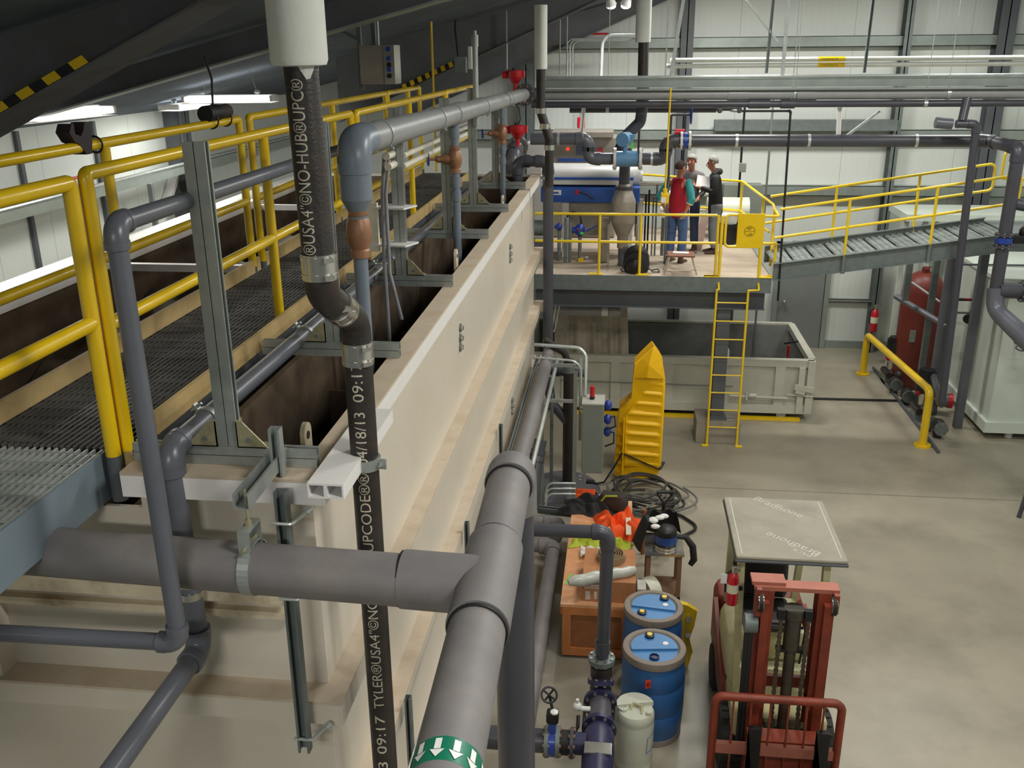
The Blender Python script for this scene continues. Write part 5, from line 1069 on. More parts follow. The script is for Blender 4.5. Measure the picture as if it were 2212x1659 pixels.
g = G(); g.tube([(pxx - .18, 6.6, pz), (pxx - .18, 6.52, pz - .05), (pxx - .2, 6.42, pz - .02), (pxx - .28, 6.3, pz + .02)], .016, 8); obj('hose', g, M['rubber'], t)
obj('side_port', G().cyl((pxx - .1, 6.26, pz), (pxx - .2, 6.26, pz), .09, n=20), navy, t)
t = thing('gate_valve', 'butterfly valve with small black handwheel left of the navy pump', 'valve', (-.43, 6.26, pz)); y = 6.26
flange(t, (-.285, y, pz), (1, 0, 0), .125, .03, M['pvcdk'], bmt=M['brass']); obj('joint', G().cyl((-.27, y, pz), (-.39, y, pz), .1, n=22), M['rubber'], t); flange(t, (-.40, y, pz), (1, 0, 0), .125, .035, M['galvd'], bmt=M['brass'])
obj('blue_body', G().cyl((-.42, y, pz), (-.47, y, pz), .12, n=24), M['valveb'], t); flange(t, (-.49, y, pz), (1, 0, 0), .13, .035, M['galvd'], bmt=M['brass'])
obj('pipe', G().cyl((-.51, y, pz), (-1.1, y, pz), .095, n=22), M['pvcdk'], t)
obj('blue_neck', G().box((-.445, y, pz + .15), (.06, .08, .1)), M['valveb'], t); g = G(); g.box((-.445, y, pz + .25), (.1, .1, .1), bev=.02); obj('gearbox', g, M['black'], t); g = G(); g.ball((-.43, y - .02, pz + .31), (.035, .035, .02), 10); obj('cap', g, M['plastic'], t)
g = G(); hc = V((-.475, y + .02, pz + .44)); ax = V((.15, -.6, .8)).normalized(); u, v = basis(ax)
g.tube([hc + (u * math.cos(a) + v * math.sin(a)) * .062 for a in [2 * PI * i / 24 for i in range(24)]], .009, 7, closed=True)
for k in range(4): a = PI / 4 + k * PI / 2; g.bar(hc, hc + (u * math.cos(a) + v * math.sin(a)) * .06, .012)
g.cyl(hc, hc - V((-.03, -.0, .15)), .012, n=8); obj('handwheel', g, M['black'], t)
# ================================================================ drums and carboy
def drum(lab, x, y, rz, caps):
    t = thing('plastic_drum', lab, 'drum', (x, y, 0), group='blue plastic drums', local=True, rz=rz)
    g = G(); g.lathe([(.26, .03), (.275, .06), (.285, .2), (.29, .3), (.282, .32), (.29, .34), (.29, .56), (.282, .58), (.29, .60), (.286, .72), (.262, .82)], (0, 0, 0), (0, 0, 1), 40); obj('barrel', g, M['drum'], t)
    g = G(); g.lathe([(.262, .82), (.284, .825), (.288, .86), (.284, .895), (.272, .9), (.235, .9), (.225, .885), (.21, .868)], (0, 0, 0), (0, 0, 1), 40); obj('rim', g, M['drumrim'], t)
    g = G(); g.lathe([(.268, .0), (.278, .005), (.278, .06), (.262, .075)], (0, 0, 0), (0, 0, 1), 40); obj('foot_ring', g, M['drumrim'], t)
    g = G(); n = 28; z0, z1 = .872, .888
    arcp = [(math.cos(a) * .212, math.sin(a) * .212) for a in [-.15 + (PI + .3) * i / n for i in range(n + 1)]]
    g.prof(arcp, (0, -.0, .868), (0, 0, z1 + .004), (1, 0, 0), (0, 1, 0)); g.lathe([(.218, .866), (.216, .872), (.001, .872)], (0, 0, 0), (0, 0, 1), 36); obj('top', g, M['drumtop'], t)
    for (cx, cy, yel) in caps:
        z = .872 if cy < -.03 else .892
        g = G(); g.lathe([(.045, 0), (.045, .02), (.034, .024), (.034, .012), (.001, .012)], (cx, cy, z), (0, 0, 1), 18); c = obj('bung', g, mat('dark_blue_bung', (24, 42, 84), .4, var=.1), t)
        if yel: obj('yellow_cap', G().cyl((cx, cy, z + .012), (cx, cy, z + .03), .026, n=14), M['yellow'], c)
    obj('white_sticker', G().cyl((.11, .05, .8925), (.11, .05, .8945), .026, n=20), M['plastic'], t)
    lb = obj('red_label', G().prof([(-.025, -.04), (.025, -.04), (.025, .04), (-.025, .04)], (-.09, -.279, .70), (-.09, -.288, .70), (1, .28, 0), (0, 0, 1)), mat('red_orange_label', (224, 66, 40), .5, var=.03), t)
    g = G()
    for dx in (-.008, .008): obj('arrow_mark', G().bar((-.09 + dx, -.291 + dx * .28, .68), (-.09 + dx, -.291 + dx * .28, .72), .005), M['black'], lb)
    return t
drum('nearer blue plastic drum with one yellow cap, behind the white carboy', .40, 7.35, .12, ((-.02, .16, True), (-.02, -.14, False)))
drum('farther blue plastic drum with two yellow caps, in front of the small stand', .41, 8.02, -.12, ((.09, .15, True), (-.1, -.12, True)))
t = thing('carboy', 'white plastic carboy with a stained ribbed top in front of the blue drums', 'carboy', (.24, 6.84, 0))
cx, cy = .235, 6.84; g = G(); g.lathe([(.15, .0), (.165, .02), (.165, .08), (.16, .1), (.165, .12), (.168, .5), (.164, .515), (.168, .53), (.165, .58), (.15, .605), (.001, .612)], (cx, cy, 0), (0, 0, 1), 36); obj('body', g, M['natural'], t)
g = G(); g.lathe([(.045, 0), (.045, .03), (.03, .035), (.03, .02), (.001, .02)], (cx - .105, cy - .02, .60), (0, 0, 1), 18); obj('neck', g, M['natural'], t)
g = G(); g.cyl((cx + .11, cy - .07, .60), (cx + .11, cy - .07, .635), .022, n=14); obj('vent_cap', g, M['natural'], t)
g = G(); g.tube(fillet([(cx - .04, cy - .03, .605), (cx - .03, cy + .03, .64), (cx + .06, cy - .01, .64), (cx + .05, cy - .07, .605)], .02), .012, 8); obj('handle', g, mat('stained_handle', (186, 178, 140), .5, var=.2, scale=30), t)
g = G(); g.prof([(cx + math.cos(a) * .166, cy + math.sin(a) * .166) for a in [.35 + (PI - .2) * i / 16 for i in range(17)]], (0, 0, .60), (0, 0, .645), (1, 0, 0), (0, 1, 0)); obj('raised_crown', g, M['natural'], t)
g = G()
def cp(a, z): return V((cx + math.cos(a) * .1685, cy + math.sin(a) * .1685, z))
for a0, z0, a1, z1 in ((-.85, .40, -.25, .43), (-.85, .40, -.9, .24), (-.9, .24, -.3, .27)):
    g.tube([cp(a0 + (a1 - a0) * i / 6, z0 + (z1 - z0) * i / 6) for i in range(7)], .0025, 5)
obj('ink_outline', g, M['valveb'], t)
# ================================================================ crates, boxes and clothes
t = thing('wooden_crate', 'long orange brown wooden crate beside the blue drums under the clothes', 'crate', (-.15, 9.4, 0))
x0, x1, y0, y1, zc = -.50, .20, 8.36, 10.75, .62
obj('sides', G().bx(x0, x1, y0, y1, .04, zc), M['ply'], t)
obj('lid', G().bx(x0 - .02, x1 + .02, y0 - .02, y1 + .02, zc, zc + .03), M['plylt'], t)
g = G()
for a in (x0, x1 - .09): g.bx(a, a + .09, y0 - .022, y0 - .001, .04, zc)
g.bx(x0 + .09, x1 - .09, y0 - .022, y0 - .001, .04, .13); g.bx(x0 + .09, x1 - .09, y0 - .022, y0 - .001, zc - .09, zc); obj('end_battens', g, mat('crate_batten', (190, 118, 66), .6, var=.12, scale=8), t)
for y in (y0 + .1, (y0 + y1) / 2, y1 - .2): obj('skid', G().bx(x0 + .03, x1 - .03, y, y + .1, 0, .04), M['ply'], t)
obj('side_batten', G().bx(x0 - .022, x0 - .001, y0, y1, zc - .1, zc), mat('crate_batten', (190, 118, 66)), t)
for k, (a, b) in enumerate((((1222, 1262), (1234, 1240)), ((1238, 1250), (1244, 1262)))):
    p, q = at(*a, z=zc + .032), at(*b, z=zc + .032); obj('green_mark', G().bar(p, q, .03, .004, up=(0, 0, 1)), mat('green_tape', (136, 206, 92), .6, var=.03), t)
t = thing('cardboard_box', 'brown cardboard box with white tape and printing on the crate', 'box', (.0, 8.75, zc + .03))
bz0 = zc + .031; b0, b1, c0, c1 = -.30, .24, 8.42, 9.1
obj('carton', G().bx(b0, b1, c0, c1, bz0, bz0 + .24), M['card'], t)
g = G(); g.bx(b0 + .02, b0 + .22, c0 - .003, c0 - .0005, bz0 + .15, bz0 + .2); g.bx(b0 + .03, b0 + .08, c0 - .003, c0 - .0005, bz0 + .02, bz0 + .12); g.bx(b0 + .12, b0 + .15, c0 - .003, c0 - .0005, bz0 + .03, bz0 + .12); obj('white_tape', g, mat('white_print_tape', (206, 196, 186), .6, var=.1, scale=30), t)
textmesh('HEAVY', .06, M['card'], 'printing', lambda x, y: V((b0 + .03 + x * .9, c0 - .0045, bz0 + .155 + y * .8)), t)
zb = bz0 + .241
t = thing('fire_hose', 'coiled flat tan fire hose resting on the cardboard box', 'hose', (-.02, 8.86, zb))
g = G(); P = []
for i in range(150):
    a = i * .21; r = .03 + .125 * i / 150; P.append(V((-.02 + math.cos(a) * r, 8.88 + math.sin(a) * r, zb + .04)))
for i in range(149):
    d = (P[i + 1] - P[i]).normalized(); nrm = V((-d.y, d.x, 0)) * .0035; u = V((0, 0, .038))
    g.add([P[i] - nrm - u, P[i] + nrm - u, P[i + 1] + nrm - u, P[i + 1] - nrm - u, P[i] - nrm + u, P[i] + nrm + u, P[i + 1] + nrm + u, P[i + 1] - nrm + u], [(4, 5, 6, 7), (0, 4, 7, 3), (1, 2, 6, 5), (3, 2, 1, 0)])
obj('coil', g, M['canvas'], t, ang=60)
p, q = at(1228, 1258, z=zb + .04), at(1372, 1232, z=zb + .04)
tag(obj('wrapped_roll', G().tube([lerp(p, q, k / 10) + V((0, 0, .008 * math.sin(k * 2.1))) for k in range(11)], [.035, .06, .065, .062, .066, .064, .06, .062, .058, .06, .04], 14), M['film']), 'cloudy plastic wrapped tube lying across the front of the cardboard box', 'roll')
# clothes
random.seed(11)
def cloth(nm, lab, cat, c, sx, sy, h, mt, par=None, seed=1, rz=0., z0=None):
    rn = random.Random(seed); ph = [rn.uniform(0, 6) for _ in range(6)]; R = Matrix.Rotation(rz, 3, 'Z')
    def f(u, v):
        x, y = 2 * u - 1, 2 * v - 1; rr = max(abs(x), abs(y)); edge = max(0, 1 - rr ** 3)
        e = 1 + .14 * math.sin(5 * math.atan2(y, x) + ph[0]) + .08 * math.sin(9 * math.atan2(y, x) + ph[1])
        z = h * edge * (.6 + .25 * math.sin(x * 5 + ph[2] + y * 2) + .2 * math.sin(y * 7 + ph[3]) + .12 * math.sin(x * 13 + y * 9 + ph[4]))
        return V(c) + R @ V((x * sx * e, y * sy * e, max(.004, z)))
    g = G(); g.surf(f, 34, 34); o = obj(nm, g, mt, par)
    if par is None: tag(o, lab, cat)
    return o
zl = zc + .032
cv = lambda px, py, z=zl: at(px, py, z=z)
cloth('lime_vest', 'lime green folded vest on the crate left of the orange vest', 'vest', cv(1275, 1165), .21, .2, .12, M['lime'], seed=3)
cloth('lime_gloves', 'lime green cloth bunched on the crate below the orange vest', 'gloves', cv(1332, 1178), .17, .1, .09, M['lime'], seed=8)
tv = cloth('orange_vest', 'orange hi vis vest with pale reflective stripe crumpled on the crate end', 'vest', cv(1332, 1145), .27, .28, .26, M['orange'], seed=5)
g = G(); a = cv(1357, 1115, zl + .16); b = cv(1358, 1155, zl + .14); g.bar(a, b, .06, .012, up=(0, -.3, 1)); obj('reflective_stripe', g, M['silver'], tv)
g = G(); a = cv(1302, 1150, zl + .12); b = cv(1325, 1138, zl + .14); g.bar(a, b, .05, .012, up=(0, -.3, 1)); obj('reflective_stripe', g, M['silver'], tv)
cloth('black_jacket', 'black jacket heaped at the far end of the crate behind the strut rail', 'jacket', cv(1275, 1098), .33, .2, .17, M['jacket'], seed=9)
t = thing('brown_bag', 'dark brown tool bag with lime piping behind the orange vest', 'bag', cv(1330, 1105)); p = cv(1325, 1105); obj('bag', G().box(p + V((0, .05, .12)), (.36, .2, .24), rz=-.3, bev=.08), mat('dark_bag', (60, 52, 46), .8), t); g = G(); g.tube([p + V((-.18, -.02, .1)), p + V((-.1, -.05, .23)), p + V((.04, -.08, .25))], .012, 6); obj('piping', g, M['lime'], t)
tag(obj('crumpled_wrap', G().surf(lambda u, v: cv(1285, 1200) + V(((u - .5) * .32, (v - .5) * .2, .02 + .05 * abs(math.sin(u * 9 + v * 5)))), 20, 14), M['plastic']), 'white crumpled plastic bag on the crate beside the tan hose', 'bag')
p = at(1302, 1085, z=.02); tag(obj('paper_cup', G().lathe([(.045, 0), (.055, .13), (.048, .13), (.04, .02)], (p.x, p.y, .0), (0, 0, 1), 18), M['plastic']), 'white paper cup on the floor left of the cable heap', 'cup')
p = at(1282, 1080, z=.02); tag(obj('dark_cup', G().lathe([(.05, 0), (.055, .12), (.045, .12), (.04, .02)], (p.x, p.y, 0), (0, 0, 1), 18), M['rubber']), 'dark cup on the floor left of the white paper cup', 'cup')
p = at(1262, 1090, z=.01); tag(obj('orange_box', G().box((p.x, p.y - .05, .12), (.3, .2, .22)), M['orange']), 'small orange box behind the black jacket', 'box')
p = at(1262, 1070, z=.02); tag(obj('threaded_rod', G().cyl((p.x, p.y, 0), (p.x, p.y, .85), .012, n=8), M['galvw']), 'thin bright rod standing below the electrical panel', 'rod')
# cable heap
t = thing('cable_heap', 'tangled heap of dark cables on the floor behind the shovel', 'cables', (.3, 11.1, 0))
rn = random.Random(4); cc = at(1390, 1100, z=0)
for k in range(12):
    ax, ay = rn.uniform(.3, .62), rn.uniform(.25, .55); ox, oy, ph = rn.uniform(-.16, .16), rn.uniform(-.12, .12), rn.uniform(0, 6)
    P = [V((cc.x + ox + math.cos(a + ph) * ax * (1 + .12 * math.sin(3 * a)), cc.y + .2 + oy + math.sin(a + ph) * ay, .03 + .02 * k + .025 * math.sin(2 * a + k))) for a in [i * 5.6 / 36 for i in range(37)]]
    obj('cable', G().tube(P, .016, 7), M['hoseblk'] if k % 3 else mat('grey_cable', (104, 104, 98), .6), t)
a = at(1450, 1130, z=.05); b = at(1503, 1135, z=.03); c2 = at(1470, 1160, z=.05)
tag(obj('loop_hose', G().tube(fillet([at(1400, 1100, z=.06), at(1470, 1112, z=.03), at(1512, 1140, z=.03), at(1475, 1158, z=.03), at(1435, 1155, z=.3)], .2, 6), .02, 9), M['rubber']), 'black hose looping out to the right of the small stand', 'hose')
# shovel
t = thing('shovel', 'shovel with black D handle and wooden shaft leaning at the small stand', 'shovel', at(1430, 1160, z=.0)); p = at(1437, 1063, z=.95); q = at(1430, 1150, z=.35)
dq = (q - p).normalized(); g = G(); s0 = p + dq * .16
obj('shaft', G().cyl(s0 + dq * .12, q + dq * .2, .024, n=10), mat('ash_wood', (182, 122, 66), .5, var=.1), t)
sd = V((1, .15, 0)); g.tube([s0 + dq * .02, p + sd * .085 + dq * .04, p + sd * .085], .012, 8); g.tube([s0 + dq * .02, p - sd * .085 + dq * .04, p - sd * .085], .012, 8); g.cyl(p - sd * .1, p + sd * .1, .022, n=10); g.cyl(s0, s0 + dq * .14, .026, n=10); obj('d_handle', g, M['black'], t)
e = q + dq * .2; g = G(); g.hexa([e + V(a) for a in ((-.1, 0, -.25), (.1, 0, -.25), (.1, .01, -.25), (-.1, .01, -.25), (-.12, 0, 0), (.12, 0, 0), (.12, .01, 0), (-.12, .01, 0))]); obj('blade', g, M['steel'], t)
p = at(1391, 1135, z=.4); tag(obj('wood_stick', G().cyl((p.x, p.y, 0), p + V((0, 0, .22)), .028, n=8), M['ply']), 'short upright wooden stick left of the shovel', 'stick')
# small stand with vacuum head
t = thing('tool_stand', 'brown frame stand with metal top in front of the shovel', 'stand', (.58, 9.5, 0)); SX0, SX1, SY0, SY1, SZ = .37, .76, 9.28, 9.72, .74
brown = mat('brown_stand', (132, 100, 76), .6, var=.12, scale=8)
for x in (SX0, SX1 - .05):
    for y in (SY0, SY1 - .05): obj('leg', G().bx(x, x + .05, y, y + .05, 0, SZ), brown, t)
obj('lower_shelf', G().bx(SX0, SX1, SY0, SY1, .1, .22), brown, t); obj('top_plate', G().bx(SX0 - .02, SX1 + .02, SY0 - .02, SY1 + .02, SZ, SZ + .03), M['stain'], t)
t = thing('wet_vacuum', 'black and blue vacuum motor head draped in black cloth on the small stand', 'vacuum', (.57, 9.5, SZ + .03))
g = G(); g.lathe([(.1, 0), (.12, .03), (.125, .12), (.12, .2), (.1, .23), (.04, .25)], (.58, 9.45, SZ + .031), (0, 0, 1), 26); obj('motor_head', g, M['black'], t); g = G(); g.lathe([(.1265, 0), (.1265, .09)], (.58, 9.45, SZ + .09), (0, 0, 1), 26); obj('blue_band', g, mat('blue_band', (40, 74, 140), .4), t)
g = G(); g.lathe([(.13, 0), (.135, .015), (.13, .03)], (.58, 9.45, SZ + .032), (0, 0, 1), 26); obj('clamp_ring', g, M['stain'], t)
g = G(); g.tube([(.68, 9.45, SZ + .15), (.8, 9.45, SZ + .15), (.88, 9.42, SZ + .05), (.9, 9.4, SZ - .1), (.86, 9.38, SZ - .16)], [.02, .035, .04, .04, .03], 10); obj('hose_arm', g, M['rubber'], t)
def drape(u, v):
    a = .9 + u * 3.0; r = .16 + .16 * v; return V((.56 + math.cos(a) * r * 1.1, 9.62 + math.sin(a) * r * .9, SZ + .30 - .5 * max(0, v - .3) ** 1.2 + .03 * math.sin(u * 17)))
tag(obj('black_coat', G().surf(drape, 40, 12), M['jacket']), 'black coat draped around the back of the vacuum head', 'coat')
g = G(); p0 = V((.44, 9.5, SZ + .29)); P = []
for k, (dx, dy, dz) in enumerate(((0, 0, .04), (.07, .06, .05), (.12, .12, .04), (.02, -.06, .0), (.0, .05, .03))): g.ball(p0 + V((dx, dy, dz - .02)), (.055, .035, .028), 10)
tag(obj('white_gloves', g, M['paper']), 'white and black work gloves on the coat beside the vacuum head', 'gloves')
tag(obj('plastic_disc', G().cyl((.35, 9.16, .33), (.47, 9.24, .33), .16, n=24), M['natural']), 'pale round disc standing left of the small stand', 'disc')
t = thing('label_strip', 'pale plastic strip box between the cardboard box and the small stand', 'box', (.32, 8.7, 0)); obj('strip', G().bx(.27, .36, 8.75, 8.95, 0, .62), M['film'], t)
t = thing('yellow_bracket', 'yellow steel hook bracket standing behind the farther blue drum', 'bracket', (.78, 8.25, 0))
g = G(); g.prof([(-.14, .0), (.06, .0), (.1, .2), (.06, .35), (.1, .5), (.12, .68), (.02, .74), (-.3, .82), (-.3, .74), (-.1, .6)], (.74, 8.3, 0), (.74, 8.36, 0), (1, 0, 0), (0, 0, 1)); obj('plate', g, M['yellow'], t, smooth=False)
for z in (.6, .42): g = G(); g.cyl((.78, 8.26, z), (.78, 8.3, z), .03, n=12); obj('bolt', g, M['stain'], t)
# ================================================================ forklift
FX0, FX1, FXC = 1.03, 1.86, 1.445
t = thing('forklift', 'old cream and orange forklift with flat roof and tall mast facing the camera', 'forklift', (FXC, 7.4, 0))
body = obj('chassis', G().box((FXC, 7.5, .47), (.80, 1.5, .40), bev=.05), M['forkcr'], t)
obj('front_plate', G().hexa([V(a) for a in ((1.06, 6.86, .28), (1.83, 6.86, .28), (1.83, 7.05, .28), (1.06, 7.05, .28), (1.1, 7.0, .98), (1.8, 7.0, .98), (1.8, 7.1, .98), (1.1, 7.1, .98))]), M['forkcr'], t)
g = G(); g.hexa([V(a) for a in ((1.02, 7.1, .3), (1.06, 7.1, .3), (1.06, 8.2, .3), (1.02, 8.2, .3), (1.0, 7.3, .66), (1.04, 7.3, .66), (1.04, 8.2, .92), (1.0, 8.2, .92))]); obj('side_plate', g, M['fork'], t); g = G(); g.hexa([V(a) for a in ((1.83, 7.1, .3), (1.87, 7.1, .3), (1.87, 8.2, .3), (1.83, 8.2, .3), (1.85, 7.3, .66), (1.89, 7.3, .66), (1.89, 8.2, .9), (1.85, 8.2, .9))]); obj('side_plate', g, M['fork'], t)
obj('cowl', G().box((1.13, 7.55, .86), (.2, .8, .42), bev=.09), M['forkcr'], t)
obj('counterweight', G().box((FXC, 8.35, .6), (.84, .42, .74), bev=.1), M['fork'], t)
obj('engine_cover', G().box((FXC + .05, 7.85, .84), (.55, .62, .32), bev=.05), M['forkcr'], t)
g = G(); g.box((FXC - .02, 7.75, 1.05), (.46, .46, .12), bev=.05); obj('seat', g, M['black'], t); g = G(); g.box((FXC - .02, 8.0, 1.36), (.44, .12, .52), bev=.055, rx=-.12); obj('seat_back', g, M['black'], t)
g = G(); g.cyl((FXC - .14, 8.28, 1.0), (FXC - .14, 8.28, 1.62), .17, n=26); obj('gas_cylinder', g, M['galvd'], t); obj('cylinder_strap', G().cyl((FXC - .14, 8.28, 1.3), (FXC - .14, 8.28, 1.34), .174, n=26), M['black'], t)
for x, y, xt, yt, z0 in ((1.10, 6.98, 1.06, 7.05, .3), (1.78, 6.98, 1.75, 7.05, .3), (1.12, 8.2, 1.10, 7.95, .9), (1.76, 8.2, 1.76, 7.95, .9)): obj('guard_post', G().bar((x, y, z0), (xt, yt, 2.07), .055, .075, up=(0, 1, 0)), M['forkcr'], t)
rc = [at(1573, 1078, z=2.1), at(1783, 1080, z=2.1), at(1815, 1215, z=2.1), at(1583, 1198, z=2.1)]
rx0, rx1, ry0, ry1 = 1.0, 1.89, 6.92, 8.02
rf = obj('roof', G().box(((rx0 + rx1) / 2, (ry0 + ry1) / 2, 2.09), (rx1 - rx0, ry1 - ry0, .035), bev=.055), M['forkrf'], t); obj('roof_edge', G().box(((rx0 + rx1) / 2, (ry0 + ry1) / 2, 2.062), (rx1 - rx0 + .012, ry1 - ry0 + .012, .03), bev=.06), M['steel'], rf)
zr_ = 2.1085
def rtext(s, cx_, cy_, ang, nm, size=.13):
    c, s_ = math.cos(ang), math.sin(ang); return textmesh(s, size, M['letter'], nm, lambda x, y: V((cx_ + x * c - (y + x * 0) * s_, cy_ + x * s_ + y * c, zr_)), rf)
rtext('Bradhone', 1.25, 7.98, -.72, 'roof_lettering'); rtext('Bradhone', 1.70, 7.03, PI - .72, 'roof_lettering'); rtext('PACK', 1.62, 6.99, PI - .72, 'roof_lettering', .07)
obj('roof_seam', G().bx(1.045, 1.055, 6.96, 7.98, 2.1078, 2.1095), M['letter'], rf); obj('roof_seam', G().bx(1.835, 1.845, 6.96, 7.98, 2.1078, 2.1095), M['letter'], rf)
# mast
MY = 6.62; mt_ = 2.0
for x, s in ((1.145, 1), (1.745, -1)):
    g = G(); g.prof([(0, 0), (.13, 0), (.13, .02), (.02, .02), (.02, .14), (.13, .14), (.13, .16), (0, .16)], (x - s * .0, MY, .12), (x, MY, mt_ - .02), (s, 0, 0), (0, 1, 0)); obj('outer_mast', g, M['fork'], t, smooth=False)
    g = G(); g.bx(x + (.03 if s > 0 else -.09), x + (.09 if s > 0 else -.03), MY - .06, MY - .002, .12, mt_ - .1); obj('inner_mast', g, M['fork'], t)
    g = G(); g.cyl((x + s * .0, MY - .03, mt_ - .1), (x + s * .04, MY - .03, mt_ - .1), .07, n=20); obj('roller', g, M['stain'], t); obj('roller_rim', G().cyl((x + s * .005, MY - .03, mt_ - .1), (x + s * .035, MY - .03, mt_ - .1), .082, n=20), M['rubber'], t)
g = G(); g.bx(1.12, 1.77, MY + .0, MY + .12, mt_ - .02, mt_ + .015); g.bx(1.10, 1.36, MY + .02, MY + .16, mt_ + .016, mt_ + .045); obj('mast_head', g, M['forkpk'], t)
obj('mast_ear', G().bx(1.13, 1.17, MY - .06, MY, mt_ - .22, mt_ + .02), M['fork'], t); obj('mast_ear', G().bx(1.72, 1.76, MY - .06, MY, mt_ - .16, mt_ + .0), M['fork'], t)
for z in (.45, 1.0): obj('mast_tie', G().bx(1.15, 1.74, MY + .12, MY + .16, z, z + .1), M['fork'], t)
g = G(); g.cyl((1.445, MY + .03, .12), (1.445, MY + .03, 1.45), .045); g.cyl((1.445, MY + .03, 1.45), (1.445, MY + .03, 1.74), .065); g.cyl((1.445, MY + .03, 1.74), (1.445, MY + .03, 1.82), .08); obj('lift_cylinder', g, mat('oily_cylinder', (66, 60, 50), .4, var=.2, scale=12), t)
obj('cylinder_yoke', G().bx(1.33, 1.56, MY + .0, MY + .06, 1.42, 1.45), M['black'], t)
for s in (-1, 1):
    g = G(); x = 1.445 + s * .105; z = .3; k = 0
    while z < 1.74: g.box((x, MY - .02, z), (.034 if k % 2 else .024, .016, .028)); z += .026; k += 1
    obj('lift_chain', g, mat('oily_chain', (90, 80, 66), .45, .4, var=.2, scale=40), t, smooth=False); obj('chain_anchor', G().box((x, MY - .0, 1.78), (.06, .06, .08)), M['black'], t)
g = G(); g.tube([(1.09, MY + .2, 1.62), (1.08, MY + .05, 1.72), (1.08, MY - .03, 1.6), (1.09, MY, .5)], .02, 8); obj('mast_hose', g, M['rubber'], t); g = G(); g.tube([(1.12, MY + .2, 1.6), (1.11, MY + .05, 1.72), (1.11, MY - .03, 1.6), (1.12, MY, .5)], .02, 8); obj('mast_hose', g, M['rubber'], t); g = G(); g.cyl((1.06, MY + .0, 1.68), (1.16, MY + .0, 1.68), .08, n=20); obj('hose_pulley', g, M['galvd'], t)
# carriage and load backrest
LY = 6.36; bk = obj('load_backrest', G().tube(fillet([(.845, LY, .1), (.845, LY, 1.16), (1.825, LY, 1.16), (1.825, LY, .1)], .07, 5), .034, 10), M['fork'], t)
for x in (.99, 1.13, 1.28, 1.42, 1.56, 1.69): obj('backrest_bar', G().bx(x - .007, x + .007, LY - .01, LY + .01, .2, 1.14), M['fork'], bk)
for z in (.62, .25): obj('carriage_bar', G().bx(.87, 1.80, LY - .02, LY + .03, z, z + .09), M['forkpk'] if z > .5 else M['fork'], t)
obj('carriage_plate', G().bx(1.14, 1.76, LY + .04, LY + .2, .2, .72), M['fork'], t)
for x in (1.12, 1.65): obj('fork_arm', G().prof([(0, .9), (.05, .9), (.05, .08), (-1.0, .03), (-1.0, .01), (0, .03)], (x, LY - .05, 0), (x + .1, LY - .05, 0), (0, 1, 0), (0, 0, 1)), M['black'], t)
def wheel(x, y, r, w):
    g = G(); g.lathe([(r * .55, -w / 2), (r * .92, -w / 2), (r, -w / 2 + .03), (r, w / 2 - .03), (r * .92, w / 2), (r * .55, w / 2)], (x, y, r), (1, 0, 0), 30); wl = obj('tyre', g, M['tyre'], t)
    g = G()
    for k in range(22): a = 2 * PI * k / 22; g.box((x, y + math.cos(a) * r, r + math.sin(a) * r), (w * .8, .03, .03), rx=a)
    obj('tread', g, M['tyre'], wl, smooth=False); obj('hub', G().cyl((x - w * .4, y, r), (x + w * .4, y, r), r * .55, n=20), M['forkcr'], wl)
for x in (1.07, 1.82): wheel(x, 6.98, .29, .2)
for x in (1.08, 1.81): wheel(x, 8.05, .23, .16)
g = G(); g.tube([(1.62, 7.3, .9), (1.62, 7.32, 1.2)], .012, 8); g.tube([(1.66, 7.25, .8), (1.7, 7.28, 1.3)], .01, 8); g.cyl((1.58, 7.32, 1.2), (1.68, 7.32, 1.2), .014); g.cyl((1.69, 7.28, 1.3), (1.75, 7.24, 1.33), .016); obj('levers', g, M['black'], t)
g = G(); cs = V((FXC - .1, 7.35, 1.18)); ax = V((0, .5, 1)).normalized(); u, v = basis(ax); g.tube([cs + (u * math.cos(a) + v * math.sin(a)) * .17 for a in [2 * PI * i / 24 for i in range(24)]], .012, 8, closed=True); g.cyl(cs, cs - V((0, .25, .35)), .02); g.bar(cs - u * .17, cs + u * .17, .02); obj('steering_wheel', g, M['black'], t)
g = G(); g.cyl((1.2, 6.9, .86), (1.2, 6.95, .87), .03, n=14); obj('headlamp', g, M['stain'], t)
def extinguisher(lab, p, s=1.):
    t = thing('fire_extinguisher', lab, 'fire extinguisher', p); p = V(p)
    g = G(); g.lathe([(.05 * s, 0), (.055 * s, .01), (.055 * s, .26 * s), (.04 * s, .31 * s), (.02 * s, .33 * s)], p, (0, 0, 1), 20); obj('cylinder', g, M['red'], t)
    g = G(); g.lathe([(.0565 * s, .0), (.0565 * s, .09 * s)], p + V((0, 0, .13 * s)), (0, 0, 1), 20); obj('label', g, M['silver'], t)
    g = G(); g.cyl(p + V((0, 0, .33 * s)), p + V((0, 0, .37 * s)), .022 * s); g.bar(p + V((-.02 * s, 0, .38 * s)), p + V((.07 * s, 0, .4 * s)), .02 * s); g.bar(p + V((-.02 * s, 0, .36 * s)), p + V((.06 * s, 0, .35 * s)), .015 * s); obj('valve_handle', g, M['stain'], t)
    g = G(); g.tube([p + V((-.02 * s, 0, .35 * s)), p + V((-.07 * s, 0, .3 * s)), p + V((-.065 * s, 0, .12 * s))], .01 * s, 6); obj('hose', g, M['black'], t); return t
pe = at(1547, 1300, y=7.0); te = extinguisher('red fire extinguisher with paper tag strapped to the left roof post of the forklift', (1.0, 6.99, pe.z), .9); obj('paper_tag', G().box((.92, 6.96, pe.z + .25), (.05, .004, .09)), M['paper'], te); obj('strap', G().box((1.05, 6.99, pe.z + .15), (.06, .03, .03)), M['black'], te)
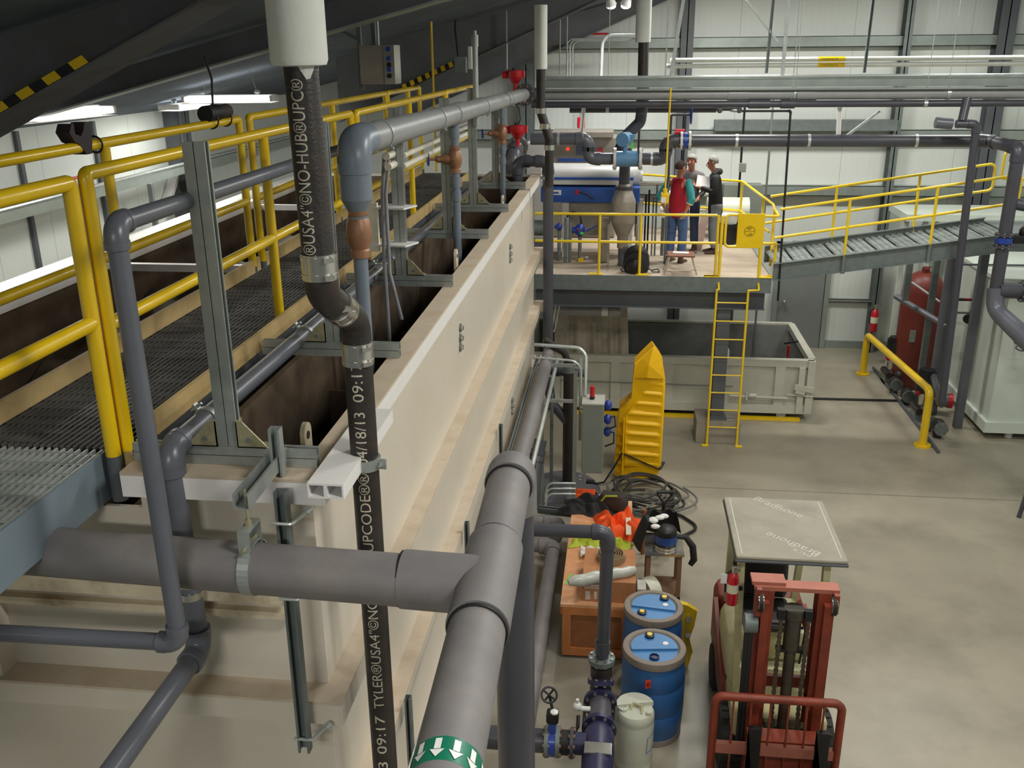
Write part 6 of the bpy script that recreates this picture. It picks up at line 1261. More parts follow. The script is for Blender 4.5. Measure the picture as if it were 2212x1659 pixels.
# ================================================================ far right corner
extinguisher('red fire extinguisher with white top near the back wall beside the dark red tank', V((4.98, 18.6, .72)), 1.35)
t = thing('pressure_tank', 'tall dark red pressure tank under the ramp', 'tank', (5.45, 17.6, 0)); g = G(); g.lathe([(.34, .08), (.36, .14), (.36, 1.8), (.34, 1.95), (.27, 2.08), (.15, 2.16), (.05, 2.18)], (5.48, 17.5, 0), (0, 0, 1), 30); obj('vessel', g, M['redtank'], t)
g = G(); g.lathe([(.3, 0), (.3, .08)], (5.48, 17.5, 0), (0, 0, 1), 24); obj('skirt', g, M['redtank'], t); g = G(); g.cyl((5.48, 17.5, 2.17), (5.48, 17.5, 2.24), .07); g.tube([(5.40, 17.4, 2.2), (5.40, 17.4, 2.28), (5.56, 17.4, 2.28), (5.56, 17.4, 2.2)], .015, 6); obj('top_fitting', g, M['redtank'], t); obj('label', G().box((5.3, 17.16, 1.05), (.1, .02, .22)), M['panel'], t)
t = thing('guard_rail', 'thick yellow pipe guard rail on the floor in front of the pumps', 'guard rail', (4.8, 16, 0))
ga, gb = V((4.74, 18.05, 0)), V((4.86, 14.5, 0)); g = G(); g.tube(fillet([ga, V((ga.x, ga.y, .80)), V((gb.x, gb.y, .94)), gb], .14, 7), .062, 16); obj('rail', g, M['yellow'], t)
for q in (ga, gb): g = G(); g.cyl(q, q + V((0, 0, .03)), .13, n=22); obj('foot_flange', g, M['yellow'], t)
for k, y in enumerate((17.6, 15.7)):
    t = thing('booster_pump', ['rear black vertical pump behind the yellow guard rail', 'front black vertical pump behind the yellow guard rail'][k], 'pump', (5.2, y, 0)); x = 5.15 + .02 * k
    g = G(); g.box((x, y, .12), (.3, .3, .24)); obj('base', g, M['galvd'], t); g = G(); g.cyl((x, y, .24), (x, y, .5), .08); obj('stage', g, M['stain'], t); g = G(); g.cyl((x, y, .5), (x, y, .86), .15); g.cyl((x, y, .86), (x, y, .9), .12); obj('motor', g, M['black'], t)
    g = G(); g.cyl((x - .1, y - .2, .2), (x - .1, y + .2, .2), .06); g.cyl((x + .05, y - .35, .25), (x + .05, y + .35, .25), .05); g.ball((x + .05, y - .3, .25), .09, 12); obj('manifold', g, M['iron'], t)
    g = G(); g.cyl((x + .16, y - .03, .62), (x + .2, y - .03, .62), .05, n=14); obj('gauge', g, M['stain'], t); g = G(); g.cyl((x - .12, y - .1, .5), (x - .12, y - .06, .5), .04); obj('red_cap', g, M['red'], t)
for k, (y, x) in enumerate(((17.0, 5.05), (16.4, 5.1), (15.2, 5.12), (14.9, 5.2))):
    t = thing('check_valve', ['rearmost grey cast valve on the floor behind the guard rail', 'second grey cast valve on the floor behind the guard rail', 'third grey cast valve on the floor behind the guard rail', 'foremost grey cast valve on the floor behind the guard rail'][k], 'valve', (x, y, 0)); g = G(); g.ball((x, y, .2), (.11, .13, .12), 12); g.cyl((x, y, 0), (x, y, .12), .07); obj('body', g, M['iron'], t); flange(t, (x, y - .15, .2), (0, 1, 0), .11, .04, M['galvd'], 6)
tag(obj('drip_edge', G().bx(5.0, 5.04, 14.2, 18.4, 0, .05), M['steel']), 'low dark kerb on the floor below the booster pumps', 'kerb')
t = thing('grey_riser', 'thick grey plastic riser with a red capped tee in front of the red tank', 'pipe', (5.62, 15.9, 0)); obj('riser', G().cyl((5.42, 16.0, .0), (5.42, 16.0, 3.1), .1, n=20), M['pvc'], t); obj('tee', G().cyl((5.2, 16.05, .26), (5.66, 15.95, .26), .12, n=20), M['pvc'], t); obj('red_cap', G().cyl((5.66, 15.95, .26), (5.73, 15.935, .26), .13, n=20), M['red'], t); obj('red_cap', G().cyl((5.58, 16.1, .38), (5.58, 16.1, .56), .07, n=16), M['red'], t)
t = thing('thin_black_riser', 'thin black riser pipe crossing in front of the ramp at right', 'pipe', (5.0, 14.1, 1)); run(t, [at(2065, 268, y=14.1), at(2110, 268, y=14.1), V((4.92, 14.1, .85)), V((5.3, 15.88, .8))], .055, M['pvcdk'], 1.3, 1.1); g = G(); a = at(2040, 268, y=14.1); g.cyl(a - V((.12, 0, -.02)), a + V((.1, 0, 0)), .075, n=16); obj('capped_end', g, M['pvc'], t); g = G(); a = at(2078, 262, y=14.1); g.tube([a, a + V((.06, .1, .3))], .06, 14); obj('riser_stub', g, M['pvcdk'], t)
a, b = at(1935, 640, y=16.9), at(2045, 705, y=15.9); tag(obj('diagonal_pipe', G().cyl(a, b, .05, n=16), M['pvc']), 'grey pipe slanting down across the front of the dark red tank', 'pipe')
a, b = at(1970, 610, y=17.05), at(2030, 652, y=16.6); tag(obj('diagonal_pipe', G().cyl(a, b, .02, n=12), M['pvclt']), 'thin pale pipe slanting across the top of the dark red tank', 'pipe')
t = thing('square_posts', 'pale grey square posts under the ramp in front of the dark red tank', 'frame', (5.6, 16.6, 0))
for px in (2020, 1962): a = at(px, 600, y=16.4); obj('post', G().bx(a.x - .05, a.x + .05, 16.38, 16.46, 0 if px > 2000 else 1.9, 2.9), M['galvd'], t)
for k, (z, px) in enumerate(((2.12, 2060), (1.05, 2050))): a = at(px, 571 if k == 0 else 675, y=16.2); tag(obj('slotted_bar', G().cyl(a, a + V((1.2, -.0, 0)), .018, n=8), M['steel']), ['upper dark horizontal bar running right behind the thick pipe', 'lower dark horizontal bar running right behind the thick pipe'][k], 'bar')
t = thing('sampling_valve', 'small black tap with red handle between the two dark bars', 'valve', at(2100, 648, y=16.1)); p = at(2080, 647, y=16.1); g = G(); g.cyl(p - V((.1, 0, 0)), p + V((.2, 0, 0)), .025); g.cyl(p + V((.18, 0, 0)), p + V((.16, 0, -.22)), .02); g.cyl(p + V((.14, 0, -.34)), p + V((.14, .05, -.34)), .08); obj('body', g, M['black'], t); obj('handle', G().box(p + V((.08, -.03, .02)), (.12, .02, .02)), M['red'], t)
t = thing('blue_valve', 'black wafer valve with a blue band on the thick right hand pipe', 'valve', (5.33, 13.85, 3.5)); obj('body', G().cyl((5.33, 13.85, 3.40), (5.33, 13.85, 3.48), .12, n=22), M['valveb'], t); g = G(); g.box((5.55, 13.85, 3.46), (.3, .14, .12), bev=.02); g.ball((5.6, 13.85, 3.56), .09, 10); obj('gear', g, M['black'], t)
for z in (3.36, 3.52): flange(t, (5.33, 13.85, z), (0, 0, 1), .13, .03, M['pvcdk'])
t = thing('suction_header', 'very thick dark grey pipe bending toward the camera at the right edge', 'pipe', (5.5, 13.4, 2.4))
g = G(); P = fillet([(5.33, 13.85, 2.75), (5.34, 13.8, 2.45), (5.72, 12.8, 2.05), (6.6, 11.2, 1.6)], .25, 6); obj('pipe', G().tube(P, [.12] * 8 + [.15] * (len(P) - 8), 22), M['pvc'], t); obj('side_tee', G().cyl((5.36, 13.82, 2.72), (5.75, 13.82, 2.72), .11, n=20), M['pvcdk'], t); flange(t, (5.68, 13.82, 2.72), (1, 0, 0), .16, .04, M['pvcdk'])
for k in (10, 12): obj('seam', G().cyl(lerp(P[-2], P[-1], .1 * (k - 9)), lerp(P[-2], P[-1], .1 * (k - 9) + .02), .155, n=22), M['pvcdk'], t)
tag(obj('branch_right', G().cyl((5.36, 13.9, 3.95), (6.6, 13.7, 3.75), .08, n=18), M['pvcdk']), 'dark grey branch pipe leaving the thick riser toward the right edge', 'pipe')
t = thing('skid_container', 'large pale green white steel container on a skid at the right edge', 'container', (7.2, 16, 0))
cx0 = 5.96; cyf = 14.92
obj('side_wall', G().bx(cx0, 8.3, cyf, 18.9, .30, 2.5), M['skid'], t); g = G(); g.bx(cx0 - .06, 8.35, cyf - .06, 18.95, .12, .3); obj('skid_base', g, M['skid'], t); obj('roof', G().bx(cx0 - .06, 8.35, cyf - .06, 18.95, 2.5, 2.56), M['skid'], t)
for y in (16.0, 17.2): obj('panel_rib', G().bx(cx0 - .02, cx0 - .001, y, y + .05, .3, 2.5), M['skid'], t)
for x in (6.35, 8.1): obj('foot', G().cyl((x, cyf + .1, 0), (x, cyf + .1, .12), .06, n=14), M['skid'], t)
for x in (6.35, 8.1): obj('foot', G().cyl((x, 18.7, 0), (x, 18.7, .12), .06, n=14), M['skid'], t)
# white awning tank behind the ramp
t = thing('open_tray', 'white open tray structure on legs behind the ramp at right', 'tray', (5.6, 17.8, 3)); a = at(1940, 452, y=18.2); b = at(2180, 468, y=18.2); obj('tray', G().bx(a.x, b.x + .6, 17.6, 18.8, a.z - .12, a.z), M['skid'], t)
for px in (1958, 2000): q = at(px, 480, y=18); obj('leg', G().bx(q.x - .04, q.x + .04, 17.96, 18.04, 0 , a.z - .12), M['skid'], t)
for k in range(3): q = at(2010 + 26 * k, 466, y=17.7); obj('brace', G().bar(q, q + V((-.25, 0, -.4)), .04), M['galv'], t)
p = at(2202, 1070, y=12.2); t = thing('floor_cart', 'dark grey machine part just showing at the right edge on the floor', 'cart', (p.x + .3, 12.2, 0)); obj('body', G().box((p.x + .45, 12.2, .42), (.6, .5, .5), bev=.05), M['pvc'], t); g = G(); g.tube([(p.x + .0, 12.1, .0), (p.x + .06, 12.1, .5), (p.x + .14, 12.1, .72), (p.x + .3, 12.1, .74)], .03, 8); obj('frame', g, M['pvcdk'], t)
for dx in (.2, .6): obj('foot', G().box((p.x + dx, 12.1, .085), (.1, .3, .17)), M['black'], t)
p = at(2202, 752, y=14.6); t = thing('edge_handwheel', 'small handwheel at the right edge against the pale container', 'valve', p); g = G(); g.tube([p + V((math.cos(a) * .1 + .05, math.sin(a) * .05, math.sin(a) * .03)) for a in [2 * PI * i / 20 for i in range(20)]], .012, 6, closed=True); g.cyl(p + V((.05, 0, 0)), p + V((.05, .32, 0)), .015); obj('wheel', g, M['steel'], t)
# ================================================================ items left of the mezzanine and above the walkway
p = at(812, 140, y=9.0); t = thing('control_box', 'grey stainless control box with blue buttons hanging from the roof beam', 'control box', p)
g = G(); bw = .36; q0 = at(775, 98, y=9.0); q1 = at(832, 182, y=9.0); obj('case', G().hexa([V(a) for a in ((q0.x, 9.0, q1.z), (q1.x, 9.0, q1.z), (q1.x, 9.25, q1.z), (q0.x, 9.25, q1.z), (q0.x, 9.0, q0.z), (q1.x, 9.0, q0.z), (q1.x, 9.25, q0.z), (q0.x, 9.25, q0.z))]), M['stainless'], t, smooth=False)
s1 = V((q1.x + .001, 8.99, 0)); s2 = V((q1.x + .11, 9.2, 0)); fp = obj('front_panel', G().hexa([V(a) for a in ((q1.x + .001, 8.99, q1.z), (q1.x + .1, 8.99, q1.z), (q1.x + .1, 9.24, q1.z), (q1.x + .001, 9.24, q1.z), (q1.x + .001, 8.99, q0.z), (q1.x + .1, 8.99, q0.z), (q1.x + .1, 9.24, q0.z), (q1.x + .001, 9.24, q0.z))]), M['stain'], t, smooth=False)
for k, z in enumerate((.9, .66, .5, .38, .22)): zz = q1.z + (q0.z - q1.z) * z; g = G(); g.cyl((q1.x + .05, 8.97, zz), (q1.x + .05, 8.99, zz), .022, n=12); obj('button', g, M['black'] if k in (2, 4) else M['valveb'], fp)
g = G(); g.bar((q0.x - .02, 9.1, q1.z - .05), (q0.x - .02, 9.1, roof(q0.x) - .03), .04); g.bar((q0.x + .12, 9.1, q0.z), (q0.x + .12, 9.1, roof(q0.x) - .02), .04); g.bar((q0.x - .02, 9.1, q0.z + .05), (q0.x - .25, 9.1, roof(q0.x - .25) - .03), .03); obj('support_arms', g, M['galvd'], t); g = G(); g.cyl((q0.x + .17, 9.05, q0.z), (q0.x + .17, 9.05, roof(q0.x) - .03), .015); obj('conduit', g, M['galv'], t)
p = at(995, 140, y=12.6); t = thing('junction_box', 'small grey junction box on the roof beam beside the tallest strut stand', 'box', p); obj('box', G().box(p, (.16, .1, .2), bev=.01), M['galvd'], t); g = G(); g.tube([p + V((-.03, 0, .1)), p + V((-.06, 0, .45)), V((p.x - .05, 12.6, roof(p.x) - .02))], .012, 6); obj('cable', g, M['black'], t)
p = at(1016, 125, y=11.4); tag(obj('white_tube_light', G().box(p, (.05, .05, .25), bev=.01), M['plastic']), 'small white vertical fitting beside the tallest strut stand', 'fitting')
# cable tray, red line and brace on the left wall
t = thing('wall_tray', 'galvanised tray with a thin red line running along the left wall', 'tray', (-6.5, 12, 4.45)); g = G()
for x in (-6.65, -6.4): g.bx(x - .004, x + .004, 5, 19.5, 4.36, 4.47)
g.bx(-6.65, -6.4, 5, 19.5, 4.36, 4.37); obj('tray', g, M['girt'], t); obj('red_line', G().cyl((-6.55, 5, 4.62), (-6.55, 19.5, 4.62), .018, n=8), M['red'], t); obj('bright_line', G().cyl((-6.4, 5, 4.50), (-6.4, 19.5, 4.50), .02, n=8), M['galvw'], t)
for y in (8.6, 12.2): obj('post', G().bx(-6.4, -6.34, y, y + .06, 0, 4.36), M['galvd'], t)
a, b = at(400, 310, x=-6.82), at(318, 565, x=-6.82); tag(obj('white_brace', G().bar(a, b, .14, .06), M['white']), 'white diagonal brace seen between the yellow rails before the left wall', 'brace')
a = V((-5.6, 5.5, 3.95)); tag(obj('white_wall_pipe', G().cyl(a, a + V((0, 12, 0)), .11, n=18), M['wrap']), 'white insulated pipe along the left wall beyond the far basin rim', 'pipe')

p = at(402, 405, x=-1.78); tag(obj('pipe_stub', G().cyl(p, p + V((0, .12, .0)), .03, n=14), M['black']), 'short black capped pipe end beside the nearest strut upright', 'cap')
# ================================================================ people and their things
def skin_obj(name, chains, mt, parent, lv=2, root=0):
    """connected joint chains with a radius per joint grown into one smooth surface"""
    vs, es, rs, idx = [], [], [], {}
    for ch in chains:
        prev = None
        for nm, p, r in ch:
            if nm in idx: k = idx[nm]
            else:
                k = len(vs); vs.append(tuple(p)); rs.append(r if hasattr(r, '__len__') else (r, r))
                if nm: idx[nm] = k
            if prev is not None: es.append((prev, k))
            prev = k
    me = bpy.data.meshes.new(name); me.from_pydata(vs, es, []); o = bpy.data.objects.new(name, me); C.objects.link(o); W[o] = V((0, 0, 0)); o.parent = parent; o.location = -W[parent]
    me.materials.append(mt); md = o.modifiers.new('skin', 'SKIN'); md.use_smooth_shade = True; md.branch_smoothing = .6
    for i, d in enumerate(me.skin_vertices[0].data): d.radius = rs[i]; d.use_root = (i == root); d.use_loose = False
    s = o.modifiers.new('sub', 'SUBSURF'); s.levels = lv; s.render_levels = lv
    return o
def person(lab, at_, rz, cfg, sc=.92):
    """built facing +Y in its own space, 1.75 m tall"""
    t = thing('person', lab, 'person', at_, local=True, rz=rz, group=None); t.scale = (sc,) * 3
    lean = cfg.get('lean', 0.); J = {}
    def L(x, y, z): return V((x, y + lean * max(0, z - .95), z))
    pel = L(0, 0, .95); che = L(0, -.01, 1.28); nk = L(0, 0, 1.47); hd = L(0, .03, 1.62)
    body = [[('pel', pel, (.15, .11)), ('wst', L(0, 0, 1.10), (.145, .115)), ('che', che, (.165, .12)), ('sho', L(0, -.01, 1.40), (.12, .085)), ('nk', nk, .058), ('nk2', L(0, .015, 1.53), .056)]]
    leg_ch, arm_ch, arms = [], [], []
    for s in (-1, 1):
        kn = V((s * .11, .03, .50)); an = V((s * .12, -.01, .10)); body.append([('pel', pel, 0), (f'h{s}', V((s * .10, 0, .88)), .095), (f'k{s}', kn, .06), (f'a{s}', an, .045)])
        leg_ch.append([('p', pel, (.135, .105)), (f'h{s}', V((s * .10, 0, .86)), .112), (f'k{s}', kn, .085), (f'a{s}', V((s * .12, -.01, .09)), .082)])
        el, wr = cfg['arm'][0 if s < 0 else 1]; shp = L(s * .19, -.01, 1.40); el, wr = L(*el), L(*wr)
        body.append([('sho', None, 0), (f's{s}', shp, .062), (f'e{s}', el, .042), (f'w{s}', wr, .03)])
        arm_ch.append([('c', L(0, -.01, 1.38), (.125, .1)), (f's{s}', shp, .076), (f'e{s}', el, .058), (f'w{s}', lerp(el, wr, .93), .045)]); arms.append((s, shp, el, wr))
        # hand: palm and five fingers continuing from the wrist
        d = (wr - el).normalized(); sd = V((0, 0, 1)).cross(d) if abs(d.z) < .9 else V((1, 0, 0)) * s; sd = sd.normalized(); nr = d.cross(sd).normalized(); cur = cfg.get('curl', .5)
        body.append([(f'w{s}', wr, 0), (f'pm{s}', wr + d * .055, (.036, .022))])
        for k in range(4):
            b = wr + d * .085 + sd * (k - 1.5) * .02; ln = (.034, .04, .037, .028)[k]; d2 = (d + nr * cur * .6).normalized(); d3 = (d + nr * cur * 1.7).normalized()
            body.append([(f'pm{s}', None, 0), (f'f{s}{k}', b, .0095), (f'g{s}{k}', b + d2 * ln, .009), (f'i{s}{k}', b + d2 * ln + d3 * ln * .8, .008)])
        th = wr + d * .035 + sd * .034; body.append([(f'pm{s}', None, 0), (f't{s}', th, .011), (f'u{s}', th + (d + sd * .7).normalized() * .035, .0095)])
    # head joined to the neck
    f = cfg.get('face', V((0, 1, 0))); body[0] += [('jaw', hd + f * .03 - V((0, 0, .045)), (.068, .066)), ('hd', hd + V((0, 0, .03)), (.08, .088)), ('top', hd + V((0, 0, .095)), (.062, .07))]
    bd = skin_obj('body', body, M['skin'], t)
    # face features
    sdv = V((0, 0, 1)).cross(f).normalized()
    fc = hd + f * .085
    g = G(); g.tube([fc + V((0, 0, .04)), fc + f * .022 + V((0, 0, -.004)), fc + f * .004 + V((0, 0, -.016))], [.008, .014, .008], 8); obj('nose', g, M['skin'], bd)
    for s in (-1, 1): obj('eye', G().ball(fc + sdv * s * .03 + V((0, 0, .035)) - f * .004, .011, 8), M['jacket'], bd)
    g = G(); g.ball(fc + V((0, 0, -.045)) - f * .004, (.022, .012, .006), 8); obj('mouth', g, mat('lips', (150, 86, 76), .5), bd)
    for s in (-1, 1): g = G(); g.ball(hd + sdv * s * .085 + V((0, 0, .02)), (.014, .024, .034), 10); obj('ear', g, M['skin'], bd)
    # hair or cap
    g = G(); c = hd + V((0, 0, .045)) - f * .012
    def hf(u, v):
        a = 2 * PI * u; th = v * PI * .62; dr = V((math.cos(a) * math.sin(th), math.sin(a) * math.sin(th), math.cos(th))); fr = max(0, dr.dot(f)); cut = max(0, (th - PI * .36)) * fr * 1.3
        p = c + V((dr.x * .094, dr.y * .104, dr.z * .105)); p.z += cut * .07; return p - f * cut * .03
    g.surf(hf, 26, 10, True); hr = obj('hair' if not cfg.get('cap') else 'cap', g, cfg['hair'], t)
    if cfg.get('cap'):
        g = G(); q = hd + f * .1 + V((0, 0, .075)); g.add([q - sdv * .06 - f * .02, q + sdv * .06 - f * .02, q + sdv * .05 + f * .06 - V((0, 0, .02)), q - sdv * .05 + f * .06 - V((0, 0, .02)), q - sdv * .06 - f * .02 + V((0, 0, .012)), q + sdv * .06 - f * .02 + V((0, 0, .012)), q + sdv * .05 + f * .06 - V((0, 0, .01)), q - sdv * .05 + f * .06 - V((0, 0, .01))], [(3, 2, 1, 0), (4, 5, 6, 7), (0, 1, 5, 4), (1, 2, 6, 5), (2, 3, 7, 6), (3, 0, 4, 7)]); obj('cap_peak', g, cfg['hair'], hr)
    # clothes
    skin_obj('trousers', leg_ch, cfg['legs'], t)
    tor = [[('b', L(0, 0, cfg.get('hem', .9)), (.19, .15)), ('w', L(0, 0, 1.1), (.17, .14)), ('x', che, (.19, .145)), ('c', L(0, -.01, 1.39), cfg.get('cw', (.14, .105))), ('n', L(0, 0, 1.47), .075)]]
    if cfg.get('sleeve'): tor = tor + [[('c', None, 0), (f'v{s}', L(s * .17, -.01, 1.385), .115)] for s in (-1, 1)]
    top = skin_obj('torso_garment', tor if cfg.get('sleeve') else tor + [[('c', None, 0)] + a[1:] for a in arm_ch], cfg['top'], t)
    if cfg.get('sleeve'):
        for s, shp, el, wr in arms:
            g = G(); e = lerp(el, wr, cfg['slen']); g.tube([lerp(shp, V((0, 0, 1.4)), .1), shp, lerp(shp, el, .6), el, e], [.07, .074, .072, .068, .064], 14); sl = obj('shirt_sleeve', g, cfg['sleeve'], t)
            dd = (e - el).normalized(); g = G(); g.cyl(e - dd * .012, e + dd * .012, .064, n=14); obj('cuff', g, M['silver'], sl)
    if cfg.get('hood'):
        g = G(); g.tube([L(-.11, .03, 1.44), L(-.085, -.05, 1.48), L(0, -.09, 1.48), L(.085, -.05, 1.48), L(.11, .03, 1.44)], [.04, .055, .062, .055, .04], 12); obj('hood', g, cfg['top'], t)
    for s in (-1, 1):
        g = G(); x = s * .12; g.lathe([(.05, 0), (.055, .02), (.05, .07), (.045, .1)], (x, -.02, .0), (0, 0, 1), 14); g.surf(lambda u, v: V((x + math.cos(PI * u) * .047 * (1 - .25 * v), -.04 + v * .21, .002 + math.sin(PI * u) * (.085 - .05 * v))), 10, 8); g.add([V((x - .047, -.06, 0)), V((x + .047, -.06, 0)), V((x + .036, .17, 0)), V((x - .036, .17, 0)), V((x - .047, -.06, .02)), V((x + .047, -.06, .02)), V((x + .036, .17, .02)), V((x - .036, .17, .02))], [(3, 2, 1, 0), (4, 5, 6, 7), (0, 1, 5, 4), (1, 2, 6, 5), (2, 3, 7, 6), (3, 0, 4, 7)]); obj('shoe', g, M['shoe'], t)
    return t
ft = lambda px, py: at(px, py, z=PZ)
p1 = ft(1458, 566); 
person('person in a red vest with teal sleeves and a cap, hands at the hips', (p1.x, p1.y, PZ), -.55, dict(arm=(((-.31, -.1, 1.14), (-.22, -.05, .93)), ((.31, -.1, 1.14), (.21, -.1, .92))), top=M['vest'], sleeve=M['teal'], slen=.28, legs=M['denim'], hair=M['hairb'], cap=True, face=V((.5, .85, 0)).normalized(), hem=.76, lean=.02, cw=(.215, .12)))
p2 = ft(1487, 545)
person('person in a grey sweatshirt standing behind the red vested one', (p2.x, p2.y + .25, PZ), 2.5 + .25, dict(arm=(((-.27, .0, 1.12), (-.2, .14, 1.0)), ((.27, .0, 1.12), (.2, .14, 1.0))), top=M['greytop'], legs=M['denimd'], hair=M['hairg'], face=V((0, 1, 0)), hem=.9))
p3 = ft(1540, 546)
P3 = person('person in a black hooded jacket reading a sheet of white paper', (p3.x, p3.y, PZ), 1.62, dict(arm=(((-.26, .05, 1.14), (-.1, .3, 1.22)), ((.26, .05, 1.14), (.1, .3, 1.24))), top=M['jacket'], legs=M['palejean'], hair=M['hairg'], face=V((0, .95, -.25)).normalized(), hood=True, hem=.62, lean=.12, curl=.9))
c = at(1519, 392, y=p3.y); t = thing('paper_sheets', 'white paper sheets held by the man in the black jacket', 'paper', c); obj('sheets', G().box(c + V((0, -.06, 0)), (.23, .2, .02), rz=.1, rx=1.1, ry=.2), M['paper'], t)
# chair with papers
t = thing('chair', 'low brown seat with bent chrome legs at the mezzanine edge', 'chair', (1.0, 14.6, PZ)); sx, sy = at(1470, 560, y=14.62).x, 14.62; sh = at(1470, 549, y=14.62).z - PZ
obj('seat', G().box((sx, sy, PZ + sh), (.42, .36, .035), bev=.015), mat('brown_seat', (132, 86, 66), .5, var=.08), t)
for s in (-1, 1):
    for q in (-1, 1): obj('leg', G().tube([(sx + s * .17, sy + q * .13, PZ + sh), (sx + s * .2, sy + q * .15, PZ + sh * .5), (sx + s * .25, sy + q * .17, PZ + .0)], .012, 8), M['stain'], t)
g = G(); g.tube([(sx + .2, sy + .17, PZ + sh), (sx + .25, sy, PZ + sh + .03), (sx + .2, sy - .17, PZ + sh)], .01, 8); obj('side_bar', g, M['stain'], t)
tag(obj('folded_paper', G().box((sx - .0, sy, PZ + sh + .0245), (.24, .1, .012), rz=-.1), M['paper']), 'folded white paper lying on the brown chair seat', 'paper')
# backpack
a = at(1374, 592, z=PZ); bx_c, by_c = a.x + .0, a.y + .16
t = thing('backpack', 'black backpack slumped on the mezzanine deck behind the guardrail', 'backpack', (bx_c, by_c, PZ))
g = G(); g.lathe([(.17, 0), (.2, .04), (.205, .15), (.19, .27), (.15, .36), (.08, .41), (.02, .425)], (bx_c, by_c, PZ), (0, 0, 1), 24); 
for i, vv in enumerate(g.v): g.v[i] = (vv[0], by_c + (vv[1] - by_c) * .62, vv[2])
obj('main_bag', g, M['rubber'], t); g = G(); g.lathe([(.12, 0), (.14, .03), (.14, .16), (.1, .22), (.03, .24)], (bx_c - .02, by_c - .06, PZ), (0, 0, 1), 20); obj('front_pocket', g, M['black'], t)
g = G(); g.tube([(bx_c + .16, by_c - .05, PZ + .1), (bx_c + .26, by_c - .08, PZ + .02), (bx_c + .36, by_c - .06, PZ + .02), (bx_c + .34, by_c, PZ + .05), (bx_c + .24, by_c, PZ + .03)], .018, 8, flat=.5); g.tube([(bx_c - .17, by_c - .05, PZ + .12), (bx_c - .24, by_c - .07, PZ + .05), (bx_c - .2, by_c - .1, PZ + .02)], .016, 8, flat=.5); obj('strap', g, M['rubber'], t)
g = G(); g.tube([(bx_c - .1, by_c - .128, PZ + .19), (bx_c - .04, by_c - .145, PZ + .2), (bx_c + .02, by_c - .14, PZ + .23)], .005, 5); obj('zip', g, M['redtank'], t)
# buckets and board
p = at(1578, 528, z=PZ)
def bucket(lab, x, y, z, r, h, mt): 
    t = thing('bucket', lab, 'bucket', (x, y, z)); g = G(); g.lathe([(r * .88, 0), (r, h), (r * .95, h), (r * .85, .02)], (x, y, z), (0, 0, 1), 24); obj('pail', g, mt, t); g = G(); g.lathe([(r * 1.02, h * .86), (r * 1.06, h * .87), (r * 1.06, h * .9), (r * 1.02, h * .91)], (x, y, z), (0, 0, 1), 24); obj('rim_band', g, mt, t); return t
bucket('black bucket behind the yellow gate on the mezzanine', p.x - .05, p.y + .1, PZ, .18, .36, M['black']); tb = bucket('white bucket stacked inside the black bucket behind the gate', p.x - .05, p.y + .1, PZ + .361, .165, .17, M['plastic'])
bucket('second white bucket left of the stacked one behind the gate', p.x - .2, p.y + .5, PZ, .15, .5, M['plastic'])
a = at(1512, 540, z=PZ); tag(obj('leaning_board', G().bar((a.x - .05, a.y, PZ), (a.x + .1, a.y + .45, PZ + .55), .14, .03, up=(0, -1, .5)), mat('grey_brown_board', (124, 98, 84), .7, var=.1)), 'grey brown board leaning behind the chair on the mezzanine', 'board')
a = at(1585, 470, y=17.6); t = thing('white_drum', 'white horizontal drum behind the man in black', 'drum', (a.x, 17.6, PZ)); g = G(); g.cyl((a.x - .5, 17.6, 3.25), (a.x + .25, 17.6, 3.25), .22); obj('barrel', g, M['natural'], t); obj('cradle', G().box((a.x - .1, 17.6, PZ + .16), (.6, .3, .32)), M['steel'], t)
for k, (z, x0) in enumerate(((3.45, .7), (3.15, .7))): tag(obj('white_hose_pipe', G().cyl((x0, 18.2, z), (x0 + 1.1, 18.2, z), .05, n=14), M['wrap']), ['upper white pipe behind the three people', 'lower white pipe behind the three people'][k], 'pipe')
t = thing('back_cabinet', 'grey cabinet with slots behind the sloping yellow rail', 'cabinet', (2.1, 18.2, PZ)); obj('case', G().box((2.2, 18.2, PZ + .45), (.7, .4, .9)), M['panel'], t)
for k in range(3): obj('slot', G().bx(2.0, 2.3, 17.985, 17.999, PZ + .4 + .12 * k, PZ + .44 + .12 * k), M['black'], t)
# ================================================================ lamps
def lamp(p, l=1.25, w=.36, rz=0., lab=None, power=70, wire=.5, fixture=True, grp=None):
    p = V(p); t = thing('high_bay_lamp', lab, 'lamp', p, local=True, rz=rz, group=grp)
    g = G(); g.box((0, 0, .045), (l, w * .22, .04), bev=.015)
    for sx in (-1, 1): g.box((sx * (l / 2 - .02), 0, .02), (.04, w, .07), bev=.012)
    obj('housing', g, M['white'], t)
    g = G()
    for i in range(4): y = (i - 1.5) * w / 3.6; g.cyl((-l / 2 + .04, y, 0.015), (l / 2 - .04, y, 0.015), .03, n=12)
    obj('tubes', g, M['glow'], t)
    g = G()
    n = 12
    for i in range(n + 1): x = -l / 2 + l * i / n; g.bx(x - .004, x + .004, -w / 2, w / 2, -.035, -.028)
    for i in range(4): y = (i - 1.5) * w / 3; g.bx(-l / 2, l / 2, y - .004, y + .004, -.035, -.028)
    obj('wire_guard', g, M['white'], t)
    g = G()
    for s in (-1, 1):
        g.ball((s * l * .3, 0, .09), .04, 8); g.cyl((s * l * .3, 0, .08), (s * l * .12, 0, .08 + wire), .004, n=5)
    obj('hanger', g, M['galvd'], t)
    if power:
        ld = bpy.data.lights.new('lamp_light', 'AREA'); ld.shape = 'RECTANGLE'; ld.size = l; ld.size_y = w; ld.energy = power; ld.color = (1, .99, .93)
        lo = bpy.data.objects.new('lamp_light', ld); C.objects.link(lo); lo.parent = t; lo.location = (0, 0, -.06); W[lo] = V((0, 0, 0))
    return t
PW = 165
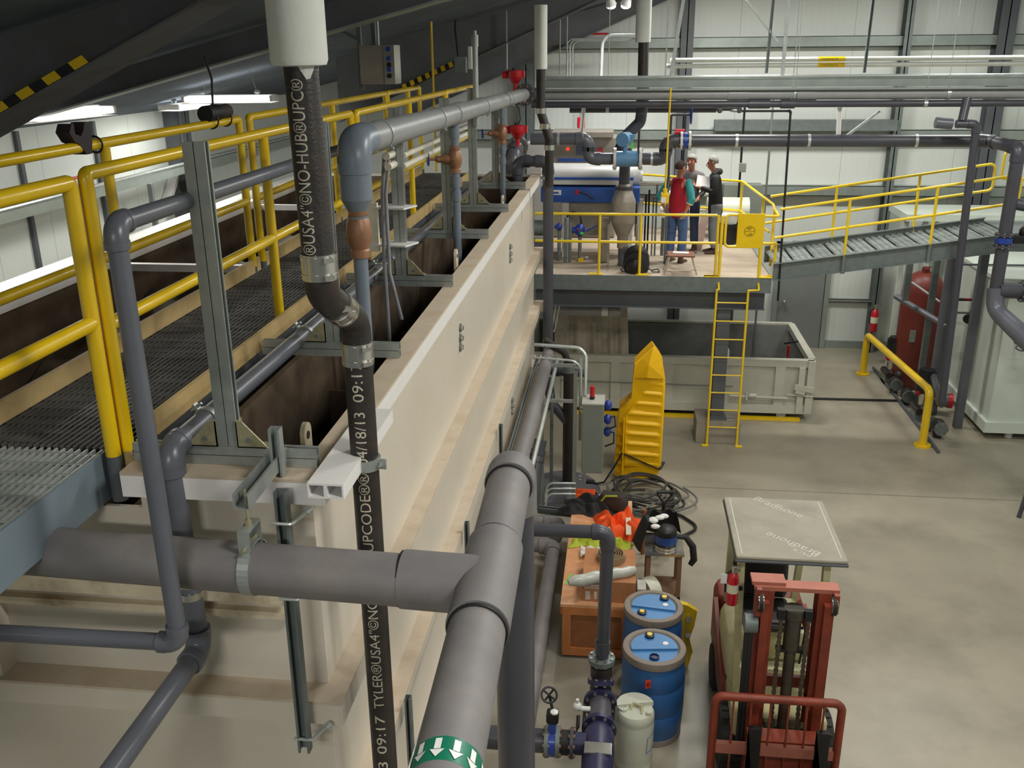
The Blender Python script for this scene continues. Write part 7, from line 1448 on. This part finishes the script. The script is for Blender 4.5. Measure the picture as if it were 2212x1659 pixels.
lamp(at(108, 250, x=-5.0), 1.3, .42, 1.45, 'bright caged fluorescent lamp nearest the left edge under the striped beam', PW * .6)
lamp(at(499, 216, y=11.5), 1.1, .36, .12, 'bright fluorescent lamp hung on two wires above the far yellow rail', PW * .6, .72)
lamp(at(400, 231, x=-6.0), .9, .3, 1.5, 'small distant fluorescent lamp beside the rolled black bundle', PW * .3)
q = at(1336, 9, y=17.2); t = thing('twin_lamp', 'twin bright spot lamp at the top centre under the roof', 'lamp', q)
for s in (-1, 1):
    g = G(); g.lathe([(.03, .1), (.07, .08), (.095, -.02), (.085, -.03)], q + V((s * .125, 0, 0)), (s * .3, -.2, 1), 18); g.m = 1; g.ball(q + V((s * .125, -.0, -.03)), (.085, .085, .05), 12); obj('lamp_head', g, [M['white'], M['glow']], t)
obj('bracket', G().bar(q + V((-.12, 0, .09)), q + V((.12, 0, .09)), .03), M['steel'], t); obj('stem', G().cyl(q + V((0, 0, .09)), V((q.x, q.y, roof(q.x) - .06)), .012, n=8), M['steel'], t)
ld = bpy.data.lights.new('lamp_light', 'SPOT'); ld.energy = 450; ld.spot_size = 2.6; ld.spot_blend = .6; ld.shadow_soft_size = .12; lo = bpy.data.objects.new('lamp_light', ld); C.objects.link(lo); lo.parent = t; lo.location = (0, -.06, -.1); W[lo] = V((0, 0, 0))
k = 0
for x in (1.9, 5.6):
    for y in (1.8, 6.4, 11.2, 16.2):
        k += 1
        lamp((x, y, roof(x) - .16), 1.3, .42, 0, 'high bay lamp over the floor, %s row, %s along the hall' % ('left' if x < 3 else 'right', ('first', 'second', 'third', 'fourth')[int((k - 1) % 4)]), PW * (1.5 if x < 3 else 1.0) * (1.5 if y > 15 else 1), .12)
lamp((-1.2, -1.6, 6.45), 1.3, .42, 0, 'added unseen fill lamp behind the camera, brightening the foreground', PW * 1.7, .12)  # unseen lamp added to brighten the near strut and foreground from the camera side
w = bpy.data.worlds.new('world'); bpy.context.scene.world = w; w.use_nodes = True
w.node_tree.nodes['Background'].inputs['Color'].default_value = (.9, 1, .97, 1); w.node_tree.nodes['Background'].inputs['Strength'].default_value = .22
sc = bpy.context.scene
sc.view_settings.view_transform = 'Standard'; sc.view_settings.look = 'None'; sc.view_settings.gamma = 1; sc.view_settings.use_curve_mapping = False
sc.view_settings.exposure = -.95
